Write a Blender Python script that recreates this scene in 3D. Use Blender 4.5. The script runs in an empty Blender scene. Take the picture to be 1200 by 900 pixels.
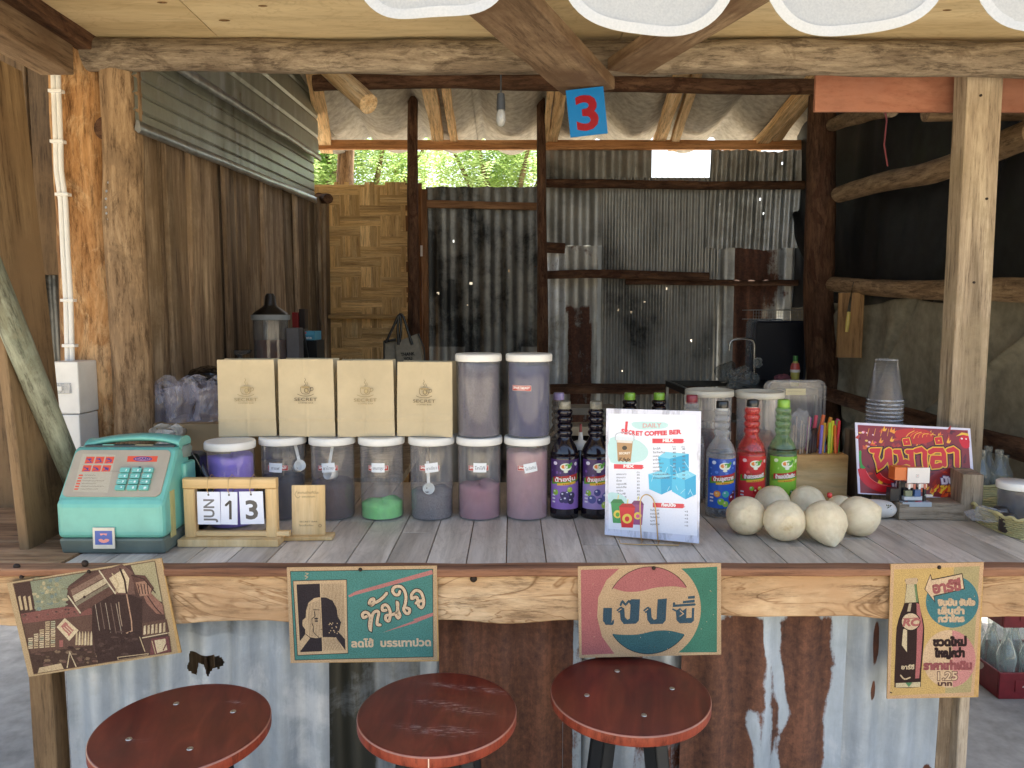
import bpy, bmesh, math, random
from mathutils import Vector, Matrix, noise
random.seed(7)
R = math.radians
S = bpy.context.scene
COL = S.collection

# ------------------------------------------------------------------ camera, light, exposure
PITCH = R(5.2); EYE = Vector((0, 0, 1.475)); F = 867.0
cam = bpy.data.objects.new('camera', bpy.data.cameras.new('camera')); COL.objects.link(cam)
cam.location = EYE; cam.rotation_euler = (R(90) - PITCH, 0, 0)
cam.data.sensor_width = 36; cam.data.lens = 36 * F / 1200; cam.data.clip_start = 0.02; cam.data.clip_end = 2000
S.camera = cam
SUN_EL, SUN_AZ = R(64), R(28)          # azimuth from +Y towards +X
w = bpy.data.worlds.new('World'); S.world = w; w.use_nodes = True
nt = w.node_tree; bg = nt.nodes['Background']
sk = nt.nodes.new('ShaderNodeTexSky'); sk.sky_type = 'NISHITA'; sk.sun_disc = False
sk.sun_elevation = SUN_EL; sk.sun_rotation = SUN_AZ; sk.air_density = 1.2; sk.dust_density = 5.0; sk.ozone_density = 1.0
nt.links.new(sk.outputs[0], bg.inputs[0]); bg.inputs[1].default_value = 0.15
sl = bpy.data.lights.new('sun', 'SUN'); sl.energy = 4.5; sl.angle = R(0.5); sl.color = (1, .94, .84)
so = bpy.data.objects.new('sun', sl); COL.objects.link(so); so.location = (2, 4, 8)
sd = Vector((math.sin(SUN_AZ) * math.cos(SUN_EL), math.cos(SUN_AZ) * math.cos(SUN_EL), math.sin(SUN_EL)))
so.rotation_euler = sd.to_track_quat('Z', 'Y').to_euler()
S.view_settings.view_transform = 'Standard'; S.view_settings.look = 'None'
S.view_settings.exposure = 1.75; S.view_settings.gamma = 1
S.render.engine = 'CYCLES'
S.cycles.use_denoising = True
S.cycles.max_bounces = 8; S.cycles.diffuse_bounces = 4; S.cycles.glossy_bounces = 3
S.cycles.transparent_max_bounces = 16; S.cycles.transmission_bounces = 6
S.cycles.caustics_reflective = False; S.cycles.caustics_refractive = False
S.cycles.sample_clamp_indirect = 8

# ------------------------------------------------------------------ helpers
def ray(px, py):
    x = (px - 600) / F; y = -(py - 450) / F
    return Vector((x, math.cos(PITCH) + y * math.sin(PITCH), y * math.cos(PITCH) - math.sin(PITCH)))
def P(px, py, Y=None, Z=None, X=None):
    """point of the photograph on a plane of given depth, height or side"""
    d = ray(px, py)
    t = Y / d.y if Y is not None else (Z - EYE.z) / d.z if Z is not None else X / d.x
    return EYE + d * t
def lin(h):
    h = h.lstrip('#'); v = [int(h[i:i + 2], 16) / 255 for i in (0, 2, 4)]
    return tuple(x / 12.92 if x <= .04045 else ((x + .055) / 1.055) ** 2.4 for x in v) + (1.0,)
def tag(o, label=None, cat=None, group=None, kind=None):
    if label: o['label'] = label
    if cat: o['category'] = cat
    if group: o['group'] = group
    if kind: o['kind'] = kind
    return o
def thing(name, label, cat, loc=(0, 0, 0), rot=(0, 0, 0), group=None):
    o = bpy.data.objects.new(name, None); COL.objects.link(o); o.empty_display_size = .05
    o.location = loc; o.rotation_euler = rot
    return tag(o, label, cat, group)
def W(o):
    m = o.matrix_basis.copy()
    return W(o.parent) @ m if o.parent else m
def link(name, me, mat, parent=None, M=None, world=False):
    """mesh object under parent; M is local to the parent unless world is set"""
    o = bpy.data.objects.new(name, me); COL.objects.link(o)
    if mat is not None and not me.materials:
        for m in (mat if isinstance(mat, (list, tuple)) else [mat]): me.materials.append(m)
    M = M or Matrix()
    if parent:
        o.parent = parent
        if world: M = W(parent).inverted() @ M
    o.matrix_basis = M
    return o
T = Matrix.Translation
def RX(a): return Matrix.Rotation(a, 4, 'X')
def RY(a): return Matrix.Rotation(a, 4, 'Y')
def RZ(a): return Matrix.Rotation(a, 4, 'Z')
def SC(x, y, z): return Matrix.Diagonal((x, y, z, 1))
class MB:
    def __init__(s): s.v = []; s.f = []; s.sm = []; s.mi = []
    def add(s, vs, fs, M=None, smooth=False, mi=0):
        b = len(s.v)
        s.v += [tuple((M @ Vector(v)) if M else v) for v in vs]
        s.f += [tuple(b + i for i in f) for f in fs]; s.sm += [smooth] * len(fs); s.mi += [mi] * len(fs)
        return s
    def box(s, x0, y0, z0, x1, y1, z1, M=None, mi=0):
        vs = [(x, y, z) for z in (z0, z1) for y in (y0, y1) for x in (x0, x1)]
        return s.add(vs, [(0, 2, 3, 1), (4, 5, 7, 6), (0, 1, 5, 4), (2, 6, 7, 3), (0, 4, 6, 2), (1, 3, 7, 5)], M, False, mi)
    def loft(s, rings, cap=True, smooth=True, closed=True, M=None, mi=0):
        n = len(rings[0]); vs = [p for r in rings for p in r]; fs = []
        for i in range(len(rings) - 1):
            for j in range(n if closed else n - 1):
                k = (j + 1) % n
                fs.append((i * n + j, i * n + k, (i + 1) * n + k, (i + 1) * n + j))
        s.add(vs, fs, M, smooth, mi)
        if cap:
            s.add(rings[0], [tuple(range(n))[::-1]], M, False, mi); s.add(rings[-1], [tuple(range(n))], M, False, mi)
        return s
    def lathe(s, prof, seg=32, M=None, cap=True, smooth=True, mi=0):
        rings = [[(r * math.cos(2 * math.pi * j / seg), r * math.sin(2 * math.pi * j / seg), z) for j in range(seg)] for r, z in prof]
        return s.loft(rings, cap, smooth, True, M, mi)
    def tube(s, pts, r, seg=8, M=None, cap=True, mi=0, closed=False):
        pts = [Vector(p) for p in pts]; rings = []; n = len(pts); last = None
        for i, p in enumerate(pts):
            a = pts[(i - 1) % n] if closed else pts[max(i - 1, 0)]
            b = pts[(i + 1) % n] if closed else pts[min(i + 1, n - 1)]
            d = (b - a).normalized()
            if last is None: u = d.orthogonal().normalized()
            else: u = (last - d * last.dot(d)).normalized()
            last = u; v = d.cross(u); rr = r[i] if isinstance(r, (list, tuple)) else r
            rings.append([p + (u * math.cos(t) + v * math.sin(t)) * rr for t in [2 * math.pi * j / seg for j in range(seg)]])
        if closed: rings.append(rings[0]); cap = False
        return s.loft(rings, cap, True, True, M, mi)
    def prism(s, poly, d, M=None, mi=0, z0=0):
        """poly in XY extruded along Z"""
        n = len(poly); vs = [(x, y, z0) for x, y in poly] + [(x, y, z0 + d) for x, y in poly]
        fs = [tuple(range(n))[::-1], tuple(range(n, 2 * n))] + [(i, (i + 1) % n, n + (i + 1) % n, n + i) for i in range(n)]
        return s.add(vs, fs, M, False, mi)
    def me(s, name, bevel=0, seg=2):
        m = bpy.data.meshes.new(name); m.from_pydata(s.v, [], s.f)
        m.polygons.foreach_set('use_smooth', s.sm); m.polygons.foreach_set('material_index', s.mi)
        if bevel:
            bm = bmesh.new(); bm.from_mesh(m); bmesh.ops.remove_doubles(bm, verts=bm.verts, dist=1e-5)
            es = [e for e in bm.edges if len(e.link_faces) == 2 and e.calc_face_angle(0) > .6]
            bmesh.ops.bevel(bm, geom=es, offset=bevel, segments=seg, affect='EDGES', profile=.6)
            bmesh.ops.recalc_face_normals(bm, faces=bm.faces)
            bm.to_mesh(m); bm.free()
        return m
    def ob(s, name, mat, parent=None, M=None, world=False, bevel=0, seg=2):
        return link(name, s.me(name, bevel, seg), mat, parent, M, world)
def nz(p, s=0): return noise.noise(Vector(p) + Vector((s * 17.3, s * 5.1, s * 9.7)))
def frame(A, B, wdir=(1, 0, 0)):
    A = Vector(A); B = Vector(B); z = (B - A).normalized(); x = Vector(wdir); x = x - z * x.dot(z); x = x.normalized() if x.length > .05 else Vector((0, 0, 1)) - z * z.z
    x = x.normalized(); y = z.cross(x)
    m = Matrix.Identity(4)
    for i in range(3): m[i][0] = x[i]; m[i][1] = y[i]; m[i][2] = z[i]; m[i][3] = A[i]
    return m, (B - A).length
sid = [0]
def log_mesh(L, r0, r1, amp=.1, bend=.01, seg=18, step=.05, knots=0, flat=1):
    sid[0] += 1; q = sid[0]; n = max(6, int(L / step)); rings = []
    kn = [(random.uniform(.1, .9) * L, random.uniform(0, 6.28), random.uniform(.15, .4)) for _ in range(knots)]
    for i in range(n + 1):
        z = L * i / n; t = i / n; r = r0 + (r1 - r0) * t
        cx = bend * nz((z * 1.6, 0, 0), q); cy = bend * nz((z * 1.6, 5, 0), q); ring = []
        for j in range(seg):
            a = 2 * math.pi * j / seg
            k = 1 + amp * nz((math.cos(a) * 1.1, math.sin(a) * 1.1, z * 5), q) + amp * .5 * nz((math.cos(a) * 3, math.sin(a) * 3, z * 9), q)
            for kz, ka, kh in kn:
                da = (a - ka + math.pi) % (2 * math.pi) - math.pi
                k += kh * math.exp(-((z - kz) / (r * 1.0)) ** 2 - (da / .6) ** 2)
            ring.append((cx + r * k * math.cos(a), cy + flat * r * k * math.sin(a), z))
        rings.append(ring)
    return MB().loft(rings)
def log(name, A, B, r0, r1, mat, parent=None, label=None, cat=None, **k):
    M, L = frame(A, B)
    grp = k.pop('group', None)
    o = log_mesh(L, r0, r1, **k).ob(name, mat, parent, M, True)
    return tag(o, label, cat, grp)
def plank_mesh(L, w, t, warp=.003, rough=.002, step=.12, ch=.0025, taper=0):
    """x width, y thickness, z length"""
    sid[0] += 1; q = sid[0]; n = max(2, int(L / step)); rings = []
    for i in range(n + 1):
        z = L * i / n; wx = w / 2 * (1 + taper * (i / n - .5)); ty = t / 2
        e1 = rough * nz((z * 7, 1, 0), q); e2 = rough * nz((z * 7, 9, 0), q); b = warp * nz((z * 1.3, 3, 0), q); bx = warp * nz((z * 1.3, 7, 0), q)
        x0 = -wx + e1 + bx; x1 = wx + e2 + bx
        rings.append([(x0 + ch, b - ty, z), (x1 - ch, b - ty, z), (x1, b - ty + ch, z), (x1, b + ty - ch, z), (x1 - ch, b + ty, z), (x0 + ch, b + ty, z), (x0, b + ty - ch, z), (x0, b - ty + ch, z)])
    return MB().loft(rings, smooth=False)
def plank(name, A, B, w, t, mat, parent=None, wdir=(1, 0, 0), label=None, cat=None, group=None, **k):
    M, L = frame(A, B, wdir)
    return tag(plank_mesh(L, w, t, **k).ob(name, mat, parent, M, True), label, cat, group)

# ------------------------------------------------------------------ materials
class NT:
    def __init__(s, name):
        s.m = bpy.data.materials.new(name); s.m.use_nodes = True; s.t = s.m.node_tree
        s.b = s.t.nodes['Principled BSDF']; s.out = s.t.nodes['Material Output']
    def n(s, ty, **k):
        x = s.t.nodes.new('ShaderNode' + ty)
        for a, v in k.items():
            if hasattr(x, a): setattr(x, a, v)
            else:
                i = x.inputs[a.replace('_', ' ')]
                if isinstance(v, bpy.types.NodeSocket): s.t.links.new(v, i)
                else: i.default_value = v
        return x
    def l(s, a, b): s.t.links.new(a, b)
    def ramp(s, fac, stops, interp='LINEAR'):
        r = s.n('ValToRGB'); r.color_ramp.interpolation = interp; e = r.color_ramp.elements
        while len(e) < len(stops): e.new(.5)
        for i, (p, c) in enumerate(stops): e[i].position = p; e[i].color = c if len(c) == 4 else (*c, 1)
        s.l(fac, r.inputs[0]); return r.outputs[0]
    def mix(s, f, a, b, mode='MIX'):
        x = s.n('MixRGB', blend_type=mode)
        for i, v in enumerate((f, a, b)):
            if isinstance(v, bpy.types.NodeSocket): s.l(v, x.inputs[i])
            else: x.inputs[i].default_value = v
        return x.outputs[0]
    def coords(s, scale=(1, 1, 1), rand=3.0, which='Object'):
        tc = s.n('TexCoord'); mp = s.n('Mapping'); mp.inputs['Scale'].default_value = scale
        s.l(tc.outputs[which], mp.inputs[0])
        if rand:
            oi = s.n('ObjectInfo'); mu = s.n('Math', operation='MULTIPLY'); s.l(oi.outputs['Random'], mu.inputs[0]); mu.inputs[1].default_value = rand * 10
            s.l(mu.outputs[0], mp.inputs['Location']); s.rnd = oi.outputs['Random']
        return mp.outputs[0]
    def noise(s, vec, scale, detail=4, rough=.6, dist=0):
        x = s.n('TexNoise'); s.l(vec, x.inputs['Vector']); x.inputs['Scale'].default_value = scale
        x.inputs['Detail'].default_value = detail; x.inputs['Roughness'].default_value = rough; x.inputs['Distortion'].default_value = dist
        return x.outputs[0]
    def bump(s, h, strength=.4, dist=.004):
        b = s.n('Bump'); b.inputs['Strength'].default_value = strength; b.inputs['Distance'].default_value = dist
        s.l(h, b.inputs['Height']); s.l(b.outputs[0], s.b.inputs['Normal'])
    def set(s, **k):
        for a, v in k.items():
            i = s.b.inputs[a.replace('_', ' ')]
            if isinstance(v, bpy.types.NodeSocket): s.l(v, i)
            else: i.default_value = v
        return s
def hx(*hs): return [lin(h) for h in hs]
def wood(name, cols, grain=14, stretch=12, rough=.75, bump=.5, vary=.35, figure=0, stain=None, spec=.3, lines=0, saw=.75):
    """timber whose fibres run along its own local Z"""
    m = NT(name); c = hx(*cols)
    v = m.coords((1, 1, 1 / stretch)); v2 = m.coords((1, 1, 1))
    a = m.noise(v, grain, 7, .68, .6 + figure); f = m.noise(v, grain * 6, 6, .8); big = m.noise(v2, 4, 6, .7)
    k = len(c) - 1
    col = m.ramp(a, [(.36 + .28 * i / k, c[i]) for i in range(k + 1)])
    col = m.mix(saw, col, m.ramp(f, [(.38, (.34, .30, .27)), (.47, (.86, .84, .82)), (.58, (1.12, 1.12, 1.12))]), 'MULTIPLY')
    if figure:
        wv = m.n('TexWave', bands_direction='X'); wv.inputs['Scale'].default_value = 3; wv.inputs['Distortion'].default_value = 16; wv.inputs['Detail'].default_value = 3; wv.inputs['Detail Scale'].default_value = 1.2
        m.l(m.coords((1, 1, .5)), wv.inputs[0])
        col = m.mix(figure * .35, col, m.ramp(wv.outputs[1], [(.0, (.25, .17, .1)), (.16, (1, 1, 1)), (1, (1, 1, 1))]), 'MULTIPLY')
    if lines:
        ln = m.noise(m.coords((1, 1, .28)), 9, 4, .55, 1.5)
        col = m.mix(lines, col, m.ramp(ln, [(.0, (1, 1, 1)), (.455, (1, 1, 1)), (.468, (.30, .19, .10)), (.485, (.95, .9, .85)), (.555, (1, 1, 1)), (.567, (.42, .28, .16)), (.58, (1, 1, 1))]), 'MULTIPLY')
        dk = m.noise(m.coords((1, 1, .4)), 5, 5, .6, .6); col = m.mix(lines * .6, col, m.ramp(dk, [(.45, (1, 1, 1)), (.7, (.62, .5, .40))]), 'MULTIPLY')
    if stain: col = m.mix(m.ramp(big, [(.48, (0, 0, 0)), (.66, (1, 1, 1))]), col, lin(stain))
    hsv = m.n('HueSaturation'); mm = m.n('MapRange'); m.l(m.rnd, mm.inputs[0]); mm.inputs[3].default_value = 1 - vary; mm.inputs[4].default_value = 1 + vary
    m.l(mm.outputs[0], hsv.inputs['Value']); m.l(col, hsv.inputs['Color'])
    m.set(Base_Color=hsv.outputs[0], Roughness=rough, Specular_IOR_Level=spec)
    m.bump(m.mix(.5, a, f), bump, .004)
    return m.m
def bark(name, cols, stain, rough=.85, bump=1, sc=1):
    m = NT(name); c = hx(*cols); v = m.coords((1, 1, .16)); v2 = m.coords((1, 1, .6))
    a = m.noise(v, 22 * sc, 8, .74, .8); b = m.noise(v2, 9 * sc, 8, .7, 1.2); f = m.noise(v, 70 * sc, 6, .82)
    k = len(c) - 1; col = m.ramp(a, [(.36 + .28 * i / k, c[i]) for i in range(k + 1)])
    col = m.mix(m.ramp(b, [(.52, (0, 0, 0)), (.6, (1, 1, 1))]), col, lin(stain))
    col = m.mix(.8, col, m.ramp(f, [(.39, (.30, .27, .25)), (.48, (.85, .83, .81)), (.6, (1.12, 1.12, 1.1))]), 'MULTIPLY')
    m.set(Base_Color=col, Roughness=rough, Specular_IOR_Level=.25); m.bump(m.mix(.45, a, b), bump, .008)
    return m.m
def plain(name, col, rough=.5, metal=0, spec=.5, var=.06, bump=0, nscale=25, coat=0):
    m = NT(name); v = m.coords((1, 1, 1)); a = m.noise(v, nscale, 4, .6); c = lin(col)
    lo = tuple(x * (1 - var * 2.2) for x in c[:3]); hi = tuple(min(1, x * (1 + var)) for x in c[:3])
    m.set(Base_Color=m.ramp(a, [(.3, lo), (.7, hi)]), Roughness=rough, Metallic=metal, Specular_IOR_Level=spec, Coat_Weight=coat)
    if bump: m.bump(a, bump, .002)
    return m.m
def sheetmetal(name, base, base2, rust='#4a2a1c', rust2='#7a3d1e', dark='#2a2c2c', metal=.55, rough=.42):
    """corrugated iron: vertex colour R = rust, G = dark stains plus painted shade, B = bright zinc, each broken up by noise"""
    m = NT(name); v = m.coords((1, 1, 1)); vs = m.coords((1, 1, .12)); at = m.n('Attribute', attribute_name='wear'); sp = m.n('SeparateColor'); m.l(at.outputs['Color'], sp.inputs[0])
    nb = m.noise(v, 9, 9, .72, .3); ns = m.noise(vs, 24, 8, .75); nf = m.noise(v, 60, 6, .75)
    col = m.ramp(m.mix(.5, nb, ns), [(.35, lin(base)), (.65, lin(base2))])
    def mask(ch, width=.1):
        ad = m.n('Math', operation='ADD'); m.l(sp.outputs[ch], ad.inputs[0])
        sb = m.n('Math', operation='SUBTRACT'); m.l(m.mix(.4, nb, ns), sb.inputs[0]); sb.inputs[1].default_value = .5
        ml = m.n('Math', operation='MULTIPLY'); m.l(sb.outputs[0], ml.inputs[0]); ml.inputs[1].default_value = 1.7; m.l(ml.outputs[0], ad.inputs[1])
        return m.ramp(ad.outputs[0], [(.5 - width / 2, (0, 0, 0)), (.5 + width / 2, (1, 1, 1))])
    md = mask(1, .5); mr = mask(0, .14); mb = mask(2, .3)
    col = m.mix(mb, col, lin('#c9ced2')); col = m.mix(md, col, lin(dark))
    rc = m.ramp(m.mix(.5, ns, nf), [(.38, lin(rust)), (.52, lin(rust2)), (.6, tuple(min(1, q * 1.5) for q in lin(rust2)[:3]))])
    col = m.mix(mr, col, rc)
    inv = m.n('Math', operation='SUBTRACT', use_clamp=True); inv.inputs[0].default_value = 1; m.l(mr, inv.inputs[1])
    mt = m.n('Math', operation='MULTIPLY'); m.l(inv.outputs[0], mt.inputs[0]); mt.inputs[1].default_value = metal
    rg = m.n('MapRange'); m.l(mr, rg.inputs[0]); rg.inputs[3].default_value = rough; rg.inputs[4].default_value = .85
    m.set(Base_Color=col, Metallic=mt.outputs[0], Roughness=rg.outputs[0]); m.bump(m.mix(.5, nb, nf), .25, .003)
    return m.m
def clear(name, tint, alpha, rough=.12, edge=.6, spec=.6, wear=0, shine=1.0):
    """thin clear plastic or glass: see-through in the middle, denser at grazing angles"""
    m = NT(name); m.set(Base_Color=lin(tint), Roughness=rough, Specular_IOR_Level=spec)
    tl = 1 - min(.9, alpha * 1.6); tr = m.n('BsdfTransparent'); tr.inputs[0].default_value = tuple(tl + (1 - tl) * min(1, x * 1.6) for x in lin(tint)[:3]) + (1,)
    lw = m.n('LayerWeight'); lw.inputs[0].default_value = .35
    mr = m.n('MapRange'); m.l(lw.outputs['Facing'], mr.inputs[0]); mr.inputs[4].default_value = edge
    hz = m.n('MapRange'); m.l(m.noise(m.coords((1, 1, .25), 2), 30, 6, .7), hz.inputs[0]); hz.inputs[1].default_value = .38; hz.inputs[2].default_value = .64; hz.inputs[3].default_value = alpha * .55; hz.inputs[4].default_value = alpha * 1.7; m.l(hz.outputs[0], mr.inputs[3])
    mx = m.n('MixShader'); m.l(mr.outputs[0], mx.inputs[0]); m.l(tr.outputs[0], mx.inputs[1]); m.l(m.b.outputs[0], mx.inputs[2])
    gl = m.n('BsdfGlossy'); gl.inputs['Roughness'].default_value = rough * .6; fr = m.n('Fresnel'); ge = m.n('NewGeometry'); io = m.n('MapRange'); m.l(ge.outputs['Backfacing'], io.inputs[0]); io.inputs[3].default_value = 1.5; io.inputs[4].default_value = 1 / 1.5; m.l(io.outputs[0], fr.inputs[0])   # thin wall: same reflection from inside
    fm = m.n('Math', operation='MULTIPLY'); m.l(fr.outputs[0], fm.inputs[0]); fm.inputs[1].default_value = shine
    m2 = m.n('MixShader'); m.l(fm.outputs[0], m2.inputs[0]); m.l(mx.outputs[0], m2.inputs[1]); m.l(gl.outputs[0], m2.inputs[2]); m.l(m2.outputs[0], m.out.inputs[0])
    if wear: m.bump(m.noise(m.coords((1, 1, 1)), 40, 4, .6), wear, .003)
    return m.m
def ink(name, rough=.7, spec=.3, grain=.12, scale=260, sat=1.0, val=1.0):
    m = NT(name); at = m.n('Attribute', attribute_name='Col'); v = m.coords((1, 1, 1), 0)
    a = m.noise(v, scale, 3, .7); b = m.noise(v, 14, 4, .6)
    c = m.mix(grain * 1.6, at.outputs['Color'], m.ramp(a, [(.3, (.55, .5, .45)), (.6, (1, 1, 1))]), 'MULTIPLY')
    c = m.mix(grain, c, m.ramp(b, [(.3, (.75, .72, .68)), (.7, (1, 1, 1))]), 'MULTIPLY')
    hs = m.n('HueSaturation'); hs.inputs['Saturation'].default_value = sat; hs.inputs['Value'].default_value = val; m.l(c, hs.inputs['Color'])
    m.set(Base_Color=hs.outputs[0], Roughness=rough, Specular_IOR_Level=spec); return m.m

INK_BOARD = ink('ink_on_fibreboard', .85, .15, .6, 420, .78, .9)
INK_PAPER = ink('ink_on_laminated_paper', .3, .5, .06)
INK_LABEL = ink('ink_on_bottle_label', .35, .5, .05)
INK_SOFT = ink('ink_on_wood_and_plastic', .6, .3, .15)

# ------------------------------------------------------------------ flat printing as thin layered shapes
_tc = {}
def text_polys(s):
    if s in _tc: return _tc[s]
    cu = bpy.data.curves.new('t', 'FONT'); cu.body = s; cu.size = 1; cu.resolution_u = 3
    o = bpy.data.objects.new('t', cu); COL.objects.link(o); out = []
    for fm in ('BOTH', 'NONE'):
        cu.fill_mode = fm; dg = bpy.context.evaluated_depsgraph_get(); dg.update()
        me = bpy.data.meshes.new_from_object(o.evaluated_get(dg))
        V = [(v.co.x, -v.co.y) for v in me.vertices]
        if fm == 'BOTH': out.append([[V[i] for i in p.vertices] for p in me.polygons])
        else:
            adj = {}
            for e in me.edges: a, b = e.vertices; adj.setdefault(a, []).append(b); adj.setdefault(b, []).append(a)
            seen = set(); loops = []
            for st in adj:
                if st in seen: continue
                lp = [st]; seen.add(st); cur = st
                while True:
                    nx = [k for k in adj[cur] if k not in seen]
                    if not nx: break
                    cur = nx[0]; seen.add(cur); lp.append(cur)
                loops.append([V[i] for i in lp])
            out.append(loops)
        bpy.data.meshes.remove(me)
    bpy.data.objects.remove(o); bpy.data.curves.remove(cu)
    xs = [p[0] for q in out[0] + out[1] for p in q] or [0]
    out += [min(xs), max(xs)]; _tc[s] = out
    return out
def smooth(pts, n=5, closed=False):
    out = []; m = len(pts)
    g = (lambda i: pts[i % m]) if closed else (lambda i: pts[min(max(i, 0), m - 1)])
    for i in range(m if closed else m - 1):
        p0, p1, p2, p3 = g(i - 1), g(i), g(i + 1), g(i + 2)
        for k in range(n):
            t = k / n
            out.append(tuple(.5 * ((2 * p1[a]) + (p2[a] - p0[a]) * t + (2 * p0[a] - 5 * p1[a] + 4 * p2[a] - p3[a]) * t * t + (3 * p1[a] - p0[a] - 3 * p2[a] + p3[a]) * t ** 3) for a in range(len(p1))))
    if not closed: out.append(tuple(pts[-1]))
    return out
class Print:
    STEP = 4e-5
    def __init__(s): s.sh = []
    def add(s, polys, col, jit=False):
        polys = [p for p in polys if len(p) > 2]
        if not polys: return s
        xs = [q[0] for p in polys for q in p]; ys = [q[1] for p in polys for q in p]
        bb = (min(xs), min(ys), max(xs), max(ys)); z = 1
        for _, _, b, zz, _ in s.sh:
            if b[0] < bb[2] and b[2] > bb[0] and b[1] < bb[3] and b[3] > bb[1]: z = max(z, zz + 1)
        s.sh.append((polys, lin(col) if isinstance(col, str) else col, bb, z, jit)); return s
    def rect(s, x0, y0, x1, y1, c): return s.add([[(x0, y0), (x1, y0), (x1, y1), (x0, y1)]], c)
    def poly(s, p, c, sm=0): return s.add([smooth(p, sm, True) if sm else p], c)
    def ell(s, cx, cy, rx, ry, c, n=28, a0=0, a1=360, rot=0):
        p = []
        for i in range(n + (a1 - a0 < 360)):
            a = R(a0 + (a1 - a0) * i / n); x, y = rx * math.cos(a), ry * math.sin(a)
            p.append((cx + x * math.cos(rot) - y * math.sin(rot), cy + x * math.sin(rot) + y * math.cos(rot)))
        return s.add([p], c)
    def stroke(s, pts, wd, c, closed=False, sm=0, caps=True):
        if sm: pts = smooth(pts, sm, closed)
        pts = [Vector(p[:2]) for p in pts]; q = [pts[0]]
        for p in pts[1:]:
            if (p - q[-1]).length > 1e-6: q.append(p)
        pts = q; n = len(pts)
        if n < 2: return s
        L = []; Rr = []
        for i in range(n):
            a = pts[i - 1] if (i or closed) else None; b = pts[(i + 1) % n] if (i < n - 1 or closed) else None
            d1 = (pts[i] - a).normalized() if a is not None else None; d2 = (b - pts[i]).normalized() if b is not None else None
            if d1 is None: d = d2
            elif d2 is None: d = d1
            else: d = d1 + d2; d = d.normalized() if d.length > .2 else d1
            k = 1 / max(.5, d.dot(d1 if d1 is not None else d)); nn = Vector((-d.y, d.x)) * wd / 2 * k
            L.append(pts[i] + nn); Rr.append(pts[i] - nn)
        po = [[L[i], L[(i + 1) % n], Rr[(i + 1) % n], Rr[i]] for i in range(n if closed else n - 1)]
        if caps and not closed:
            for e in (pts[0], pts[-1]): po.append([(e.x + wd / 2 * math.cos(t * .785), e.y + wd / 2 * math.sin(t * .785)) for t in range(8)])
        return s.add([[tuple(v) for v in p] for p in po], c, True)
    def text(s, t, x, y, h, c, w=None, fat=0, rot=0, shear=0, anchor='l', outline=None):
        """baseline at x, y; h is the height of capitals; w forces the width"""
        fill, loops, x0, x1 = text_polys(t); k = h / .70; kx = k if w is None else w / max(x1 - x0, 1e-3); tw = (x1 - x0) * kx
        ox = {'l': 0, 'c': -tw / 2, 'r': -tw}[anchor]
        def f(p):
            a = (p[0] - x0) * kx + ox - shear * p[1] * k; b = p[1] * k
            return (x + a * math.cos(rot) - b * math.sin(rot), y + a * math.sin(rot) + b * math.cos(rot))
        if outline:
            for lp in loops: s.stroke([f(p) for p in lp], outline[1], outline[0], True)
        s.add([[f(p) for p in q] for q in fill], c)
        if fat:
            for lp in loops: s.stroke([f(p) for p in lp], fat, c, True)
        return s
    def scribble(s, x, y, wd, h, c, n=None):
        """a line of writing too small to read"""
        pts = []; n = n or max(4, int(wd / h * 2.2))
        for i in range(n): pts.append((x + wd * i / (n - 1), y + random.uniform(-.5, .5) * h))
        return s.stroke(pts, h * .28, c, caps=False)
    def build(s, name, mat, parent, M=None, sc=.001, mapf=None, strip=None, world=False, label=None):
        mapf = mapf or (lambda x, y, o: (x, -o, -y))
        V = []; Fc = []; C = []
        for polys, c, bb, z, jit in s.sh:
            for k, p in enumerate(polys):
                off = z * s.STEP + (k % 5) * 6e-6 * (1 if jit else 0)
                for q in (clip_strips(p, strip) if strip else [p]):
                    b = len(V); V += [mapf(x * sc, y * sc, off) for x, y in q]; C += [c] * len(q); Fc.append(tuple(range(b, b + len(q))))
        me = bpy.data.meshes.new(name); me.from_pydata(V, [], Fc)
        at = me.color_attributes.new('Col', 'FLOAT_COLOR', 'POINT'); at.data.foreach_set('color', [x for c in C for x in c])
        o = link(name, me, mat, parent, M, world)
        return tag(o, label)
def clip_half(p, X, keep_right):
    out = []
    for i in range(len(p)):
        a, b = p[i - 1], p[i]; ia = (a[0] >= X) == keep_right or a[0] == X; ib = (b[0] >= X) == keep_right or b[0] == X
        if ia != ib: t = (X - a[0]) / (b[0] - a[0]); out.append((X, a[1] + t * (b[1] - a[1])))
        if ib: out.append(tuple(b))
    return out
def clip_strips(p, d):
    x0 = min(q[0] for q in p); x1 = max(q[0] for q in p); out = []; i = math.floor(x0 / d)
    while i * d < x1:
        q = clip_half(p, i * d, True); q = clip_half(q, (i + 1) * d, False) if q else q
        if len(q) > 2: out.append(q)
        i += 1
    return out
def quad_frame(tl, tr, bl):
    """matrix whose local x runs along the top edge, local z up, local -y towards the viewer; origin at the top left corner"""
    tl, tr, bl = Vector(tl), Vector(tr), Vector(bl); x = (tr - tl).normalized(); z = (tl - bl); z = (z - x * z.dot(x)).normalized(); y = z.cross(x)
    m = Matrix.Identity(4)
    for i in range(3): m[i][0] = x[i]; m[i][1] = y[i]; m[i][2] = z[i]; m[i][3] = tl[i]
    return m, (tr - tl).length, (tl - bl).length
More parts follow.
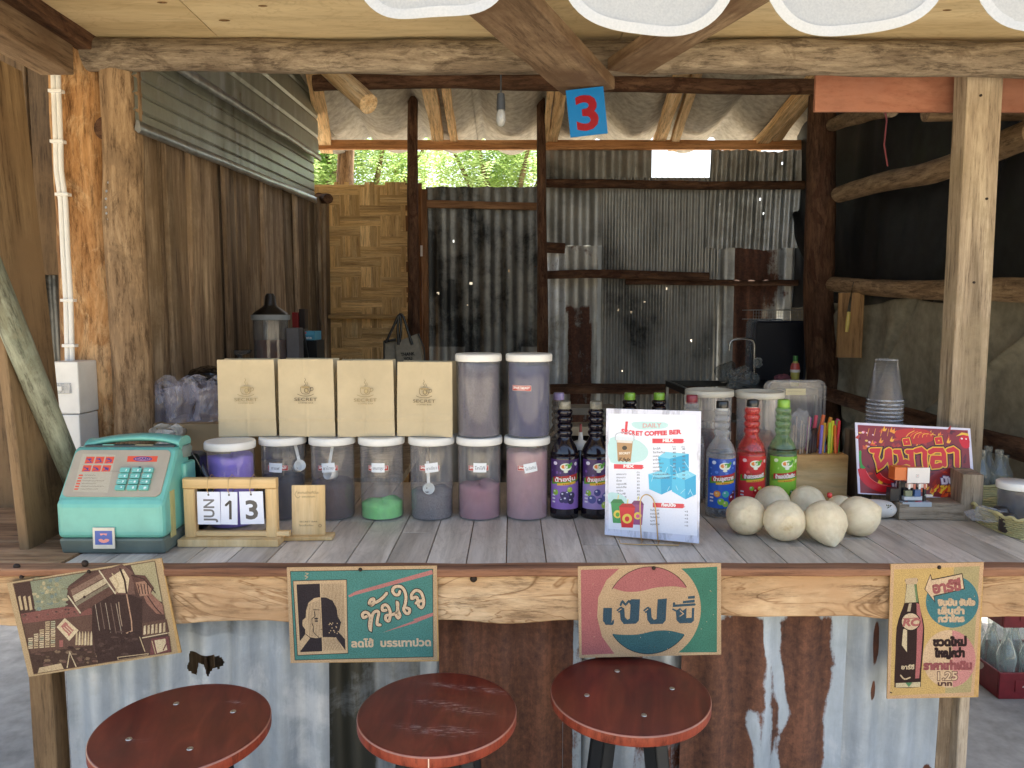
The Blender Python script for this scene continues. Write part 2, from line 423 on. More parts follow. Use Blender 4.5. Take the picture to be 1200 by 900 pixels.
# ------------------------------------------------------------------ timber and metal kinds
M_BEAM = bark('beam_bark', ['#6f6356', '#8f8272', '#a99c8a'], '#75685a')
M_PEELED = bark('peeled_orange_log', ['#8a6038', '#b98b5c', '#d2a97b'], '#d6b185', .7, .8)
M_POSTLOG = bark('brown_log', ['#78614a', '#9d8366', '#b59c7d'], '#8b745b', .8, .7)
M_DARKLOG = bark('dark_log', ['#3e2a1c', '#5a4030', '#6f523d'], '#4a3022')
M_GREYLOG = bark('grey_brown_log', ['#6b5741', '#8a735a', '#9b866a'], '#7b664e')
M_SAWN = wood('weathered_sawn_post', ['#7f7261', '#a29380', '#b8aa95'], 16, 14, .85, .5, .12, 0, '#94866f')
M_SAWN_GREY = wood('weathered_grey_plank', ['#5c4936', '#86705a', '#9c866c'], 14, 10, .85, .7, .15, 0, '#6b5440')
M_DARKPLANK = wood('dark_wall_plank', ['#5c4b3c', '#8c7862', '#b5a288'], 10, 12, .75, .6, .40, 0, '#79664f')
M_SHELFWOOD = wood('brown_board', ['#5e4a35', '#7a6347', '#907858'], 10, 12, .75, .4, .15, 0, '#7f6649')
M_RAFTER = wood('fresh_rafter_wood', ['#c79c68', '#e3bf8d', '#f0d5aa'], 18, 16, .75, .6, .12, .3)
M_FASCIA = wood('orange_batten', ['#9a683d', '#b98354', '#cc9a6b'], 14, 14, .75, .3, .1)
M_EDGE = wood('counter_edge_timber', ['#a28461', '#bfa07a', '#d1b793'], 9, 7, .7, .6, .08, .3, '#b08c66', lines=.8)
M_EDGETOP = wood('counter_edge_strip', ['#6d4a36', '#8d6349', '#a17a5d'], 10, 16, .7, .4, .1)
M_COUNTER = wood('grey_counter_strip', ['#aba093', '#c6bbad', '#dbd1c4'], 12, 10, .40, .12, .19, .2, None, .5, lines=.2, saw=.25)
M_COUNTERBARE = wood('bare_counter_board', ['#7d6046', '#9c7c5c', '#b59573'], 10, 10, .8, .5, .15)
M_PLY = wood('plywood', ['#c2ad85', '#d3c09a', '#e0d0ac'], 3, 8, .7, .08, .05, .2, None, lines=.18, saw=.25)
M_REDPLY = wood('red_primed_plywood', ['#8f5845', '#a06a55', '#ae7a64'], 8, 3, .7, .1, .05, 0, '#a57462', saw=.3)
M_PINE = wood('pale_pine', ['#c9a36c', '#dcbb86', '#e8cc9c'], 9, 12, .55, .1, .06, .3, saw=.22)
M_PINE2 = wood('honey_wood_block', ['#c2955c', '#d8b077', '#e6c692'], 7, 8, .5, .1, .06, .3, saw=.25)
M_BAMBOO = wood('bamboo_strip', ['#b08c56', '#cba66e', '#dcbc86'], 30, 20, .6, .2, .25)
M_GALV_BACK = sheetmetal('grey_iron', '#7d7c77', '#b0afa9', '#38251d', '#573729')
M_GALV_FRONT = sheetmetal('blue_grey_iron', '#8d969f', '#b4bec7', '#3c2620', '#5d3524', '#34352f', .25, .5)
M_RUSTY = sheetmetal('red_rust_iron', '#8e9aa4', '#b6c3d0', '#3f2820', '#63402f', '#2c2624', .25, .5)
M_SIDING = sheetmetal('olive_grey_siding', '#7d8074', '#9c9d8f', '#5a4a34', '#6d5a3e', '#4a4636', .35, .38)
M_TRIM = plain('zinc_trim', '#a5a8a8', .35, .8, var=.15)
M_CONCRETE = plain('concrete_floor', '#96948f', .9, var=.14, bump=.5, nscale=14, spec=.2)
M_EARTH = plain('pale_dry_earth', '#b3a891', .95, var=.12, bump=.4, nscale=3, spec=.1)
M_FIBRE = plain('fibre_cement', '#b0a99c', .9, var=.16, bump=.05, nscale=30, spec=.2)
M_NAIL = plain('dark_nail_head', '#2d2420', .6, .5)
M_STEEL = plain('black_painted_steel', '#22262b', .42, .2, var=.1)

# ------------------------------------------------------------------ ground
tag(MB().box(-150, -150, -.5, 150, 150, 0).ob('ground', M_EARTH), kind='structure')
tag(MB().box(-3.4, .9, -.3, 3.6, 6.2, .004).ob('floor', M_CONCRETE), kind='structure')

# ------------------------------------------------------------------ shed roof with rafters and fascia
YB = 4.25                                            # depth of the back wall
zr = P(600, 164, Y=YB).z; SL = .11
def roofz(y): return zr + SL * (YB - y)
roof = thing('shed_roof', 'grey wavy fibre cement roof on pale split rafters over the bar', 'roof', (0, 3, roofz(3)))
def wave_sheet(x0, x1, y0, y1, pitch, amp, lift):
    n = int((x1 - x0) / pitch * 20); mb = MB(); rings = []
    for i in range(n + 1):
        x = x0 + (x1 - x0) * i / n; c = math.cos(2 * math.pi * x / pitch); z = amp * (1 - 2 * abs(math.cos(math.pi * x / pitch)) ** .9)
        rings.append([(x, y0, roofz(y0) + z + lift), (x, y1, roofz(y1) + z + lift), (x, y1, roofz(y1) + z + lift + .007), (x, y0, roofz(y0) + z + lift + .007)])
    return mb.loft(rings)
PT = .34
for k in range(9):
    x0 = -3.57 + k * PT * 2.5
    wave_sheet(x0 - .03, x0 + PT * 2.5 + .03, 3.05, YB + .28, PT, .052, .060 + .009 * (k % 2)).ob('roof_sheet', M_FIBRE, roof, None, True)
    wave_sheet(x0 - .03, x0 + PT * 2.5 + .03, 1.75, 3.25, PT, .052, .083 + .009 * (k % 2)).ob('roof_sheet', M_FIBRE, roof, None, True)
def rafter(pa, pb, wd, ya=2.6, yb=4.35, dz=-.005):
    """passes the two photograph points, lying right under the sheets"""
    def hit(px, py):
        d = ray(px, py); t = (zr + SL * YB - EYE.z + dz) / (d.z + SL * d.y); return EYE + d * t
    a, b = hit(*pa), hit(*pb); u = (b - a).normalized()
    A = a + u * ((ya - a.y) / u.y); B = b + u * ((yb - b.y) / u.y)
    plank('rafter', A, B, wd, .045, M_RAFTER, roof, warp=.02, rough=.006, step=.1)
rafter((370, 108), (386, 183), .065); rafter((504, 110), (514, 172), .065); rafter((521, 110), (533, 180), .04)
rafter((643, 112), (636, 180), .03); rafter((654, 112), (645, 172), .055)
rafter((790, 115), (768, 174), .06); rafter((806, 112), (785, 176), .045); rafter((932, 118), (887, 172), .07); rafter((948, 112), (908, 168), .045)
plank('fascia', (-3.5, YB - .03, zr - .035), (4.0, YB - .03, zr - .035), .05, .03, M_FASCIA, roof, wdir=(0, 0, 1), step=.2)
plank('purlin', (-3.5, 2.2, roofz(2.2) - .02), (4.0, 2.2, roofz(2.2) - .02), .06, .05, M_RAFTER, roof, wdir=(0, 0, 1))

# ------------------------------------------------------------------ front canopy: plywood ceiling, log beam, braces
can = thing('plywood_canopy', 'cream plywood ceiling boards with knots above the counter', 'ceiling', (0, 1.6, 2.22))
def ply(name, x0, y0, x1, y1, z, mat=M_PLY, par=None):
    A = Vector((x0, (y0 + y1) / 2, z)); B = Vector((x1, (y0 + y1) / 2, z))
    return plank(name, A, B, y1 - y0, .012, mat, par, wdir=(0, 1, 0), warp=0, rough=0)
zc = P(600, 49, Y=2.0).z + .006
for a, b in ((-2.6, -.76), (-.757, .28), (.283, 1.5), (1.503, 2.9)):
    ply('plywood_sheet', a, 1.16, b, 2.1, zc + .006, par=can)
    k = MB()
for px, py in ((190, 3), (308, 7), (263, 24), (1110, 12)):
    p = P(px, py, Z=zc - .001); q = MB(); q.lathe([(.007 + random.random() * .004, 0), (.004, -.0006)], 9, T(p) @ SC(1.5, .7, 1)); q.ob('knot', plain('knot_' + str(px), '#84633f', .8, var=.3, nscale=200), can, None, True)
zb = (P(600, 51, Y=2).z + P(600, 86, Y=2).z) / 2
log('beam', (P(97, 0, Y=1.99).x, 1.99, P(97, 64, Y=1.99).z), (2.3, 1.99, P(1200, 72, Y=1.99).z), .040, .045, M_BEAM, None, 'long bark brown log beam across the whole front above the counter', 'beam', amp=.12, bend=.012, step=.03, seg=24)
# sawn side beam on the left
a0 = P(66, 68, Y=1.93)
plank('beam', a0, (a0.x - .01, .45, a0.z + .03), .085, .085, M_SAWN_GREY, None, label='square sawn beam coming forward from the left end of the log beam', cat='beam', warp=.004)
plank('beam', (a0.x + .055, 2.05, a0.z + .055), (a0.x + .05, .45, a0.z + .08), .04, .05, M_DARKLOG, None, label='thin dark strip of timber beside the square sawn side beam', cat='beam')
def brace(p1, p2, w, z, ext, lab):
    A, B = P(*p1, Z=z), P(*p2, Z=z); u = (B - A).normalized()
    M, L = frame(A, A + u * ((1.27 - A.y) / u.y), Vector((0, 0, 1)).cross(u))
    tag(plank_mesh(L + 0, w, .03, warp=.004, rough=.004).ob('brace', M_SAWN_GREY, None, M, True), lab, 'plank', 'diagonal planks under the plywood ceiling')
zk = P(690, 100, Y=1.93).z
brace((690, 101), (590, 4), .135, zk, .6, 'wide rough diagonal plank with the blue number plate nailed to its end')
brace((735, 78), (868, -8), .11, zk + .045, .6, 'darker diagonal plank running up to the right behind the number plate plank')
# scalloped cloth valance
M_CLOTH = NT('white_valance_cloth'); v = M_CLOTH.coords((1, 1, 1), 0)
wa = M_CLOTH.noise(v, 300, 2, .5); M_CLOTH.set(Base_Color=M_CLOTH.ramp(wa, [(.3, lin('#bfc3c4')), (.7, lin('#d3d6d5'))]), Roughness=.9, Specular_IOR_Level=.1)
tl_ = M_CLOTH.n('BsdfTranslucent'); tl_.inputs[0].default_value = lin('#e6e6e4'); mx = M_CLOTH.n('MixShader'); mx.inputs[0].default_value = .35
M_CLOTH.l(M_CLOTH.b.outputs[0], mx.inputs[1]); M_CLOTH.l(tl_.outputs[0], mx.inputs[2]); M_CLOTH.l(mx.outputs[0], M_CLOTH.out.inputs[0]); M_CLOTH = M_CLOTH.m
M_HEM = M_CLOTH.copy(); M_HEM.name = 'valance_hem_cloth'
for nd in M_HEM.node_tree.nodes:
    if nd.type == 'VALTORGB': nd.color_ramp.elements[0].color = lin('#d3d6d6'); nd.color_ramp.elements[1].color = lin('#e3e4e4')
YV = 1.2
val = thing('scalloped_valance', 'white scalloped cloth valance hanging from the canopy edge', 'valance', (0, YV, 2.2))
sc_px = [(262, -10, 175), (508, 25, 176), (757, 42, 190), (997, 41, 198), (1248, 44, 200)]
for i, (cx, by, wd) in enumerate(sc_px):
    c = P(cx, by, Y=YV); hw = wd / 2 / F * YV * 1.02 * 1.08; ztop = 2.235
    rings = []; edge = []; n = 30
    for j in range(n + 1):
        u = -1 + 2 * j / n; x = c.x + hw * u
        dep = (1 - abs(u) ** 3.4) ** .5 if abs(u) < 1 else 0
        zb_ = c.z + (1 - dep) * .13 + .004 * u * (1 if i % 2 else -1)
        yy = YV + .009 * math.sin(x * 23 + i) + .007 * nz((x * 9, 0, 0), i)
        col = []
        for t in range(7): z = ztop + (zb_ - ztop) * t / 6; col.append((x, yy + .012 * math.sin(t * .6) * (t / 6), z))
        rings.append(col); edge.append(col[-1])
    MB().loft(rings, cap=False, closed=False).ob('scallop', M_CLOTH, val, None, True)
    hem = []
    for j, e in enumerate(edge):
        e = Vector(e); d = Vector((c.x, e.y, c.z + .11)) - e; d = d.normalized() * .016
        hem.append([e + Vector((0, -.0007, 0)), e + d + Vector((0, -.0007, 0)), e + d + Vector((0, .0004, 0)), e + Vector((0, .0004, -.0002))])
    MB().loft(hem, cap=True, smooth=False).ob('hem', M_HEM, val, None, True)
bn = []
for i in range(121):
    x = -1.6 + 3.4 * i / 120; yy = YV + .016 + .009 * math.sin(x * 23); bn.append([(x, yy, 2.075 + .006 * math.sin(x * 9)), (x, yy + .002, 2.15), (x, yy, 2.235)])
MB().loft(bn, cap=False, closed=False).ob('cloth_band', M_CLOTH, val, None, True)
plank('batten', (-2.4, YV + .04, 2.2), (2.6, YV + .04, 2.2), .04, .02, M_SAWN, val, wdir=(0, 0, 1))

# ------------------------------------------------------------------ posts
log('post', (P(104, 500, Y=2.08).x, 2.1, 0), (P(92, 80, Y=2.08).x, 2.1, 2.2), .098, .084, M_PEELED, None, 'thick peeled orange log post with a white cable conduit on it', 'post', amp=.10, bend=.02, knots=6, step=.03, seg=30, group='posts carrying the shed')
log('post', (P(157, 500, Y=2.03).x, 2.03, 0), (P(139, 80, Y=2.03).x, 2.03, zb + .03), .052, .051, M_POSTLOG, None, 'slimmer brown log post with white dots just right of the orange log', 'post', amp=.07, bend=.012, step=.03, seg=24, group='posts carrying the shed')
for px, py in ((127, 214), (125, 221), (126, 233), (124, 243), (126, 250), (125, 257), (118, 238)):
    pass
for py in (214, 224, 233, 243, 250, 257):
    p = P(126 + random.uniform(-2, 2), py, Y=1.985); MB().lathe([(.004, 0), (.003, .002)], 8, T(p + Vector((0, -.0, 0))) @ RX(R(90))).ob('nail', M_TRIM, bpy.data.objects['post.001'], None, True)
# right sawn square post
pt = P(1147, 92, Y=2.06); pb_ = P(1125, 497, Y=2.06); u = (pt - pb_) / (pt.z - pb_.z)
pr = plank('post', pb_ + u * (0 - pb_.z), pb_ + u * (2.14 - pb_.z), .098, .06, M_SAWN, None, label='square sawn timber post at the front right of the counter', cat='post', warp=.004, group='posts carrying the shed', wdir=(1, .04, 0))
for px, py in ((1156, 233), (1149, 112), (1141, 331)):
    p = P(px, py, Y=2.012); MB().lathe([(.0035, 0), (.0035, .003)], 8, T(p) @ RX(R(90))).ob('nail', M_NAIL, pr, None, True)
# inner posts
def vlog(pxa, pya, pxb, pyb, Y, r0, r1, mat, lab, z0=None, z1=None, **k):
    a = P(pxa, pya, Y=Y); b = P(pxb, pyb, Y=Y); u = (b - a) / (b.z - a.z)
    if z0 is not None: a = a + u * (z0 - a.z)
    if z1 is not None: b = b + u * (z1 - b.z)
    return log('post', a, b, r0, r1, mat, None, lab, 'post', group='posts carrying the shed', **k)
vlog(486, 410, 482, 90, 3.95, .037, .026, M_DARKLOG, 'thin dark log post between the bamboo mat and the grey iron panel', 0, 2.72)
vlog(637, 460, 634, 110, 3.95, .028, .023, M_DARKLOG, 'thin dark pole left of the patched iron back wall', 0, 2.72)
vlog(964, 450, 962, 128, 3.55, .085, .062, M_DARKLOG, 'thick bark covered log post at the right end of the back wall', 0, 2.5, amp=.1, seg=24, bend=.03)
vlog(404, 215, 406, 105, 4.55, .055, .05, M_POSTLOG, 'pale brown log post rising behind the woven bamboo wall', 0, 2.75)
# cross logs under the roof
log('beam', P(368, 97, Y=3.2), P(960, 101, Y=3.2), .033, .031, M_DARKLOG, None, 'dark thin log under the roof rafters, behind the number plate', 'beam', amp=.1, bend=.02)
A = P(432, 122, Y=2.75); B = P(372, 68, Y=3.0)
log('rafter', A, A + (B - A) * 1.6, .036, .038, M_RAFTER, None, 'short round rafter with a sawn end poking out under the log beam', 'rafter', amp=.08)
log('pole', P(983, 227, X=1.47), P(1215, 160, X=1.47), .036, .042, M_GREYLOG, None, 'sloping grey pole across the black tarpaulin', 'pole', amp=.1, bend=.03)
log('pole', P(966, 332, X=1.5), P(1215, 345, X=1.5), .034, .036, M_POSTLOG, None, 'level brown pole holding the top hem of the grey tarpaulin', 'pole', amp=.08, bend=.02)
log('pole', P(962, 458, X=1.47), P(1230, 538, X=1.47), .030, .034, M_DARKLOG, None, 'low sloping pole across the grey tarpaulin', 'pole', amp=.1, bend=.01)
log('pole', P(1084, 133, Y=2.3), P(1260, 130, Y=2.3), .028, .03, M_GREYLOG, None, 'round pole with a cut end behind the red plywood strip', 'pole', amp=.06)
A = P(980, 146, Y=3.4); B = P(1045, 128, Y=2.6)
log('pole', A, B, .03, .03, M_GREYLOG, None, 'bent branch tied with string under the roof corner', 'pole', amp=.1, bend=.03)
MB().tube([B + Vector((-.05, -.04, .02)), B + Vector((-.04, -.05, -.05)), B + Vector((-.045, -.05, -.13)), B + Vector((-.03, -.05, -.2))], .003).ob('string', plain('red_string', '#7b3a3a', .8), bpy.data.objects['pole.004'], None, True)
tl = P(957, 86, Y=2.12); br = P(1203, 130, Y=2.12)
plank('fascia_board', ((tl.x), 2.13, (tl.z + br.z) / 2), (2.3, 2.13, (tl.z + br.z) / 2 - .006), tl.z - br.z, .012, M_REDPLY, None, wdir=(0, 0, 1), label='red primed plywood strip below the right half of the log beam', cat='board')

# ------------------------------------------------------------------ left wall of dark planks
XL = -1.02
pw = thing('plank_wall', 'dark brown upright plank wall down the left side of the bar', 'wall', (XL, 3, 0))
y = 2.08; k = 0
while y < 4.12:
    wd = random.choice([.10, .125, .14, .115, .15]); top = 1.475 + .565 + (y - 2) * .03
    off = random.uniform(-.012, .008)
    plank('plank', (XL - .012 + off, y + wd / 2, .01), (XL - .012 + off + random.uniform(-.006, .006), y + wd / 2 + random.uniform(-.006, .006), top), wd, .022, M_DARKPLANK, pw, wdir=(0, 1, 0), warp=.006)
    if k % 3 == 1: plank('batten', (XL + .012, y, .01), (XL + .012, y + random.uniform(-.01, .01), top), .04, .016, M_DARKPLANK, pw, wdir=(0, 1, 0))
    y += wd + random.choice([.005, .010, .018]); k += 1
log('rail', (XL - .05, 2.0, 1.97), (XL - .05, 4.2, 2.02), .03, .03, M_DARKLOG, pw)
log('rail', (XL - .05, 2.0, .9), (XL - .05, 4.2, .9), .03, .03, M_DARKLOG, pw)
a = P(385, 236, Y=3.95)
log('pole', a + Vector((-.10, .2, .05)), a + Vector((.03, -.1, -.0)), .028, .024, M_DARKLOG, None, 'dark pole end jutting out at the far corner of the plank wall', 'pole', amp=.15)
# metal siding above
sd_ = thing('metal_siding', 'streaked olive grey metal siding hanging above the plank wall', 'siding', (XL + .03, 3, 2.1))
def zline(px, py): p = P(px, py, X=XL + .03); return p.y, p.z
def wear_attr(me, fn):
    at = me.color_attributes.new('wear', 'FLOAT_COLOR', 'POINT'); d = []
    for v in me.vertices: r, g, b = fn(v.co); d += [r, g, b, 1]
    at.data.foreach_set('color', d)
y0, y1 = 2.0, P(368, 200, X=XL + .03).y
def hseg(zlo, zhi, x, name, nrib, fn):
    rings = []; NY = 90
    for i in range(NY + 1):
        y = y0 + (y1 - y0) * i / NY; up = (y - y0) * .047; ring = []
        N = nrib * 8
        for j in range(N + 1):
            z = zlo + (zhi - zlo) * j / N; f = (j % 8)
            d = .006 if f in (0,) else 0.0
            ring.append((x - d + .0015 * nz((y * 3, z * 8, 0), 3), y, z + up))
        rings.append(ring)
    mb = MB().loft(rings, cap=False, closed=False, smooth=False); me = mb.me(name); wear_attr(me, fn); return link(name, me, M_SIDING, sd_, None, True)
zl = zline(155, 150)[1] - 0; yr, zr2 = zline(366, 183); zr0 = zr2 - (yr - y0) * .047
# long run reaches down to the planks, overlapping sheet above it
zlow = P(160, 140, X=XL + .03).z
yA, zA = zline(158, 146); zlow = zA - (yA - y0) * .047 - .004
def siding_wear(c):
    s = nz((c.y * 9, c.z * 2.0, 0), 4) * .5 + nz((c.y * 28, c.z * 1.2, 3), 5) * .4
    band = math.exp(-((c.y - 2.75) / .4) ** 2)
    return (.12 + .15 * band + .5 * max(0, s) * band, .2 + .55 * band * max(0, s + .35) + .08, .24 + .3 * max(0, nz((c.y * 20, c.z * 3, 1), 6)) + .12 * band)
hseg(zlow, zr0 + .01, XL + .03, 'siding_sheet', 5, siding_wear)
hseg(zr0, zr0 + .55, XL + .055, 'siding_sheet', 6, lambda c: tuple(a * (1.2, 1.0, 1.0)[i] for i, a in enumerate(siding_wear(c))))
for z, xo in ((zlow, .0), (zr0 - .004, .025)):
    mb = MB(); rings = []
    for i in range(41):
        yy = y0 + (y1 - y0) * i / 40; up = (yy - y0) * .047; q = .004 * nz((yy * 7, 0, z), 2)
        rings.append([(XL + .032 + xo, yy, z + up + .018), (XL + .040 + xo, yy, z + up + .014), (XL + .044 + xo + q, yy, z + up - .010 + q), (XL + .036 + xo, yy, z + up - .016 + q), (XL + .026 + xo, yy, z + up - .008)])
    mb.loft(rings).ob('trim', M_TRIM, sd_, None, True)

# ------------------------------------------------------------------ woven bamboo wall
bw = thing('bamboo_wall', 'woven split bamboo mat wall between the plank wall and the dark post', 'wall', (P(430, 300, Y=4.15).x, 4.15, 0))
xa, xb = P(377, 300, Y=4.15).x - .12, P(480, 300, Y=4.15).x; ztb = P(430, 212, Y=4.15).z; sw = .028
nv = int((xb - xa) / sw); nh = int((ztb - .35) / sw)
def over(i, j): return ((i // 4) + ((j + (i // 4) * 2) // 4)) % 2 == 0
_bm = {}
for i in range(nv):
    x = xa + (i + .5) * sw; top = ztb + random.uniform(-.03, .02)
    rings = []
    zz = .35 + sw / 2; j = 0
    while zz < top:
        d = -.0013 if over(i, j) else .0013; e = .0007 * nz((x * 30, zz * 9, 0)); ww = sw / 2 - .0007 + e * .6
        rings.append([(x - ww, 4.15 + d - .0008, zz), (x + ww, 4.15 + d - .0008, zz), (x + ww, 4.15 + d + .0008, zz), (x - ww, 4.15 + d + .0008, zz)]); zz += sw; j += 1
    r2 = [[(p[0] - x, p[1] - 4.15, p[2] - .35) for p in r] for r in rings]
    MB().loft(r2, smooth=False).ob('bamboo_strip', M_BAMBOO, bw, T((x, 4.15, .35)), True)
for j in range(nh):
    z = .35 + (j + .5) * sw; rings = []; x = xa + sw / 2; i = 0; xe = xb + random.uniform(-.03, .02)
    while x < xe:
        d = .0013 if over(i, j) else -.0013; ww = sw / 2 - .0007
        rings.append([(4.15 + d - .0008, z - ww, x), (4.15 + d - .0008, z + ww, x), (4.15 + d + .0008, z + ww, x), (4.15 + d + .0008, z - ww, x)]); x += sw; i += 1
    Mx = Matrix(((0, 0, 1, 0), (1, 0, 0, 0), (0, 1, 0, 0), (0, 0, 0, 1)))
    x0s = rings[0][0][2]; r2 = [[(p[0] - 4.15, p[1] - z, p[2] - x0s) for p in r] for r in rings]
    MB().loft(r2, smooth=False).ob('bamboo_strip', M_BAMBOO, bw, T((x0s, 4.15, z)) @ Mx, True)
log('rail', P(372, 371, Y=4.1), P(480, 371, Y=4.1), .012, .012, M_BAMBOO, bw, amp=.02, bend=0)

# ------------------------------------------------------------------ corrugated iron
def corr(name, x0, x1, z0, z1, Y, pitch, amp, mat, parent, wear, tilt=0, hole=None, shape=1, res=8, nzr=None, dent=.004, ragged=.0):
    sid[0] += 1; q = sid[0]
    w_, h_ = x1 - x0, z1 - z0
    if hole == 'pin':
        pr = random.Random(q); ph_ = [(pr.uniform(.02, w_), pr.uniform(.3, .98) * h_, pr.uniform(.003, .0062)) for _ in range(int(6 * w_ * h_) + 2)]; nzr = int(h_ / .007)
        hole = lambda x, z: any((x - a) ** 2 + ((z - b) * .8) ** 2 < r * r for a, b, r in ph_)
    nx = max(4, int(w_ / pitch * res)); nzr = nzr or max(6, int(h_ / .05)); V = []
    for j in range(nzr + 1):
        for i in range(nx + 1):
            x = w_ * i / nx; z = h_ * j / nzr; c = math.sin(2 * math.pi * x / pitch)
            if shape != 1: c = math.copysign(abs(c) ** shape, c)
            dy = amp * c + dent * nz((x * 3, z * 2, 0), q) * 2 + dent * .5 * nz((x * 12, z * 9, 0), q)
            zz = z + (ragged * nz((x * 8, 2, 0), q) if j in (0, nzr) else 0)
            V.append((x, dy, zz))
    Fc = []
    for j in range(nzr):
        for i in range(nx):
            a = j * (nx + 1) + i
            if hole and hole(w_ * (i + .5) / nx, h_ * (j + .5) / nzr): continue
            Fc.append((a, a + 1, a + nx + 2, a + nx + 1))
    me = bpy.data.meshes.new(name); me.from_pydata(V, [], Fc); me.polygons.foreach_set('use_smooth', [True] * len(Fc))
    wear_attr(me, lambda c: wear(c.x / w_, c.z / h_, c))
    o = link(name, me, mat, parent, T((x0, Y, z0)) @ RY(tilt), True); return o
bk = thing('iron_back_wall', 'patched back wall of corrugated iron sheets on dark log rails', 'wall', (.8, YB, 0))
def bsheet(px0, px1, py0, py1, Y, pitch, amp, wear, zb=None, **k):
    a = P(px0, py0, Y=Y); b = P(px1, py1, Y=Y); return corr('iron_sheet', a.x, b.x, b.z if zb is None else zb, a.z, Y, pitch, amp, M_GALV_BACK, bk, wear, **k)
def pin(u, v, c, s=0): return nz((u * 5, v * 5, s * 3), 8)
bsheet(638, 762, 172, 288, YB, .09, .009, lambda u, v, c: (0, .34 + .3 * pin(u, v, c), .12))
bsheet(706, 838, 208, 470, YB - .025, .034, .0065, lambda u, v, c: (.04 + (.22 if v < .1 else 0), .24 + .45 * pin(u, v, c) + .10 * math.exp(-((v - .55) / .2) ** 2), .06 + .12 * v), zb=.3, res=7, hole='pin')
bsheet(830, 957, 174, 289, YB - .04, .052, .010, lambda u, v, c: (0, .14, .30 + .25 * u), tilt=R(1.6), res=9, ragged=.02, hole='pin')
bsheet(636, 714, 288, 470, YB + .015, .11, .010, lambda u, v, c: (.15 + (.5 if (.45 < u + .12 * v < .8 and v < .78) else 0) + .2 * (v > .9), .15 + .1 * pin(u, v, c), .25 + .6 * (u > .8) + .3 * (u < .35)), zb=.3)
bsheet(822, 856, 288, 470, YB - .005, .11, .013, lambda u, v, c: (0.0, .1, .3 + .6 * (u < .6)), zb=.3)
bsheet(846, 950, 290, 470, YB + .02, .085, .011, lambda u, v, c: (.85 - max(0, u - .35) * 1.6, .4 * (v < .5) + .1, .05 + .6 * (u > .6 and v > .4) * (abs((u * 7) % 1 - .5) < .3)), zb=.3)
def rail(pa, pb, r, Y=YB - .08, mat=M_DARKLOG): log('rail', P(*pa, Y=Y), P(*pb, Y=Y), r, r * .95, mat, bk, amp=.12, bend=.02)
rail((640, 214), (952, 219), .024); rail((640, 322), (830, 322), .024, YB - .1); rail((733, 329), (945, 330), .018, YB - .06); rail((600, 457), (825, 455), .030, YB - .12)
rail((640, 290), (662, 291), .03, YB - .05)
# panel with a wooden frame (left of the back wall)
dp = thing('iron_panel', 'dark wide ribbed iron panel in a thin wooden frame', 'panel', (P(565, 300, Y=YB).x, YB, 0))
a = P(499, 219, Y=YB); b = P(630, 219, Y=YB)
corr('iron_sheet', a.x, b.x, .2, a.z, YB, .125, .012, M_GALV_BACK, dp, lambda u, v, c: (.1 + .15 * (v > .93), .58 - .28 * (v < .55) * (u < .35 or u > .85) + .3 * pin(u, v, c), 0), shape=.6, hole='pin', res=16)
M_DW = wood('dark_frame_wood', ['#4a3222', '#6e4e36', '#866548'], 12, 12, .8, .5, .15)
plank('frame', P(500, 239, Y=YB - .03), P(629, 242, Y=YB - .03), .04, .025, M_DW, dp, wdir=(0, 0, 1))
p = P(497, 222, Y=YB - .03); plank('frame', (p.x, p.y, .2), p, .035, .03, M_DW, dp)
p = P(477, 215, Y=YB + .03); plank('frame', (p.x, p.y, .2), p, .16, .03, M_DW, dp, warp=.01)
p = P(636, 219, Y=YB + .05); plank('frame', (p.x, p.y, .2), p, .10, .02, M_DW, dp)
MB().box(-.006, -.002, -.03, .006, .002, .03).ob('paper_tag', plain('white_tag', '#cfcfcf', .6), dp, T(P(494, 294, Y=YB - .05)), True)

# ------------------------------------------------------------------ right side: black and grey tarpaulins
def tarp(name, x, z0f, z1f, ya, yb, mat, lab, amp, freq, seed, nx=240, nz_=100, fold=0):
    V = []; Fc = []
    for i in range(nx + 1):
        y = ya + (yb - ya) * i / nx; z0 = z0f(y); z1 = z1f(y)
        for j in range(nz_ + 1):
            z = z0 + (z1 - z0) * j / nz_; t = z - y * .55
            d = amp * nz((y * freq, z * freq * .7, 0), seed) + amp * .5 * nz((y * freq * 3 + z, z * freq, 0), seed + 1)
            for k in range(fold):
                c0 = (.2 + k * .37); d += .034 * math.exp(-((y * .75 + z * (1.3 if k % 3 == 0 else .65 if k % 2 else -.6) - (3.3 if k % 3 == 0 else 2.6 if k % 2 else 1.0) - c0) / .022) ** 2) * (1 if k % 2 else -1)
            V.append((x + d, y, z))
    for i in range(nx):
        for j in range(nz_): a = i * (nz_ + 1) + j; Fc.append((a, a + 1, a + nz_ + 2, a + nz_ + 1))
    me = bpy.data.meshes.new(name); me.from_pydata(V, [], Fc); me.polygons.foreach_set('use_smooth', [True] * len(Fc))
    o = link(name, me, mat); sol = o.modifiers.new('thickness', 'SOLIDIFY'); sol.thickness = .002
    return tag(o, lab, 'tarpaulin')
tarp('tarpaulin', 1.60, lambda y: 1.50, lambda y: 2.75, 1.75, YB + .05, plain('black_tarpaulin', '#17181a', .55, spec=.4, var=.35, bump=.3), 'black tarpaulin sheet closing the upper right side of the shed', .035, 2.6, 11, fold=3)
tarp('tarpaulin', 1.56, lambda y: .66 + .06 * math.sin(y * 3), lambda y: 1.535 + .012 * math.sin(y * 9), 1.75, 4.1, plain('grey_green_tarpaulin', '#97917f', .75, spec=.3, var=.14, bump=.3), 'creased grey green tarpaulin hanging from the level pole', .05, 2.4, 21, fold=6)
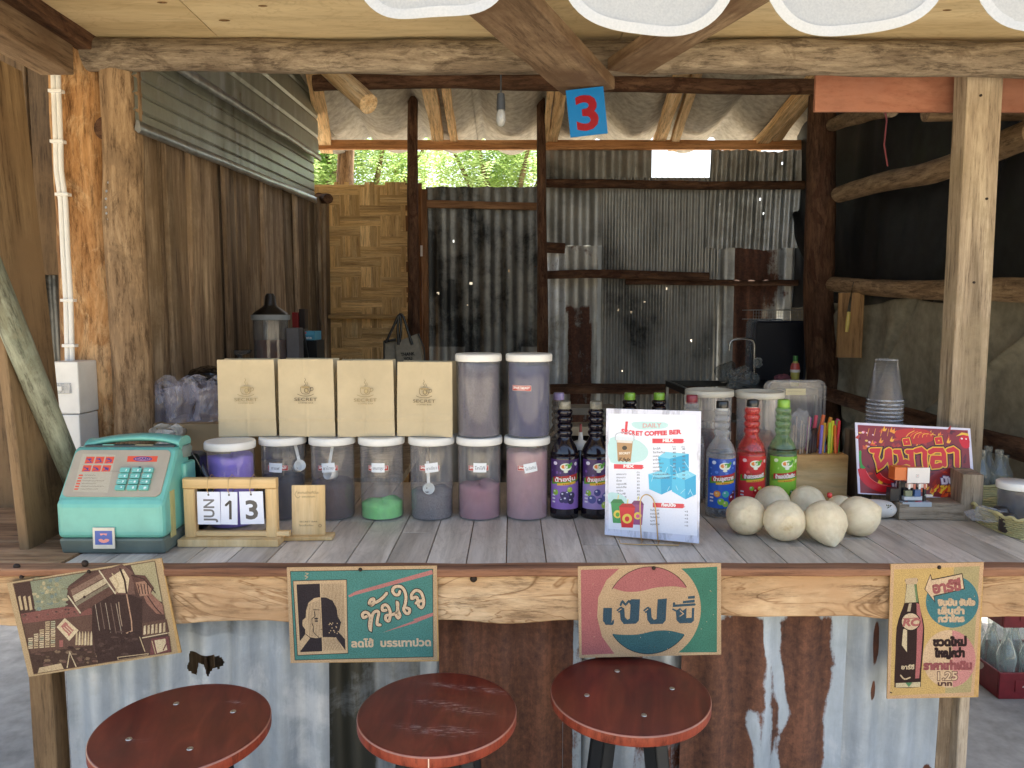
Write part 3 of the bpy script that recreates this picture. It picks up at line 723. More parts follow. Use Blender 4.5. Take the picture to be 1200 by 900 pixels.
# triangle of ply and lath seen past the corner post
tag(MB().prism([(0, 0), (.16, 0), (.16, .24), (0, .24)], .008).ob('plywood_offcut', M_SHELFWOOD, None, T(P(985, 190, Y=3.7)) @ RX(R(90))), 'brown plywood offcut behind the corner log post', 'board')
lt = thing('lath_screen', 'pale lath screen behind the corner log post under the roof', 'screen', P(980, 185, Y=4.4))
for k in range(9):
    z = P(970, 163 + k * 5.5, Y=4.4).z; plank('slat', (P(948, 165, Y=4.4).x, 4.4, z), (P(1003, 165, Y=4.4).x, 4.4, z), .016, .004, M_RAFTER, lt, wdir=(0, 0, 1))

# ------------------------------------------------------------------ far left: boards and iron beyond the counter end
a = P(33, 646, Z=.95); bx = a.x
M, L = frame((bx - .01, a.y + .085, .93), (bx - .075, a.y + .095, 2.05), (0, 1, 0))
tag(plank_mesh(L, .17, .022, taper=.05).ob('board', M_SHELFWOOD, None, M), 'upright brown board standing edge-on at the left end of the counter', 'board')
tag(plank_mesh(1.2, .20, .025).ob('board', M_SHELFWOOD, None, frame((-1.34, 2.0, .93), (-1.42, 2.02, 2.0), (1, 0, 0))[0]), 'wide brown board behind the upright edge-on board', 'board')
fl = thing('left_partition', 'brown board partition over a dark ribbed iron sheet at the far left', 'partition', (-1.9, 2.6, 0))
for k in range(7):
    plank('board', (-2.5 + k * .19, 2.6, 1.62), (-2.5 + k * .19, 2.6, 2.75), .185, .02, M_SHELFWOOD, fl)
corr('iron_sheet', -2.4, -1.5, P(10, 590, Y=2.62).z, 1.7, 2.62, .045, .008, M_GALV_BACK, fl, lambda u, v, c: (0, .55, 0))
plank('rail', P(-60, 436, Y=2.57), P(30, 437, Y=2.57), .04, .03, M_SHELFWOOD, fl, wdir=(0, 0, 1))
plank('rail', P(-60, 600, Y=2.57), P(60, 602, Y=2.57), .05, .03, M_SAWN_GREY, fl, wdir=(0, 0, 1))
wh = thing('wheel', 'dark rubber wheel on the floor at the far left edge', 'wheel', P(-22, 640, Z=.0))
wl = P(-18, 630, Y=2.5)
MB().tube([(wl.x + .0 + .02 * 0, wl.y + .085 * math.cos(t), wl.z + .085 * math.sin(t)) for t in [6.283 * i / 20 for i in range(20)]], .03, closed=True, seg=10).ob('tyre', plain('rubber', '#1d1d1e', .8), wh, T((0, 0, 0)), True)
MB().lathe([(.07, -.012), (.07, .012)], 20, T(wl) @ RY(R(90))).ob('hub', M_TRIM, wh, None, True)

# ------------------------------------------------------------------ leaning grey pipe
A = P(82, 548, Y=1.78); B = P(-30, 275, Y=1.52); uu = (B - A).normalized()
log('pole', A - uu * .4, B + uu * .5, .0265, .0285, bark('grey_green_pole', ['#6f7565', '#858a78', '#989b88'], '#7a7a66', .6, .3), None, 'smooth grey green bamboo pole leaning in from the left behind the phone', 'pole', amp=.03, bend=.004)

# ------------------------------------------------------------------ electrical box and conduit
eb = thing('switch_box', 'white plastic switch box fixed on the orange log post', 'switch box', P(82, 480, Y=1.96))
Mw = plain('white_plastic', '#e4e4e2', .35, var=.03)
for y0_, y1_, dx in ((424, 486, 0), (486, 550, 2)):
    a = P(56 + dx, y0_, Y=1.93); b = P(94 + dx, y1_, Y=1.93)
    MB().box(a.x, 1.93, b.z + .002, b.x, 2.02, a.z).ob('housing', Mw, eb, None, True, bevel=.004)
a = P(64, 449, Y=1.928); b = P(83, 461, Y=1.928); MB().box(a.x, 1.9245, b.z, b.x, 1.931, a.z).ob('window', clear('smoked_cover', '#b9bcc0', .5), eb, None, True, bevel=.001)
MB().box(a.x + .004, 1.923, b.z + .008, a.x + .02, 1.926, a.z - .008).ob('switch', Mw, eb, None, True)
cd = thing('cable_conduit', 'white cables clipped up the orange log post above the switch box', 'conduit', P(78, 300, Y=1.99))
pth = [P(x, y_, Y=1.985) for x, y_ in ((65, 78), (66, 110), (68, 160), (69, 200), (74, 235), (77, 300), (80, 350), (82, 424))]
for dx in (-.0065, .0065): MB().tube([p + Vector((dx, 0, 0)) for p in pth], .0065, 8).ob('cable', Mw, cd, None, True)
for x, y_ in ((66, 107), (68, 166), (74, 228), (80, 352), (82, 405)): MB().box(-.017, -.009, -.004, .017, .01, .004).ob('clip', Mw, cd, T(P(x, y_, Y=1.982)), True, bevel=.001)

# ------------------------------------------------------------------ light bulb and number plate
lb = thing('light_bulb', 'clear bulb hanging in a grey socket under the roof', 'light bulb', P(587, 110, Y=2.9))
a = P(587, 112, Y=2.9)
MB().lathe([(.014, -.0), (.016, -.03), (.017, -.06)], 14).ob('socket', plain('grey_socket', '#55575a', .5), lb)
MB().lathe([(.012, -.06), (.018, -.075), (.019, -.10), (.012, -.118), (.002, -.122)], 16).ob('bulb', clear('bulb_glass', '#e8e8e4', .45, .1, .8), lb)
MB().tube([(0, 0, 0), (0, 0, .22)], .003).ob('cord', plain('grey_cord', '#4a4a4a', .6), lb)
npq = quad_frame(P(663, 106, Y=1.88), P(707, 101, Y=1.88), P(669, 161, Y=1.88)); M, w_, h_ = npq
nb_ = tag(MB().box(0, .0, -h_, w_, .003, 0).ob('number_plate', plain('blue_plate_paint', '#1878c4', .45), None, M), 'bright blue plate with a dark red number 3 hanging from the diagonal plank', 'number plate')
pr_ = Print(); Wd, Hh = w_ * 1000, h_ * 1000
pr_.rect(0, 0, Wd, Hh, '#1274bd')
pr_.text('3', Wd * .5, Hh * .86, Hh * .70, '#8a1422', w=Wd * .52, fat=Wd * .075, anchor='c')
pr_.build('print', INK_PAPER, nb_)

# ------------------------------------------------------------------ trees behind
M_LEAF = NT('sunlit_leaves'); v = M_LEAF.coords((1, 1, 1), 0); a = M_LEAF.noise(v, 3, 3, .6)
cl = M_LEAF.ramp(a, [(.3, lin('#93ad62')), (.55, lin('#b4cb82')), (.75, lin('#cfdfa6'))]); M_LEAF.set(Base_Color=cl, Roughness=.5, Specular_IOR_Level=.3)
t_ = M_LEAF.n('BsdfTranslucent'); M_LEAF.l(cl, t_.inputs[0]); mx = M_LEAF.n('MixShader'); mx.inputs[0].default_value = .45
M_LEAF.l(M_LEAF.b.outputs[0], mx.inputs[1]); M_LEAF.l(t_.outputs[0], mx.inputs[2]); M_LEAF.l(mx.outputs[0], M_LEAF.out.inputs[0]); M_LEAF = M_LEAF.m
def tree(loc, h, rad, n, lab, sq=.75):
    t = thing('tree', lab, 'tree', loc, group='trees behind the shed')
    tk = MB(); tk.tube([(0, 0, 0), (.05, 0, h * .3), (0, .08, h * .6)], [.12, .09, .06], 10)
    for k in range(6):
        a = k * 1.05; tk.tube([(0, .05, h * (.35 + .05 * k)), (rad * .4 * math.cos(a), rad * .4 * math.sin(a), h * .65), (rad * .8 * math.cos(a), rad * .8 * math.sin(a), h * .8)], [.05, .03, .01], 6)
    tk.ob('trunk', M_GREYLOG, t)
    mb = MB()
    cs = [Vector((random.gauss(0, .45) * rad, random.gauss(0, .45) * rad, h * .72 + random.gauss(0, .42) * rad * sq)) for _ in range(n // 60)]
    for c in cs:
        rr = random.uniform(.18, .34)
        for _ in range(14):
            st = c + Vector([random.gauss(0, rr * .6) for _ in range(3)]); d = Vector((random.gauss(0, 1), random.gauss(0, 1), -.3 + random.gauss(0, .4))).normalized(); s_ = d.cross(Vector((0, 0, 1))).normalized()
            for q in range(7):                    # feathery spray: leaflets either side of a stem
                p = st + d * q * .028 + Vector((0, 0, -.002 * q * q))
                for sg in (-1, 1):
                    l = s_ * sg * .05 + d * .015; wv = d * .011; mb.add([p - wv, p + l * .5 - wv * 1.2, p + l, p + l * .5 + wv * 1.2], [(0, 1, 2, 3)])
    mb.ob('crown', M_LEAF, t)
    return t
for (px, py, Yt, rd, n, lb_) in ((330, 190, 7.5, 1.0, 5200, 'feathery green tree furthest left behind the shed'), (425, 188, 8.2, 1.0, 5600, 'feathery green tree rising behind the woven bamboo wall'), (590, 192, 7.6, .75, 4600, 'feathery light green tree right of the bright sky gap')):
    p = P(px, py, Y=Yt); h = (p.z) / .72; tree((p.x, Yt, 0), h, rd, n, lb_)
# ------------------------------------------------------------------ counter
ZT = .95; YF = P(600, 662, Z=ZT).y; YK = 2.32
ct = thing('counter', 'long wooden bar counter topped with grey wood strips and fronted with patched iron', 'counter', (0, YF, 0))
MB().box(-1.45, YF + .004, .915, 1.5, YK, ZT - .0065).ob('board', M_COUNTERBARE, ct, None, True, bevel=.003)
xs0 = P(84, 655, Z=ZT).x
xcur = xs0; k = 0
while xcur < 1.40:
    wd = .086; yy = YF + .001; seg = random.uniform(.12, .5)
    while yy < YK - .01:
        ye = min(yy + seg, YK)
        if ye - yy > .02: plank('counter_strip', (xcur + wd / 2, yy, ZT - .003), (xcur + wd / 2, ye - .0018, ZT - .003 + random.uniform(-.0004, .0004)), wd - .0024, .006, M_COUNTER, ct, wdir=(1, 0, 0), warp=0, rough=0, step=2, ch=.0008)
        yy = ye; seg = random.uniform(.3, .62)
    xcur += wd; k += 1
for k, (a, b) in enumerate(((YF + .004, YF + .15), (YF + .153, YF + .30), (YF + .304, YF + .52))):
    plank('bare_board', (-1.45, (a + b) / 2, ZT - .002 + .002 * (k % 2)), (xs0 - .004, (a + b) / 2, ZT - .002 + .002 * (k % 2)), b - a, .010, M_COUNTERBARE, ct, wdir=(0, 1, 0), warp=.001, rough=.002)
# front edge: one long board in two lengths, thin strip above
for a, b, h_ in ((-1.45, .245, .108), (.248, 1.5, .098)):
    plank('edge_board', (a, YF - .012, ZT - .006 - h_ / 2), (b, YF - .012, ZT - .008 - h_ / 2), h_, .026, M_EDGE, ct, wdir=(0, 0, 1), rough=.012, warp=.001, step=.03)
plank('edge_strip', (-1.45, YF - .018, ZT - .004), (1.5, YF - .018, ZT - .004), .017, .04, M_EDGETOP, ct, wdir=(0, 0, 1), rough=.003, warp=0, step=.04)
for px, py in ((20, 664), (100, 660), (1193, 668), (555, 678)):
    p = P(px, py, Y=YF - .026); MB().lathe([(.006, -.002), (.0075, .002), (.004, .004)], 12, T(p) @ RX(R(90))).ob('nail', M_NAIL, ct, None, True)
# legs and rails
def leg(px, w_, y_, mat): x = P(px, 800, Y=y_).x; plank('leg', (x, y_, 0), (x, y_, .85), w_, .05, mat, ct)
leg(55, .05, YF + .05, M_SHELFWOOD); leg(1108, .06, YF + .09, M_DARKPLANK); leg(1124, .022, YF + .06, M_SAWN)
for x in (-1.3, -.4, .5, 1.35): plank('leg', (x, YK - .06, 0), (x, YK - .06, .915), .06, .05, M_SAWN, ct)
# front iron sheets
def fsheet(px0, px1, dy, mat, wear, pitch=.083, amp=.011, tilt=0, **k):
    Y = YF + .035 + dy; a = P(px0, 715, Y=Y).x; b = P(px1, 715, Y=Y).x
    return corr('iron_sheet', a, b, .0, ZT - .075, Y, pitch, amp, mat, ct, wear, tilt, **k)
def fn(u, v, c, s, f=6): return nz((c.x * f * 2, c.z * f, s), 12)
hc = P(228, 778, Y=YF + .03); h0 = P(68, 715, Y=YF + .035).x
def torn(x, z):
    dx = (x + h0 - hc.x) / .040; dz = (z - hc.z) / .030; n_ = .45 * nz((x * 40, z * 40, 0), 33)
    tongue = abs(dx - .1) < .22 - .18 * dz and dz < .1
    return dx * dx + dz * dz < 1 + n_ * 2 and abs(dz + .15 * dx) < .9 + n_ * .5 and not tongue
fsheet(68, 379, 0, M_GALV_FRONT, lambda u, v, c: (.06 + .55 * max(0, fn(u, v, c, 1)) * (v < .8) + .1 * (u < .12), .12 + .38 * math.exp(-((u - .33) / .03) ** 2) + .25 * math.exp(-((u - .62) / .02) ** 2) + .2 * fn(u, v, c, 5) + .15 * (v > .9), .2 + .5 * fn(u, v, c, 2, 9)), hole=torn, res=40, nzr=170, tilt=R(.8))  # darker top band puts the shade under the counter edge into the colour
fsheet(340, 518, .022, M_GALV_FRONT, lambda u, v, c: (.15 * (v < .5), (.74 if u < .86 else .1) + .3 * fn(u, v, c, 3) - .25 * (u > .55), 0.0))
fsheet(514, 682, .012, M_RUSTY, lambda u, v, c: (1.1 - .6 * (u > .93) - .5 * (v < .1), 0.2 * (fn(u, v, c, 4) > 0), 0), ragged=.01, res=14)
fsheet(660, 812, .026, M_GALV_FRONT, lambda u, v, c: (.2 + .35 * (fn(u, v, c, 7) > .2), .1, .28))
def redw(u, v, c):
    S_ = lambda x: max(-.6, min(.6, x))
    e = .06 * nz((c.z * 6, 3, 0), 41)
    r = S_((.93 + e - u) * 9)
    r = min(r, S_((abs(u - .53) - .055) * 9 + .22 - 1.5 * max(0, nz((c.x * 30, c.z * 9, 1), 42))))
    r = min(r, S_((.945 + .04 * nz((c.x * 25, 0, 4), 43) - v) * 12))
    return (.5 + r, .05, .25)
fsheet(800, 992, .008, M_RUSTY, redw, pitch=.10, amp=.009, res=26, nzr=60)
def bluew(u, v, c):
    r = 0.0; z = v
    for cu, cv, ru, rv in ((.36, .86, .045, .05), (.35, .74, .03, .02), (.29, .42, .04, .03), (.27, .12, .14, .16), (.33, .25, .05, .12), (.62, .3, .02, .02), (.95, .5, .03, .03)):
        q = ((u - cu) / ru) ** 2 + ((z - cv) / rv) ** 2 + .9 * nz((c.x * 60, c.z * 30, 0), 44)
        r = max(r, min(1, .5 + .45 * (1.2 - q)))
    r = max(r, .36 * math.exp(-((u - .33) / .02) ** 2), 1 - u * 22)
    return (r, 0, .22 + .25 * fn(u, v, c, 9))
fsheet(984, 1103, .016, M_GALV_FRONT, bluew, pitch=.085, res=26, nzr=80)

# ------------------------------------------------------------------ stools
M_SEAT = NT('red_lacquered_seat'); v = M_SEAT.coords((1, .22, 1), 3); a = M_SEAT.noise(v, 26, 5, .6, .8); v2 = M_SEAT.coords((1, 1, 1), 3); b = M_SEAT.noise(v2, 7, 4, .6)
cc = M_SEAT.ramp(a, [(.3, lin('#4c1b15')), (.5, lin('#63261b')), (.7, lin('#783323'))]); at = M_SEAT.n('Attribute', attribute_name='wear'); sp = M_SEAT.n('SeparateColor'); M_SEAT.l(at.outputs['Color'], sp.inputs[0])
vs_ = M_SEAT.coords((5, 30, 1), 3); sn = M_SEAT.noise(vs_, 9, 5, .7)
mk = M_SEAT.n('Math', operation='MULTIPLY'); M_SEAT.l(sp.outputs[0], mk.inputs[0]); M_SEAT.l(M_SEAT.ramp(sn, [(.5, (0, 0, 0)), (.68, (1, 1, 1))]), mk.inputs[1])
cc = M_SEAT.mix(mk.outputs[0], cc, lin('#c9b3aa')); cc = M_SEAT.mix(sp.outputs[1], cc, lin('#c08a72')); wr_ = M_SEAT.noise(v2, 5, 8, .75); cc = M_SEAT.mix(M_SEAT.ramp(wr_, [(.42, (0, 0, 0)), (.68, (.5, .5, .5))]), cc, lin('#4a211c'))
rg = M_SEAT.n('MapRange'); M_SEAT.l(b, rg.inputs[0]); rg.inputs[3].default_value = .22; rg.inputs[4].default_value = .5
M_SEAT.set(Base_Color=cc, Roughness=rg.outputs[0], Specular_IOR_Level=.5); M_SEAT.bump(a, .05, .001); M_SEAT = M_SEAT.m
M_SEATEDGE = wood('orange_red_seat_edge', ['#6b2a1c', '#833a28', '#964832'], 12, 4, .45, .1, .05)
M_SCREW = plain('steel_screw', '#b9b4a8', .3, .9)
def stool(x, y, z, r, lab, screws, scuffs, rot=0, seam=False):
    t = thing('bar_stool', lab, 'bar stool', (x, y, 0), (0, 0, rot), 'round bar stools at the counter')
    seg = 96; nr = 40; V = [(0, 0, 0)]; Fc = []; Wr = [(0, 0, 0)]
    prof = [(r * (i + 1) / nr * .988, 0) for i in range(nr)] + [(r * .9935, -.0008), (r, -.003)]
    for k_, (rr, zz) in enumerate(prof):
        for j in range(seg):
            a_ = 2 * math.pi * j / seg; px, py = rr * math.cos(a_), rr * math.sin(a_); V.append((px, py, zz)); sc_ = 0
            for (sx, sy, sl_, sw_) in scuffs:
                sc_ = max(sc_, math.exp(-((px / r - sx) / sl_) ** 2 - ((py / r - sy - (px / r - sx) * -.25) / sw_) ** 2))
            Wr.append((sc_, .55 if k_ >= nr else 0, 0))
    for j in range(seg): Fc.append((0, 1 + j, 1 + (j + 1) % seg))
    for k_ in range(len(prof) - 1):
        for j in range(seg): a_ = 1 + k_ * seg + j; b_ = 1 + k_ * seg + (j + 1) % seg; Fc.append((a_, a_ + seg, b_ + seg, b_))
    me = bpy.data.meshes.new('seat'); me.from_pydata(V, [], Fc); me.polygons.foreach_set('use_smooth', [True] * len(Fc))
    at_ = me.color_attributes.new('wear', 'FLOAT_COLOR', 'POINT'); at_.data.foreach_set('color', [q for w3 in Wr for q in (*w3, 1)])
    st = link('seat', me, M_SEAT, t, T((0, 0, z)))
    MB().lathe([(r, -.003), (r * .999, -.018), (r * .985, -.021), (.01, -.021)], seg).ob('seat_edge', M_SEATEDGE, t, T((0, 0, z)))
    if seam: MB().box(-.001, -r - .0004, -.019, .001, -r + .004, -.003).ob('edge_seam', plain('pale_seam', '#e3c4ae', .6), t, T((0, 0, z)))
    if screws:
        for a_ in (.3, 1.87, 3.44, 5.01):
            s_ = MB().lathe([(.0055, 0), (.005, .0012), (.002, .0014), (.0015, .0006), (.0001, .0006)], 14).ob('screw', M_SCREW, t, T((.085 * math.cos(a_), .085 * math.sin(a_), z)))
    for a_ in (.785, 2.356, 3.927, 5.498):
        c_, s_ = math.cos(a_), math.sin(a_); A = Vector((.075 * c_, .075 * s_, z - .03)); B = Vector((.185 * c_, .185 * s_, .01))
        Mx, L = frame(B, A, Vector((-s_, c_, 0)))
        mb = MB(); mb.box(-.016, -.0015, 0, .016, .0015, L); mb.box(.013, -.0015, 0, .016, .030, L); mb.box(-.016, -.0015, 0, -.013, .03, L); mb.ob('leg', M_STEEL, t, Mx)
    MB().tube([(.15 * math.cos(q), .15 * math.sin(q), .26) for q in [6.2832 * i / 40 for i in range(40)]], .008, 8, closed=True).ob('foot_ring', M_STEEL, t)
    MB().box(-.09, -.09, z - .032, .09, .09, z - .0215).ob('top_plate', M_STEEL, t, bevel=.002)
    return t
stool(-.583, 1.250, .755, .1495, 'reddish round bar stool nearest the left side, with four screws and under the torn iron', True, [(-.5, -.2, .12, .03), (.55, .4, .1, .03)], .25)
stool(-.137, 1.299, .755, .1455, 'middle round bar stool with whitish scuff marks and no visible screws', False, [(.05, .15, .3, .06), (.35, -.0, .3, .06), (-.1, -.45, .3, .07), (.2, .6, .35, .05), (.3, -.45, .2, .06), (.65, .5, .2, .05)], .0, True)
stool(.227, 1.366, .755, .1525, 'round bar stool with screws, directly below the round red and blue logo sign', True, [], -.15)

# ------------------------------------------------------------------ signs hung on the counter edge
def zmap(tl, tr, bl, Wd, Hh):
    tl, tr, bl = Vector(tl), Vector(tr), Vector(bl); ex = tr - tl; ey = bl - tl; det = ex.x * ey.y - ex.y * ey.x
    def f(p):
        d = Vector(p[:2]) - tl; return ((d.x * ey.y - d.y * ey.x) / det * Wd, (ex.x * d.y - ex.y * d.x) / det * Hh)
    return f
class ZPrint(Print):
    def __init__(s, f): super().__init__(); s.tf = f
    def add(s, polys, col, jit=False): return super().add([[s.tf(q) for q in p] for p in polys], col, jit)
def hang_sign(name, lab, px4, z4, Y, mat, thick=.0035, nails=()):
    tl, tr, br, bl = [P(*p, Y=Y) for p in px4]
    M, w_, h_ = quad_frame(tl, tr, bl)
    o = MB().box(0, 0, -h_, w_, thick, 0).ob(name, mat, None, M, bevel=.0006)
    tag(o, lab, 'sign')
    for x, y in nails: MB().lathe([(.0035, -.006), (.0042, .0), (.003, .0018)], 12, T((x * w_, -.001, -y * h_)) @ RX(R(90))).ob('nail', M_NAIL, o)
    return o, ZPrint(zmap(*z4, w_ * 1000, h_ * 1000))
M_FIBREBOARD = plain('brown_fibreboard', '#b8945f', .85, var=.1, nscale=160, spec=.15)
YS = YF - .038
# A: sepia picture of a drinks seller pouring tea (a plain generic scene)
oA, p = hang_sign('picture_sign', 'tilted sepia picture board of a coffee seller pouring beside shelves of cans', ((8, 683), (189, 654), (211, 765), (35, 793)), ((45, 183), (1030, 22), (190, 780)), YS, M_FIBREBOARD, nails=((.10, -.035), (.53, .02)))
D1, D2, D3, K1, K2, G1, R1 = '#4a322a', '#5f4135', '#7a5342', '#c9ab74', '#dec38e', '#8f9474', '#8c4a3a'
p.poly([(45, 183), (1030, 22), (1155, 622), (190, 780)], '#c2a065'); p.poly([(88, 188), (990, 40), (1112, 612), (226, 760)], D2)
p.poly([(195, 172), (560, 110), (440, 200), (420, 330), (232, 358)], G1); p.poly([(835, 66), (990, 40), (1050, 300), (930, 260)], '#b3a673')
for _ in range(60):
    x = random.uniform(215, 430); y = random.uniform(150, 350); p.ell(x, y, random.uniform(8, 24), random.uniform(6, 16), random.choice(['#a59a6a', '#7f8f82', '#bfae78', '#9a9c78', '#8a8a66']), 7)
p.poly([(95, 190), (195, 172), (228, 360), (135, 378)], '#553a2f')
for k in range(3): p.poly([(118 + k * 32, 270), (132 + k * 32, 262), (152 + k * 30, 350), (135 + k * 30, 356)], K1)
p.poly([(135, 378), (420, 330), (590, 340), (595, 378), (150, 440)], R1); p.poly([(150, 440), (595, 378), (600, 575), (205, 630)], '#6e4b38')
for k in range(25): x = random.uniform(150, 560); p.ell(x, 395 - (x - 150) * .1 + random.uniform(-20, 20), 9, 6, random.choice([D3, '#9a5a46', D2]), 6)
for k, (x, n_) in enumerate(((186, 3), (222, 4), (258, 5), (294, 7), (330, 7))):
    for j in range(n_):
        y = 600 - j * 24 - k * 3; p.poly([(x, y - 20), (x + 28, y - 24), (x + 30, y - 3), (x + 2, y)], random.choice([K1, K2, '#b7b48c'])); p.stroke([(x + 3, y - 11), (x + 28, y - 14)], 5, D2, caps=False)
p.poly([(385, 545), (410, 540), (412, 585), (388, 588)], '#a8533f')
for k in range(6): x = 490 + k * 19; p.poly([(x, 575), (x + 3, 500), (x + 8, 484), (x + 13, 500), (x + 15, 572)], K2 if k % 2 else K1)
p.poly([(368, 460), (420, 402), (510, 480), (450, 548)], K2); p.poly([(395, 455), (425, 425), (480, 478), (448, 518)], '#b9604c')
for k in range(4): p.stroke([(400 + k * 14, 470 - k * 9), (440 + k * 14, 505 - k * 8)], 5, K2, caps=False)
p.poly([(200, 632), (600, 575), (640, 690), (226, 757)], '#543a2c')
for _ in range(90): x = random.uniform(230, 900); y = random.uniform(610, 720) - (x - 230) * .1; p.ell(x, y, random.uniform(6, 26), random.uniform(4, 12), random.choice([D1, D3, '#6b5238', '#8a6b4a', D2]), 6)
p.poly([(260, 720), (400, 690), (420, 730), (250, 756)], K1); p.stroke([(440, 720), (455, 620), (500, 715)], 7, K2, caps=False)
# apron figure
p.poly([(600, 300), (740, 240), (830, 250), (915, 280), (918, 500), (940, 630), (640, 690), (595, 480)], '#4b332b')
p.poly([(640, 110), (780, 60), (850, 110), (870, 250), (740, 250)], D3); p.poly([(700, 150), (790, 90), (830, 150), (820, 240), (760, 240)], K2); p.stroke([(770, 90), (800, 160), (815, 245)], 12, D1); p.stroke([(720, 120), (760, 180), (745, 240)], 8, K1)
p.poly([(840, 125), (930, 130), (990, 210), (960, 260), (880, 240)], '#6a4434'); p.poly([(870, 175), (930, 165), (975, 205), (965, 250), (900, 262)], '#b07a55')
for k in range(4): p.stroke([(885 + k * 20, 185), (900 + k * 18, 245)], 6, D1)
p.poly([(925, 262), (970, 240), (1055, 320), (1058, 375), (1010, 370), (945, 305)], '#9b6245'); p.stroke([(950, 260), (1000, 330), (1040, 370)], 7, D1); p.stroke([(845, 130), (920, 150), (965, 200), (1000, 240)], 6, D1)
for k in range(5): p.stroke([(612 + k * 34, 300 + k * 2), (645 + k * 36, 480 + 6 * k)], 6 if k % 2 else 4, ('#b7a084', '#7a5e4c')[k % 2], caps=False)
p.stroke([(815, 250), (850, 420), (855, 480), (820, 495)], 8, '#c28e60'); p.stroke([(765, 300), (775, 380), (790, 450)], 6, '#a98a68'); p.stroke([(905, 520), (940, 610)], 6, K1)
for _ in range(50): p.ell(random.uniform(640, 900), random.uniform(480, 650), random.uniform(8, 28), random.uniform(6, 16), random.choice([D1, '#553b32', '#5f4438', '#463029']), 7)
# metal can being poured
p.poly([(430, 215), (640, 100), (740, 240), (520, 370)], '#6b4636'); p.poly([(455, 225), (650, 118), (668, 145), (468, 258)], '#8f6a52'); p.poly([(468, 262), (672, 150), (690, 178), (485, 300)], '#c9b489'); p.poly([(485, 305), (694, 184), (705, 200), (497, 325)], '#8b7e62')
p.stroke([(440, 262), (520, 368)], 9, '#d9c79c'); p.stroke([(635, 100), (742, 245)], 8, '#d9c79c'); p.ell(545, 268, 9, 9, D1)
p.poly([(918, 430), (1075, 405), (1095, 490), (925, 515)], '#6e4b38')
for k in range(6): x = 928 + k * 25; p.poly([(x, 505 - k * 3), (x + 2, 450 - k * 4), (x + 14, 445 - k * 4), (x + 17, 500 - k * 3)], K1 if k % 2 else K2)
p.stroke([(920, 525), (1098, 490)], 7, K2, caps=False); p.poly([(980, 530), (1098, 512), (1110, 612), (975, 636)], '#7d3c38'); p.poly([(1000, 540), (1070, 528), (1085, 600), (1020, 622)], K2); p.stroke([(985, 545), (1010, 628)], 6, K1); p.stroke([(1095, 520), (1060, 600)], 8, '#7d3c38')
p.stroke([(765, 650), (770, 668), (960, 636), (962, 625), (765, 650)], 5, K1)
p.stroke([(88, 188), (990, 40), (1112, 612), (226, 760)], 4, '#6b4b36', True)
p.build('print', INK_BOARD, oA)
# B: headache powder sign, teal
TE, TA, PK, BK = '#3d8f84', '#d2ad74', '#c2685c', '#3b3236'
oB, p = hang_sign('teal_sign', 'teal board sign with a half dark half striped head and curly Thai lettering', ((336, 665), (512, 663), (507, 775), (335, 777)), ((38, 52), (1150, 58), (28, 775)), YS, M_FIBREBOARD, nails=((.49, .03),))
p.poly([(38, 52), (1150, 58), (1127, 770), (28, 775)], '#c9a167'); p.poly([(64, 82), (1118, 82), (1098, 745), (62, 752)], TE); p.stroke([(64, 82), (1118, 82), (1098, 745), (62, 752)], 5, '#3a4a44', True)
p.poly([(80, 152), (478, 150), (462, 706), (84, 716)], TA); p.poly([(104, 180), (460, 174), (444, 684), (106, 692)], BK); p.poly([(277, 176), (460, 174), (444, 684), (270, 688)], TA)
for k in range(17): p.stroke([(290 + k * 10, 178), (284 + k * 9.6, 684)], 2.6, '#6b5a48', caps=False)
p.poly([(280, 280), (320, 282), (365, 305), (392, 360), (400, 430), (422, 470), (410, 515), (402, 548), (445, 600), (444, 684), (380, 590), (350, 582), (278, 580)], BK)
hd = [(280, 278), (230, 285), (185, 320), (165, 380), (160, 430), (135, 450), (132, 490), (152, 520), (150, 550), (185, 580), (230, 588), (275, 580)]
p.poly(hd, TA)
for k in range(9): p.stroke([(180 + k * 11, 330 - k * 4), (182 + k * 11, 575)], 2.4, '#6b5a48', caps=False)
p.poly([(150, 556), (184, 586), (108, 682), (106, 610)], TA)
p.stroke([(222, 368), (230, 420), (206, 440), (206, 480), (214, 500), (212, 540), (250, 582)], 5, BK, sm=3); p.stroke([(222, 370), (262, 374)], 4, BK); p.ell(238, 440, 14, 7, BK); p.ell(238, 458, 13, 6, BK); p.stroke([(265, 520), (285, 520)], 4, BK)
p.poly([(350, 588), (378, 584), (440, 682), (280, 684), (276, 588)], TA)
for k in range(12): p.stroke([(286 + k * 9, 592), (286 + k * 12, 680)], 2.4, '#6b5a48', caps=False)
for _ in range(16): p.ell(random.uniform(325, 400), random.uniform(470, 560), 4, 5, TA, 6)
for _ in range(6): pass
p.stroke([(80, 152), (478, 150), (462, 706), (84, 716)], 4, BK, True)
p.poly([(484, 270), (540, 240), (1112, 88), (1118, 120), (530, 268), (492, 284)], PK); p.poly([(724, 555), (975, 465), (955, 458), (1110, 408), (1106, 434), (985, 480), (1000, 478)], PK)
def script(p, pts_list, c1, w1, c2, w2):
    for c, w_ in ((c1, w1), (c2, w2)):
        for pts in pts_list: p.stroke(pts, w_, c, sm=6)
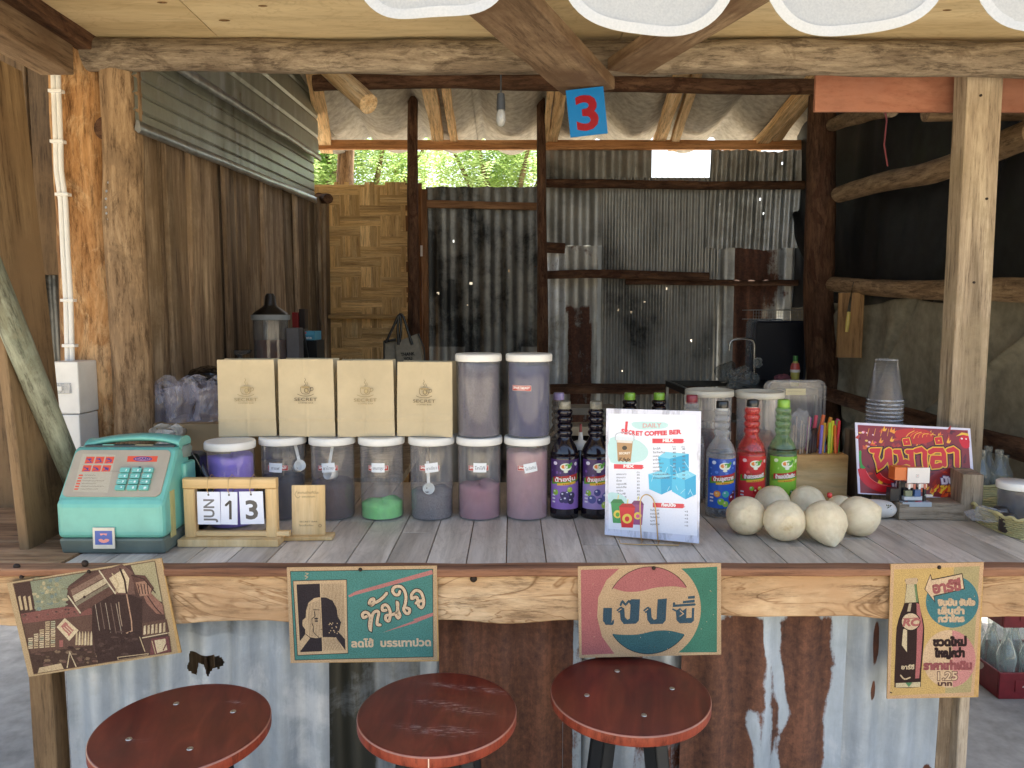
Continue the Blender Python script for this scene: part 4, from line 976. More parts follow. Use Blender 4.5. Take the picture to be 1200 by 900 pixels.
L_ = [[(612, 430), (590, 438), (582, 415), (600, 398), (625, 405), (640, 440), (632, 490), (638, 530), (645, 470), (662, 410), (690, 390), (705, 405), (694, 450), (690, 490), (712, 495)],
      [(655, 345), (638, 330), (650, 305), (672, 300), (668, 335), (650, 338), (700, 318), (740, 290), (770, 258)],
      [(760, 385), (735, 385), (735, 355), (762, 345), (785, 375), (790, 420), (778, 465), (755, 455), (760, 425), (800, 420), (840, 400), (850, 345), (845, 330), (850, 390), (862, 425), (848, 445), (832, 420), (845, 400)],
      [(868, 245), (858, 268), (832, 268), (815, 240), (830, 212), (872, 208), (900, 235), (912, 285), (905, 340), (892, 380), (908, 410), (930, 408), (935, 380), (915, 370)],
      [(975, 290), (955, 300), (955, 270), (985, 240), (1020, 250), (1038, 290), (1042, 340), (1025, 370), (1002, 350), (1010, 322), (1035, 318)], [(960, 300), (990, 290), (1000, 320), (985, 335)]]
script(p, L_, BK, 34, '#e5c292', 22)
p.text('ลดไข้  บรรเทาปวด', 492, 660, 52, '#e5c292', w=590, fat=7)
p.text('12', 905, 700, 16, '#7fae9f', w=20)
p.stroke([(175, 95), (195, 100), (170, 118), (190, 125), (172, 140)], 5, TA)
p.build('print', INK_BOARD, oB)
# C: cola sign
oC, p = hang_sign('cola_sign', 'red and teal board sign with a round wave logo and the Thai word in blue', ((677, 664), (845, 660), (847, 767), (680, 770)), ((265, 85), (850, 68), (280, 455)), YS, M_FIBREBOARD, nails=((.53, .035),))
p.poly([(265, 85), (850, 68), (866, 441), (280, 458)], '#caa268')
p.poly([(278, 98), (435, 92), (384, 140), (352, 210), (350, 290), (372, 370), (425, 440), (290, 446)], '#b8504a')
cxs = lambda r_, a0, a1, n=24: [(563 + r_ * math.cos(R(a0 + (a1 - a0) * i / n)), 262 + r_ * math.sin(R(a0 + (a1 - a0) * i / n))) for i in range(n + 1)]
p.poly([(835, 82)] + [(q[0], q[1]) for q in cxs(212, -54, 54)] + [(848, 432)], '#2f8468')
p.poly([(q[0], q[1]) for q in cxs(178, -151, -33, 20)] + smooth([(712, 170), (660, 163), (590, 168), (520, 184), (460, 185), (412, 172)], 4), '#b8504a')
p.poly([(q[0], q[1]) for q in cxs(178, 146, 34, 20)] + smooth([(710, 358), (650, 344), (590, 345), (520, 360), (460, 362), (415, 358)], 4), '#2a6a72')
p.stroke(cxs(178, -151, -33, 20), 3, '#5b3a34', caps=False); p.stroke(cxs(178, 146, 34, 20), 3, '#1d3f46', caps=False)
BL = '#2f5568'
p.stroke([(392, 255), (392, 308)], 36, BL, caps=False); p.stroke([(378, 258), (378, 300), (390, 314), (412, 318), (416, 306)], 8, BL, sm=3); p.poly([(374, 252), (410, 252), (408, 312), (420, 300), (416, 320), (385, 322), (376, 305)], BL)
for x0 in (440, 550):
    p.stroke([(x0 - 8, 262), (x0 + 8, 250), (x0 + 14, 264), (x0 - 2, 268)], 7, BL, sm=4); p.poly([(x0 + 2, 262), (x0 + 20, 250), (x0 + 24, 290), (x0 + 34, 300), (x0 + 44, 296), (x0 + 46, 216), (x0 + 84, 216 - (4 if x0 > 500 else 0)), (x0 + 82, 302), (x0 + 70, 316), (x0 + 20, 318), (x0 + 6, 300)], BL)
p.stroke([(445, 240), (452, 225), (465, 238), (478, 224), (490, 238), (486, 224), (500, 220)], 9, BL, sm=3)
p.poly([(672, 262), (690, 250), (700, 262), (716, 250), (716, 292), (738, 290), (738, 250), (748, 250), (748, 302), (738, 312), (690, 314), (676, 300)], BL); p.stroke([(664, 232), (664, 242), (748, 236)], 10, BL); p.poly([(700, 222), (748, 216), (748, 228), (700, 232)], BL); p.poly([(720, 203), (748, 200), (748, 212), (720, 213)], BL); p.stroke([(672, 262), (660, 256)], 7, BL)
p.stroke([(690, 262), (704, 274), (690, 284)], 4, '#caa268')
for _ in range(70): p.ell(random.uniform(300, 830), random.uniform(100, 430), 1.6, 1.6, random.choice(['#8a6a40', '#e0bd85', '#6d5536']), 5)
p.build('print', INK_BOARD, oC)
# D: upright yellow sign with a drawn bottle
oD, p = hang_sign('bottle_sign', 'upright yellow board sign with a drawn soda bottle and two lettered circles', ((1044, 661), (1153, 659), (1143, 817), (1040, 819)), ((78, 25), (662, 20), (42, 870)), YS, M_FIBREBOARD, nails=((.52, .03),))
YL, YG = '#cfa32a', '#b5a25e'
p.poly([(78, 25), (662, 20), (596, 858), (42, 870)], '#d2a160'); p.poly([(98, 58), (475, 48), (412, 838), (62, 850)], YL); p.poly([(475, 48), (636, 42), (578, 832), (412, 838)], YG)
p.ell(462, 262, 167, 162, '#2f7f86', 48); p.ell(440, 620, 168, 182, '#d9b078', 48); p.add([[(460, 438)] + [(440 + 168 * math.cos(R(a)), 620 + 182 * math.sin(R(a))) for a in range(-83, 84, 8)] + [(462, 800)]], '#cc7468')
for _ in range(120): p.ell(random.uniform(70, 620), random.uniform(60, 840), 2.2, 2.2, random.choice(['#a8842c', '#e2bd6a', '#8f7434']), 5)
bt = [(170, 118), (240, 112), (246, 135), (238, 150), (252, 265), (268, 340), (284, 420), (276, 560), (262, 700), (258, 780), (240, 798), (104, 800), (90, 780), (92, 700), (100, 560), (108, 420), (135, 330), (160, 265), (172, 152), (166, 135)]
p.poly(bt, '#3a241f', 2); p.poly([(176, 150), (232, 148), (246, 262), (162, 266)], '#c9b47e'); p.poly([(222, 150), (236, 150), (248, 262), (234, 262)], '#6d8a50'); p.poly([(168, 116), (242, 110), (246, 136), (236, 150), (176, 152), (166, 138)], '#c9a673')
p.poly([(236, 268), (256, 275), (276, 420), (262, 600), (248, 740), (222, 742), (232, 600), (238, 430)], '#b54a45'); p.poly([(150, 430), (175, 425), (172, 575), (140, 530)], '#d8bf8c'); p.poly([(188, 270), (206, 268), (196, 320), (176, 320)], '#b9a27a')
p.ell(198, 383, 62, 58, '#2a1c1a', 32); p.ell(198, 383, 56, 52, '#d9b98a', 32); p.text('RC', 150, 408, 42, '#b34a3c', w=96, fat=8, shear=.25); p.stroke([(150, 365), (246, 360)], 6, '#b34a3c')
p.text('อาร์ซี', 136, 682, 26, '#d9c08e', w=80, fat=3); p.poly([(98, 770), (256, 764), (252, 796), (98, 798)], '#cdbb8a'); p.poly([(160, 768), (205, 766), (182, 796)], '#4d8a55'); p.stroke([(130, 720), (155, 745), (190, 735)], 9, '#cfae7c', sm=3)
p.stroke([(290, 182), (325, 92), (334, 124), (524, 88), (538, 182), (345, 226), (352, 262), (290, 182)], 6, '#4a3a30'); p.poly([(292, 182), (324, 98), (332, 128), (522, 92), (534, 180), (342, 222), (348, 255)], '#dcb581')
p.text('อาร์ซี', 345, 208, 62, '#a8423c', w=172, fat=11, rot=-.13)
for t_, x, y, w_ in (('จิบปั๊บ จับใจ', 374, 284, 228), ('เย็นฉ่ำ', 374, 336, 160), ('กว่าใคร', 374, 385, 160)): p.text(t_, x, y, 34, '#dcb581', w=w_, fat=9)
for t_, x, y, w_, c in (('ขวดใหม่', 342, 536, 205, '#3a2522'), ('ใหญ่กว่า', 352, 606, 182, '#3a2522'), ('ราคาเท่าเดิม', 280, 684, 300, '#a03a3a')): p.text(t_, x, y, 46, c, w=w_, fat=11)
p.text('1.25', 368, 752, 50, '#dcb581', w=122, fat=4, outline=('#6d4a3a', 13)); p.text('บาท', 368, 788, 24, '#5a3028', w=86, fat=6)
p.stroke([(62, 828), (72, 832)], 7, BK)
p.build('print', INK_BOARD, oD)

# ------------------------------------------------------------------ crates with empty bottles under the counter on the right
M_CRATE = plain('red_crate_plastic', '#7e1f26', .45, var=.12)
M_GLASS = clear('clear_bottle_glass', '#c9d4cc', .22, .06, .75, .8)
def soda_bottle(x, y, z, h, r, par=None, lab=None, grp=None, mat=None, M=None):
    prof = [(r * .85, 0), (r, .02 * h), (r * .97, .18 * h), (r * .86, .34 * h), (r, .48 * h), (r * .92, .58 * h), (r * .5, .76 * h), (r * .38, .88 * h), (r * .45, .9 * h), (r * .45, h)]
    o = MB().lathe([(a, b) for a, b in smooth(prof, 3)], 18, cap=False).ob('glass_bottle', mat or M_GLASS, par, M or T((x, y, z)), par is not None)
    if lab: tag(o, lab, 'bottle', grp)
    return o
def crate(x, y, z, lab):
    t = thing('bottle_crate', lab, 'crate', (x, y, z), (0, 0, 0), 'red bottle crates under the counter')
    w_, d_, h_ = .40, .30, .105
    mb = MB()
    mb.box(0, 0, 0, w_, .008, h_); mb.box(0, d_ - .008, 0, w_, d_, h_); mb.box(0, .0085, 0, .008, d_ - .0085, h_); mb.box(w_ - .008, .0085, 0, w_, d_ - .0085, h_); mb.box(.0085, .0085, .002, w_ - .0085, d_ - .0085, .008)
    mb.ob('shell', M_CRATE, t, bevel=.003)
    for a in (.06, .22): MB().box(a, -.003, .03, a + .1, .0, .075).ob('rib', M_CRATE, t, bevel=.002)
    pp = Print(); pp.poly([(-0, 0), (120, -10), (100, 25), (30, 32)], '#c9b9ad', 3)
    pp.build('mark', INK_SOFT, t, T((-.0003, .22, .085)) @ RZ(R(-90)))
    pp2 = Print(); pp2.stroke([(0, 20), (30, 4), (70, 2), (105, 12)], 6, '#c9b9ad', sm=3); pp2.build('mark', INK_SOFT, t, T((.09, -.0032, .07)))
    return t
c0 = P(1170, 819, Z=.006)
cx0, cy0 = c0.x, c0.y
crate(cx0, cy0, .005, 'lower red plastic crate of clear empty bottles under the counter end')
crate(cx0 + .01, cy0 + .01, .285, 'upper red plastic crate stacked over the bottles at the counter end')
for lv, z in ((0, .016),):
    for i in range(4):
        for j in range(3):
            soda_bottle(cx0 + .055 + i * .09, cy0 + .05 + j * .095, z, .26, .036, None, f"clear empty soda bottle in the lower red crate, {('front', 'middle', 'back')[j]} row, {('leftmost', 'second from left', 'third from left', 'rightmost')[i]}", 'soda bottles in the red crate')
# ------------------------------------------------------------------ goods on the counter
def base(px, py, z=ZT): return P(px, py, Z=z + .001)
M_WHITE = plain('white_lid_plastic', '#ecebe6', .35, var=.03)
M_JAR = clear('hazy_jar_plastic', '#dedde2', .10, .16, .26, .6)
M_JARCLR = clear('clear_tub_plastic', '#d8d8dc', .14, .2, .6, .6)
def cylmap(Rr):
    return lambda x, y, o: ((Rr + o) * math.sin(x / Rr), -(Rr + o) * math.cos(x / Rr), -y)
JR = .0555; JH = .214
def jar(px, py, cont, fill, lab, thai=None, lx=0, rot=0, ltilt=0, gran=False, z=ZT, brand=True, sc=1, bx=0, Y=None, contrast=None):
    b = base(px, py, z) if Y is None else Vector((P(px, py, Y=Y).x, Y - JR, z))
    t = thing('storage_jar', lab, 'jar', (b.x, b.y + JR * sc, z + .001), (0, 0, rot), 'clear plastic jars with white lids'); r = JR * sc
    if Y is not None: t.location.y = Y
    MB().lathe([(r * .93, 0), (r, .006), (r, JH - .016), (r * .97, JH - .010)], 40, cap=False).ob('jar_body', M_JAR, t)
    MB().lathe([(r * .93, .0015), (.001, .0015)], 40, cap=False).ob('jar_base', M_JAR, t)
    MB().lathe([(.001, JH), (r * .98, JH), (r * 1.05, JH + .0002), (r * 1.09, JH - .004), (r * 1.09, JH - .017), (r * 1.07, JH - .019), (r * 1.02, JH - .019)], 48, cap=False).ob('lid', M_WHITE, t)
    if cont:
        key = 'powder_' + cont.strip('#'); m = bpy.data.materials.get(key)
        if not m: m = plain(key, cont, .9, var=(.30 if gran else .05), nscale=(420 if gran else 30), spec=.1, bump=.6 if gran else .1); m.name = key
        h = (JH - .02) * fill; rings = []; q = random.random() * 9
        for i in range(9):
            rr = r - .0025
            rings.append([(rr * math.cos(a), rr * math.sin(a), .004 + (h - .004 + .009 * nz((math.cos(a) * 1.2, math.sin(a) * 1.2, q))) * i / 8) for a in [6.2832 * k / 28 for k in range(28)]])
        rings.append([(x * .5, y_ * .5, z_ + .003) for x, y_, z_ in rings[-1]]); rings.append([(x * .1, y_ * .1, z_) for x, y_, z_ in rings[-1]])
        MB().loft(rings).ob('contents', m, t)
    if brand:
        p = Print(); x0 = -26 + bx
        p.rect(x0, 0, x0 + 52, 13, '#b3261f'); p.stroke([(x0, 0), (x0 + 52, 0), (x0 + 52, 13), (x0, 13)], .7, '#e8d9d4', True); p.text('SMART&EASY', x0 + 26, 8.6, 6.2, '#f2ece8', w=46, anchor='c', fat=.7); p.rect(x0 + 14, 10, x0 + 38, 11, '#e9cdc8')
        p.build('brand_sticker', INK_LABEL, t, T((0, 0, .145 if thai else .135)), mapf=cylmap(r + .0004), strip=5)
    if thai:
        p = Print(); c, s = math.cos(ltilt), math.sin(ltilt); tf = lambda x, y: (lx + x * c - y * s, x * s + y * c)
        p.add([[tf(-17, -12), tf(17, -12), tf(17, 12), tf(-17, 12)]], '#eceff2')
        xx, yy = tf(0, 5); p.text(thai, xx, yy, 7.5, '#3f4450', w=min(27, 5.2 * len(thai)), anchor='c', rot=ltilt)
        p.build('paper_label', INK_PAPER, t, T((0, -.0006, .140)), mapf=cylmap(r + .0012), strip=5)
    return t
Y0 = base(448, 611).y + JR
jar(273, 618, '#9a80e0', .90, 'nearest jar of bright purple powder, behind the wooden calendar', brand=False, Y=Y0 - .075, sc=1.02)
jar(334, 612, '#3c3438', .56, 'jar of dark ground coffee labelled in Thai, between the purple jar and the tea jar', 'กาแฟ', lx=-3, Y=Y0, bx=2, ltilt=.05, gran=True)
jar(391.5, 612, '#6b544e', .48, 'jar of brown Thai tea behind the small wooden scan stand', 'ชาไทย', lx=2, Y=Y0, ltilt=-.06, gran=True)
jar(448.5, 611, '#9cf090', .20, 'jar with a little bright green powder at the bottom', 'แคนตาลูป', lx=0, Y=Y0, ltilt=.02)
jar(506.5, 611, '#857c7a', .36, 'jar of greyish green tea powder labelled in Thai, right of the bright green one', 'ชาเขียว', lx=6, Y=Y0, ltilt=-.1, gran=True)
jar(562, 611, '#a87880', .44, 'jar half full of pinkish cocoa with a torn label corner', 'โกโก้', lx=4, Y=Y0, ltilt=.03)
jar(617.5, 611, '#b48c90', .90, 'jar nearly full of pale pink brown malt powder at the right end of its row', 'โอวัลติน', lx=8, Y=Y0, ltilt=-.18)
jar(561.5, 611, '#665f6c', .97, 'upper jar of dark grains without sticker, left of its pair', z=ZT + JH + .001, brand=False, Y=Y0, gran=True)
jar(619.5, 611, '#40436c', .97, 'upper jar of dark blue grains with a red sticker on it', z=ZT + JH + .001, brand=True, Y=Y0, rot=-.25, bx=-8, gran=True)
def scoop(loc, rot, lab):
    t = thing('scoop', lab, 'scoop', loc, rot, 'white plastic scoops inside the jars')
    MB().lathe([(.002, 0), (.012, 0), (.015, .026), (.0135, .026), (.011, .003), (.002, .003)], 20, cap=False).ob('cup', M_WHITE, t)
    MB().box(-.004, .013, .023, .004, .070, .026).ob('handle', M_WHITE, t, bevel=.001)
def near(px, py, Y): return P(px, py, Y=Y)
scoop(near(348, 549, Y0 - .02), (R(60), 0, R(38)), 'white scoop leaning inside the dark coffee jar')
scoop(near(392, 556, Y0 - .025), (R(75), 0, R(-30)), 'white scoop standing inside the brown tea jar')
scoop(near(500, 572, Y0 - .025), (R(80), 0, R(20)), 'white scoop lying in the greyish green tea jar')

# paper bags on the jar lids
M_KRAFT = plain('kraft_paper', '#c9b999', .85, var=.05, nscale=12, spec=.12, bump=.25)
M_KRAFTSIDE = M_KRAFT
BW, BH, BD = .146, .198, .075
def paper_bag(px, lab, rot, dark=1, hz=0, skew=0):
    zb = ZT + JH + .0035; x = P(px, 505, Y=Y0 - .02).x
    t = thing('paper_bag', lab, 'paper bag', (x, Y0 - .028, zb), (0, 0, rot), 'kraft paper bags standing on the jar lids')
    mb = MB(); th = .0007; N = 26; h = BH + hz; random_q = random.random() * 20
    rings_o = []; rings_i = []
    for i in range(N + 1):
        z = h * i / N; f = i / N; g = .010 + .022 * f                # gussets fold inwards towards the top
        q = lambda x_, s_: .004 * nz((x_ * 14, z * 9, s_), random_q) - .0022 * math.exp(-((z - .048) / .004) ** 2) - .0015 * math.exp(-((x_ + .02 * z) / .003) ** 2)
        w2 = BW / 2 - .002 * f; pts = []
        for j in range(25): xx = -w2 + 2 * w2 * j / 24; pts.append((xx + skew * z, q(xx, 1) - .006 * f * 0, z))
        pts.append((w2 - g + skew * z, BD / 2, z))
        for j in range(25): xx = w2 - 2 * w2 * j / 24; pts.append((xx + skew * z, BD + q(xx, 2) - .012 * f, z))
        pts.append((-w2 + g + skew * z, BD / 2, z)); rings_o.append(pts)
    mb.loft(rings_o, cap=False, smooth=False); mb.add(rings_o[0], [tuple(range(len(rings_o[0])))])
    o = mb.ob('bag_paper', M_KRAFT, t); so_ = o.modifiers.new('thickness', 'SOLIDIFY'); so_.thickness = .0006
    p = Print(); c = {1: '#6e6046', 0: '#9c8a66', 2: '#57493a'}[dark]
    w_ = 1.1
    p.stroke([(-11, 0), (-11, 10), (-6, 16), (6, 16), (11, 10), (11, 0), (-11, 0)], w_, c, sm=3); p.ell(0, 0, 11, 2.6, '#b8a67e' if dark == 0 else '#a8946c', 20); p.stroke([(11, 3), (17, 1), (18, 7), (10, 10)], w_, c, sm=4)
    p.stroke([(-19, 17), (-8, 21), (8, 21), (19, 17)], w_, c, sm=4); p.stroke([(-2, -4), (2, -8), (-2, -12), (1, -17), (-1, -21)], w_ * .8, c, sm=4); p.stroke([(3, -4), (6, -8), (3, -12)], w_ * .6, c, sm=4); p.ell(2, 8, 5, 6, c, 14); p.ell(2, 8, 3.8, 4.8, '#b8a67e', 14)
    p.text('SECRET', 0, 33, 7.5, c, w=54, anchor='c'); p.text('COFFEE BAR', 0, 39.5, 3.2, c, w=36, anchor='c')
    p.build('print', INK_SOFT, t, T((skew * .1, -.0060, h * .645)), sc=.00108)
paper_bag(291.5, 'leftmost kraft paper bag with a faint coffee cup print, partly on the purple jar', .07, 0)
paper_bag(361, 'second kraft paper bag with a dark cup print, sharp folded right edge', -.03, 2, .001)
paper_bag(430, 'third kraft paper bag with the faintest cup print and a nicked top edge', .04, 0, -.002)
paper_bag(498, 'rightmost kraft paper bag with an open right gusset beside the upper jars', -.10, 1, -.006, .01)

# ------------------------------------------------------------------ syrup bottles
def syrup(px, py, Y, mat_top, cap, lab, bg, thai, fruits, ribbon='#b5272b', liquid=None, lfill=0, rot=0, caplabel=None, label=True, H=.305, z=ZT):
    b = P(px, py, Y=Y); t = thing('syrup_bottle', lab, 'bottle', (b.x, Y, z + .001), (0, 0, rot), 'syrup bottles on the counter'); r = .0375
    prof = [(r * .8, 0), (r * .97, .004), (r, .015), (r, .158), (r * .97, .168), (r * .93, .176), (r * .78, .19), (r * .55, .203), (r * .46, .21)]
    zz = .213
    for k in range(4): prof += [(r * .46, zz), (r * .55, zz + .008), (r * .54, zz + .013), (r * .44, zz + .018)]; zz += .018
    prof += [(r * .36, zz + .002), (r * .34, .292)]
    MB().lathe([(a, b_) for a, b_ in smooth(prof, 2)], 32, cap=False).ob('glass', mat_top, t)
    if liquid:
        MB().lathe([(.001, .003), (r * .9, .003), (r * .955, .012), (r * .955, lfill - .0), (.001, lfill)], 28, cap=False).ob('syrup', liquid, t)
    cm = MB().lathe([(r * .40, .283), (r * .42, .284), (r * .42, .303), (r * .38, .305), (.001, .305)], 24, cap=False).ob('cap', cap, t)
    MB().lathe([(r * .43, .281), (r * .44, .2835), (r * .43, .286)], 24).ob('cap_ring', M_WHITE if caplabel is None else caplabel, t)
    if label:
        p = Print(); L2 = 92
        p.rect(-L2 / 2, 0, L2 / 2, 130, bg[0]); p.add([[(-L2 / 2, 60), (L2 / 2, 60), (L2 / 2, 130), (-L2 / 2, 130)]], bg[1])
        for _ in range(9): p.ell(random.uniform(-42, 42), random.uniform(6, 50), random.uniform(2, 5), random.uniform(2, 5), bg[2], 9)
        p.ell(-28, 10, 6, 5, bg[3], 10); p.ell(30, 12, 5, 5, bg[3], 10)
        p.ell(1, 19, 15, 10, '#e9efdf', 22); p.ell(6, 17, 9, 6, '#57a53a', 18); p.ell(-5, 18, 6, 5, '#e8893a', 14); p.poly([(8, 14), (16, 6), (20, 12), (12, 18)], '#3f8f30'); p.ell(1, 31, 6, 3, '#e9efdf', 12)
        p.text('ไร่', 1, 21, 5, '#f6f6ef', w=9, anchor='c', fat=.8)
        p.poly([(-40, 50), (-10, 44), (24, 41), (42, 36), (42, 54), (24, 60), (-10, 62), (-40, 66)], '#5b9a34'); p.poly([(-34, 46), (0, 42), (36, 37), (36, 52), (0, 57), (-34, 60)], ribbon)
        p.text(thai, 0, 56, 9.5, '#f7f3ee', w=min(56, 8.5 * len(thai)), anchor='c', fat=1.1, rot=-.09)
        p.poly([(-22, 62), (8, 59), (30, 57), (30, 63), (8, 66), (-22, 68)], '#e9b83a'); p.text('★★★★', 4, 66, 4, '#b5272b', w=22, anchor='c', rot=-.06)
        for x, y, rr, c in fruits:
            p.ell(x, y, rr, rr, c, 16); p.ell(x - rr * .3, y - rr * .35, rr * .3, rr * .25, '#d9dcec' if c < '#9' else '#f5e9c8', 8)
        for k in range(3): p.rect(-38, 92 + k * 9, -28, 96 + k * 9, '#e6e2ea')
        p.build('label', INK_LABEL, t, T((0, 0, .157)), mapf=cylmap(r + .0005), strip=4)
    return t
def gloss(name, col, rough=.12): return plain(name, col, rough, spec=.6, var=.02, coat=.3)
M_DARKGLASS = gloss('dark_purple_syrup_glass', '#140d18'); M_CAPB = gloss('black_cap', '#1a1a1c', .3); M_CAPG = gloss('green_cap', '#83b53a', .35); M_CAPR = gloss('red_cap', '#8e2c3c', .35); M_CAPL = gloss('lilac_cap', '#a99bcb', .35)
M_CAPC = plain('cream_striped_cap', '#8f8a7a', .4, var=.3, nscale=90)
YB1 = base(661, 609).y + .0375
gr = [(-5, 92, 9, '#3c3560'), (7, 88, 8, '#4a4078'), (18, 94, 9, '#3a3258'), (2, 104, 10, '#453a70'), (15, 108, 9, '#332b52'), (-9, 106, 7, '#3f3566'), (-27, 86, 8, '#8db83c'), (12, 78, 7, '#a5c94a')]
bl = [(-2, 86, 9, '#4a4a8a'), (-16, 104, 11, '#54589c'), (6, 108, 9, '#474a86'), (22, 98, 12, '#5a60a6'), (-26, 88, 8, '#8db83c'), (18, 120, 9, '#a5c94a')]
syrup(661, 609, YB1, M_DARKGLASS, M_CAPC, 'dark purple grape syrup bottle with grapes on its purple label', ('#3f2560', '#8d6ab8', '#6b4a96', '#d9d2e6'), 'น้ำองุ่น', gr, caplabel=M_CAPC)
syrup(697, 609, YB1, M_DARKGLASS, M_CAPC, 'dark syrup bottle with blueberries on its label, half behind the menu board', ('#3f2560', '#a08bc6', '#6b4a96', '#d9d2e6'), 'น้ำบลูเบอร์รี่', bl, caplabel=M_CAPC, rot=.1)
tr = [(-18, 92, 9, '#e8892c'), (-18, 92, 6, '#f4b25a'), (-8, 112, 9, '#8fc43c'), (4, 118, 8, '#a5cf52'), (24, 104, 12, '#8e2430'), (30, 92, 8, '#5c1a24'), (4, 92, 9, '#55b7a8')]
M_CG = clear('clear_syrup_glass', '#cfd3d6', .14, .12, .75, .8); M_RG = clear('red_syrup_glass', '#d8504c', .34, .12, .7, .7); M_GG = clear('green_syrup_glass', '#86ac7a', .26, .12, .85, .8)
YB2 = base(843, 608).y + .0375
syrup(843, 608, YB2, M_CG, M_CAPB, 'clear syrup bottle with a blue fruit cocktail label right of the menu', ('#2353b8', '#2b62c9', '#5b86dc', '#c9d8f2'), 'น้ำบลูฮาวาย', tr, liquid=gloss('dark_blue_syrup', '#0c1220'), lfill=.028)
syrup(878, 606, YB2 + .03, M_RG, M_CAPB, 'bright red strawberry syrup bottle between the blue and the green labels', ('#c7222c', '#d8343a', '#e2585c', '#f2c9c9'), 'น้ำสตรอเบอร์รี่', [(4, 92, 9, '#b01a22'), (16, 104, 9, '#a8151e'), (-8, 84, 6, '#8fc43c'), (14, 84, 6, '#dcc04a')], liquid=gloss('red_syrup', '#b52a28', .3), lfill=.16)
syrup(914, 606, YB2 + .03, M_GG, M_CAPG, 'green apple syrup bottle with a light green label and lime green cap', ('#79b936', '#8ac744', '#a5d46a', '#dff0c8'), 'น้ำแอปเปิ้ลเขียว', [(18, 96, 9, '#4c8a2c'), (8, 110, 8, '#6aa83a'), (28, 108, 7, '#4c8a2c')], liquid=gloss('dark_green_syrup', '#11180f'), lfill=.176, caplabel=M_CAPG)
# second rank
YB3 = P(736, 470, Z=ZT + .305).y
YR = 2.13
syrup(654, 600, YR, clear('empty_pale_bottle', '#8a8480', .4), M_CAPL, 'bottle with a lilac cap just behind the grape syrup bottle', None, None, None, label=False, caplabel=M_CAPL)
syrup(736, 600, YR, M_DARKGLASS, M_CAPG, 'green capped bottle mostly hidden behind the left part of the menu', None, None, None, label=False, caplabel=M_CAPG)
syrup(770, 600, YR, M_DARKGLASS, M_CAPG, 'green capped bottle with a pouring spout behind the middle of the menu', None, None, None, label=False, caplabel=M_CAPG)
syrup(808, 600, YR - .06, M_CG, M_CAPR, 'dark red capped bottle behind the right corner of the menu', None, None, None, label=False, caplabel=M_CAPR)
t = thing('dropper_bottle', 'small dark bottle with white collar and red nozzle between the purple syrup bottles', 'bottle', (P(680, 560, Y=1.99).x, 1.99, ZT + .001))
MB().lathe([(.022, 0), (.025, .01), (.025, .14), (.015, .165)], 24).ob('bottle_body', M_DARKGLASS, t); MB().lathe([(.019, .165), (.020, .168), (.018, .186), (.007, .19), (.005, .212)], 24).ob('collar', M_WHITE, t); MB().lathe([(.004, .212), (.003, .235)], 12).ob('nozzle', gloss('red_nozzle', '#8a2430', .4), t)
# clutter behind them
for k, (px, y_, w_, h_, c, lab) in enumerate(((690, 2.22, .17, .022, '#6d675c', 'grey book lying on top of the little stack behind the syrup bottles'), (690, 2.23, .16, .028, '#b9a98c', 'pale wooden box under the grey book behind the syrup bottles'))):
    zt_ = P(690, 478 + 22 * k, Y=y_).z
    tag(MB().box(-w_ / 2, -.05, -h_, w_ / 2, .05, 0).ob('box', plain('stack_%d' % k, c, .7), None, T((P(px, 480, Y=y_).x, y_ + .05, zt_)), bevel=.002), lab, 'box')
for k, (px, Y, w_, zt_) in enumerate(((700, 2.24, .20, P(700, 516, Y=2.23).z),)):
    tag(MB().box(-w_ / 2, -.06, 0, w_ / 2, .06, zt_ - ZT - .001).ob('dark_box', plain('dark_box_card', '#2b211b', .8), None, T((P(px, 480, Y=Y).x, Y + .05, ZT + .001)), bevel=.002), 'dark brown box under the little stack behind the syrup bottles', 'box')

# ------------------------------------------------------------------ menu in its wire stand
tl, tr_, br, bl_ = P(713, 477, Y=1.80), P(821, 486, Y=1.72), P(825, 637, Y=1.64), P(709, 628, Y=1.72)
M, w_, h_ = quad_frame((.224, 1.747, 1.258), (.430, 1.669, 1.261), (.226, 1.726, .956))
mn = MB().box(0, 0, -h_, w_, .0022, 0).ob('menu_board', clear('laminate_sheet', '#dcdff0', .86, .18, .95), None, M, bevel=.0008)
tag(mn, 'white laminated drinks menu headed SECRET COFFEE BER on a gold wire stand', 'menu')
p = ZPrint(zmap((62, 32), (643, 78), (48, 848), w_ * 1000, h_ * 1000))
p.poly([(76, 66), (613, 100), (618, 846), (74, 808)], '#e9edf9')
AQ, RD, CY = '#bfe3e3', '#dc4350', '#38b4dc'
p.poly([(235, 128), (425, 138), (432, 172), (300, 178), (240, 162)], AQ, 3); p.text('DAILY', 292, 165, 26, '#d8a9a6', w=112, rot=.02, outline=('#c98d8a', 2))
for i, (ch, x, y, r_) in enumerate(zip('SECRET', (155, 178, 203, 226, 250, 272), (193, 201, 205, 209, 212, 214), (.25, .12, .05, .05, .02, .02))): p.text(ch, x, y, 26, RD, w=17, fat=4.5, rot=r_)
p.text('COFFEE', 304, 216, 26, RD, w=134, fat=4.5, rot=.0); p.text('BER', 455, 214, 26, RD, w=68, fat=4.5, rot=-.02)
p.poly([(86, 225), (240, 235), (320, 300), (310, 360), (240, 385), (90, 380)], AQ, 3); p.poly([(184, 122), (200, 122), (192, 196), (178, 196)], RD)
p.poly([(120, 215), (238, 225), (236, 246), (122, 238)], '#dfe6ee', 0); p.stroke([(120, 238), (122, 205), (150, 192), (215, 198), (236, 215), (236, 246)], 4, '#a9b4bf', sm=3)
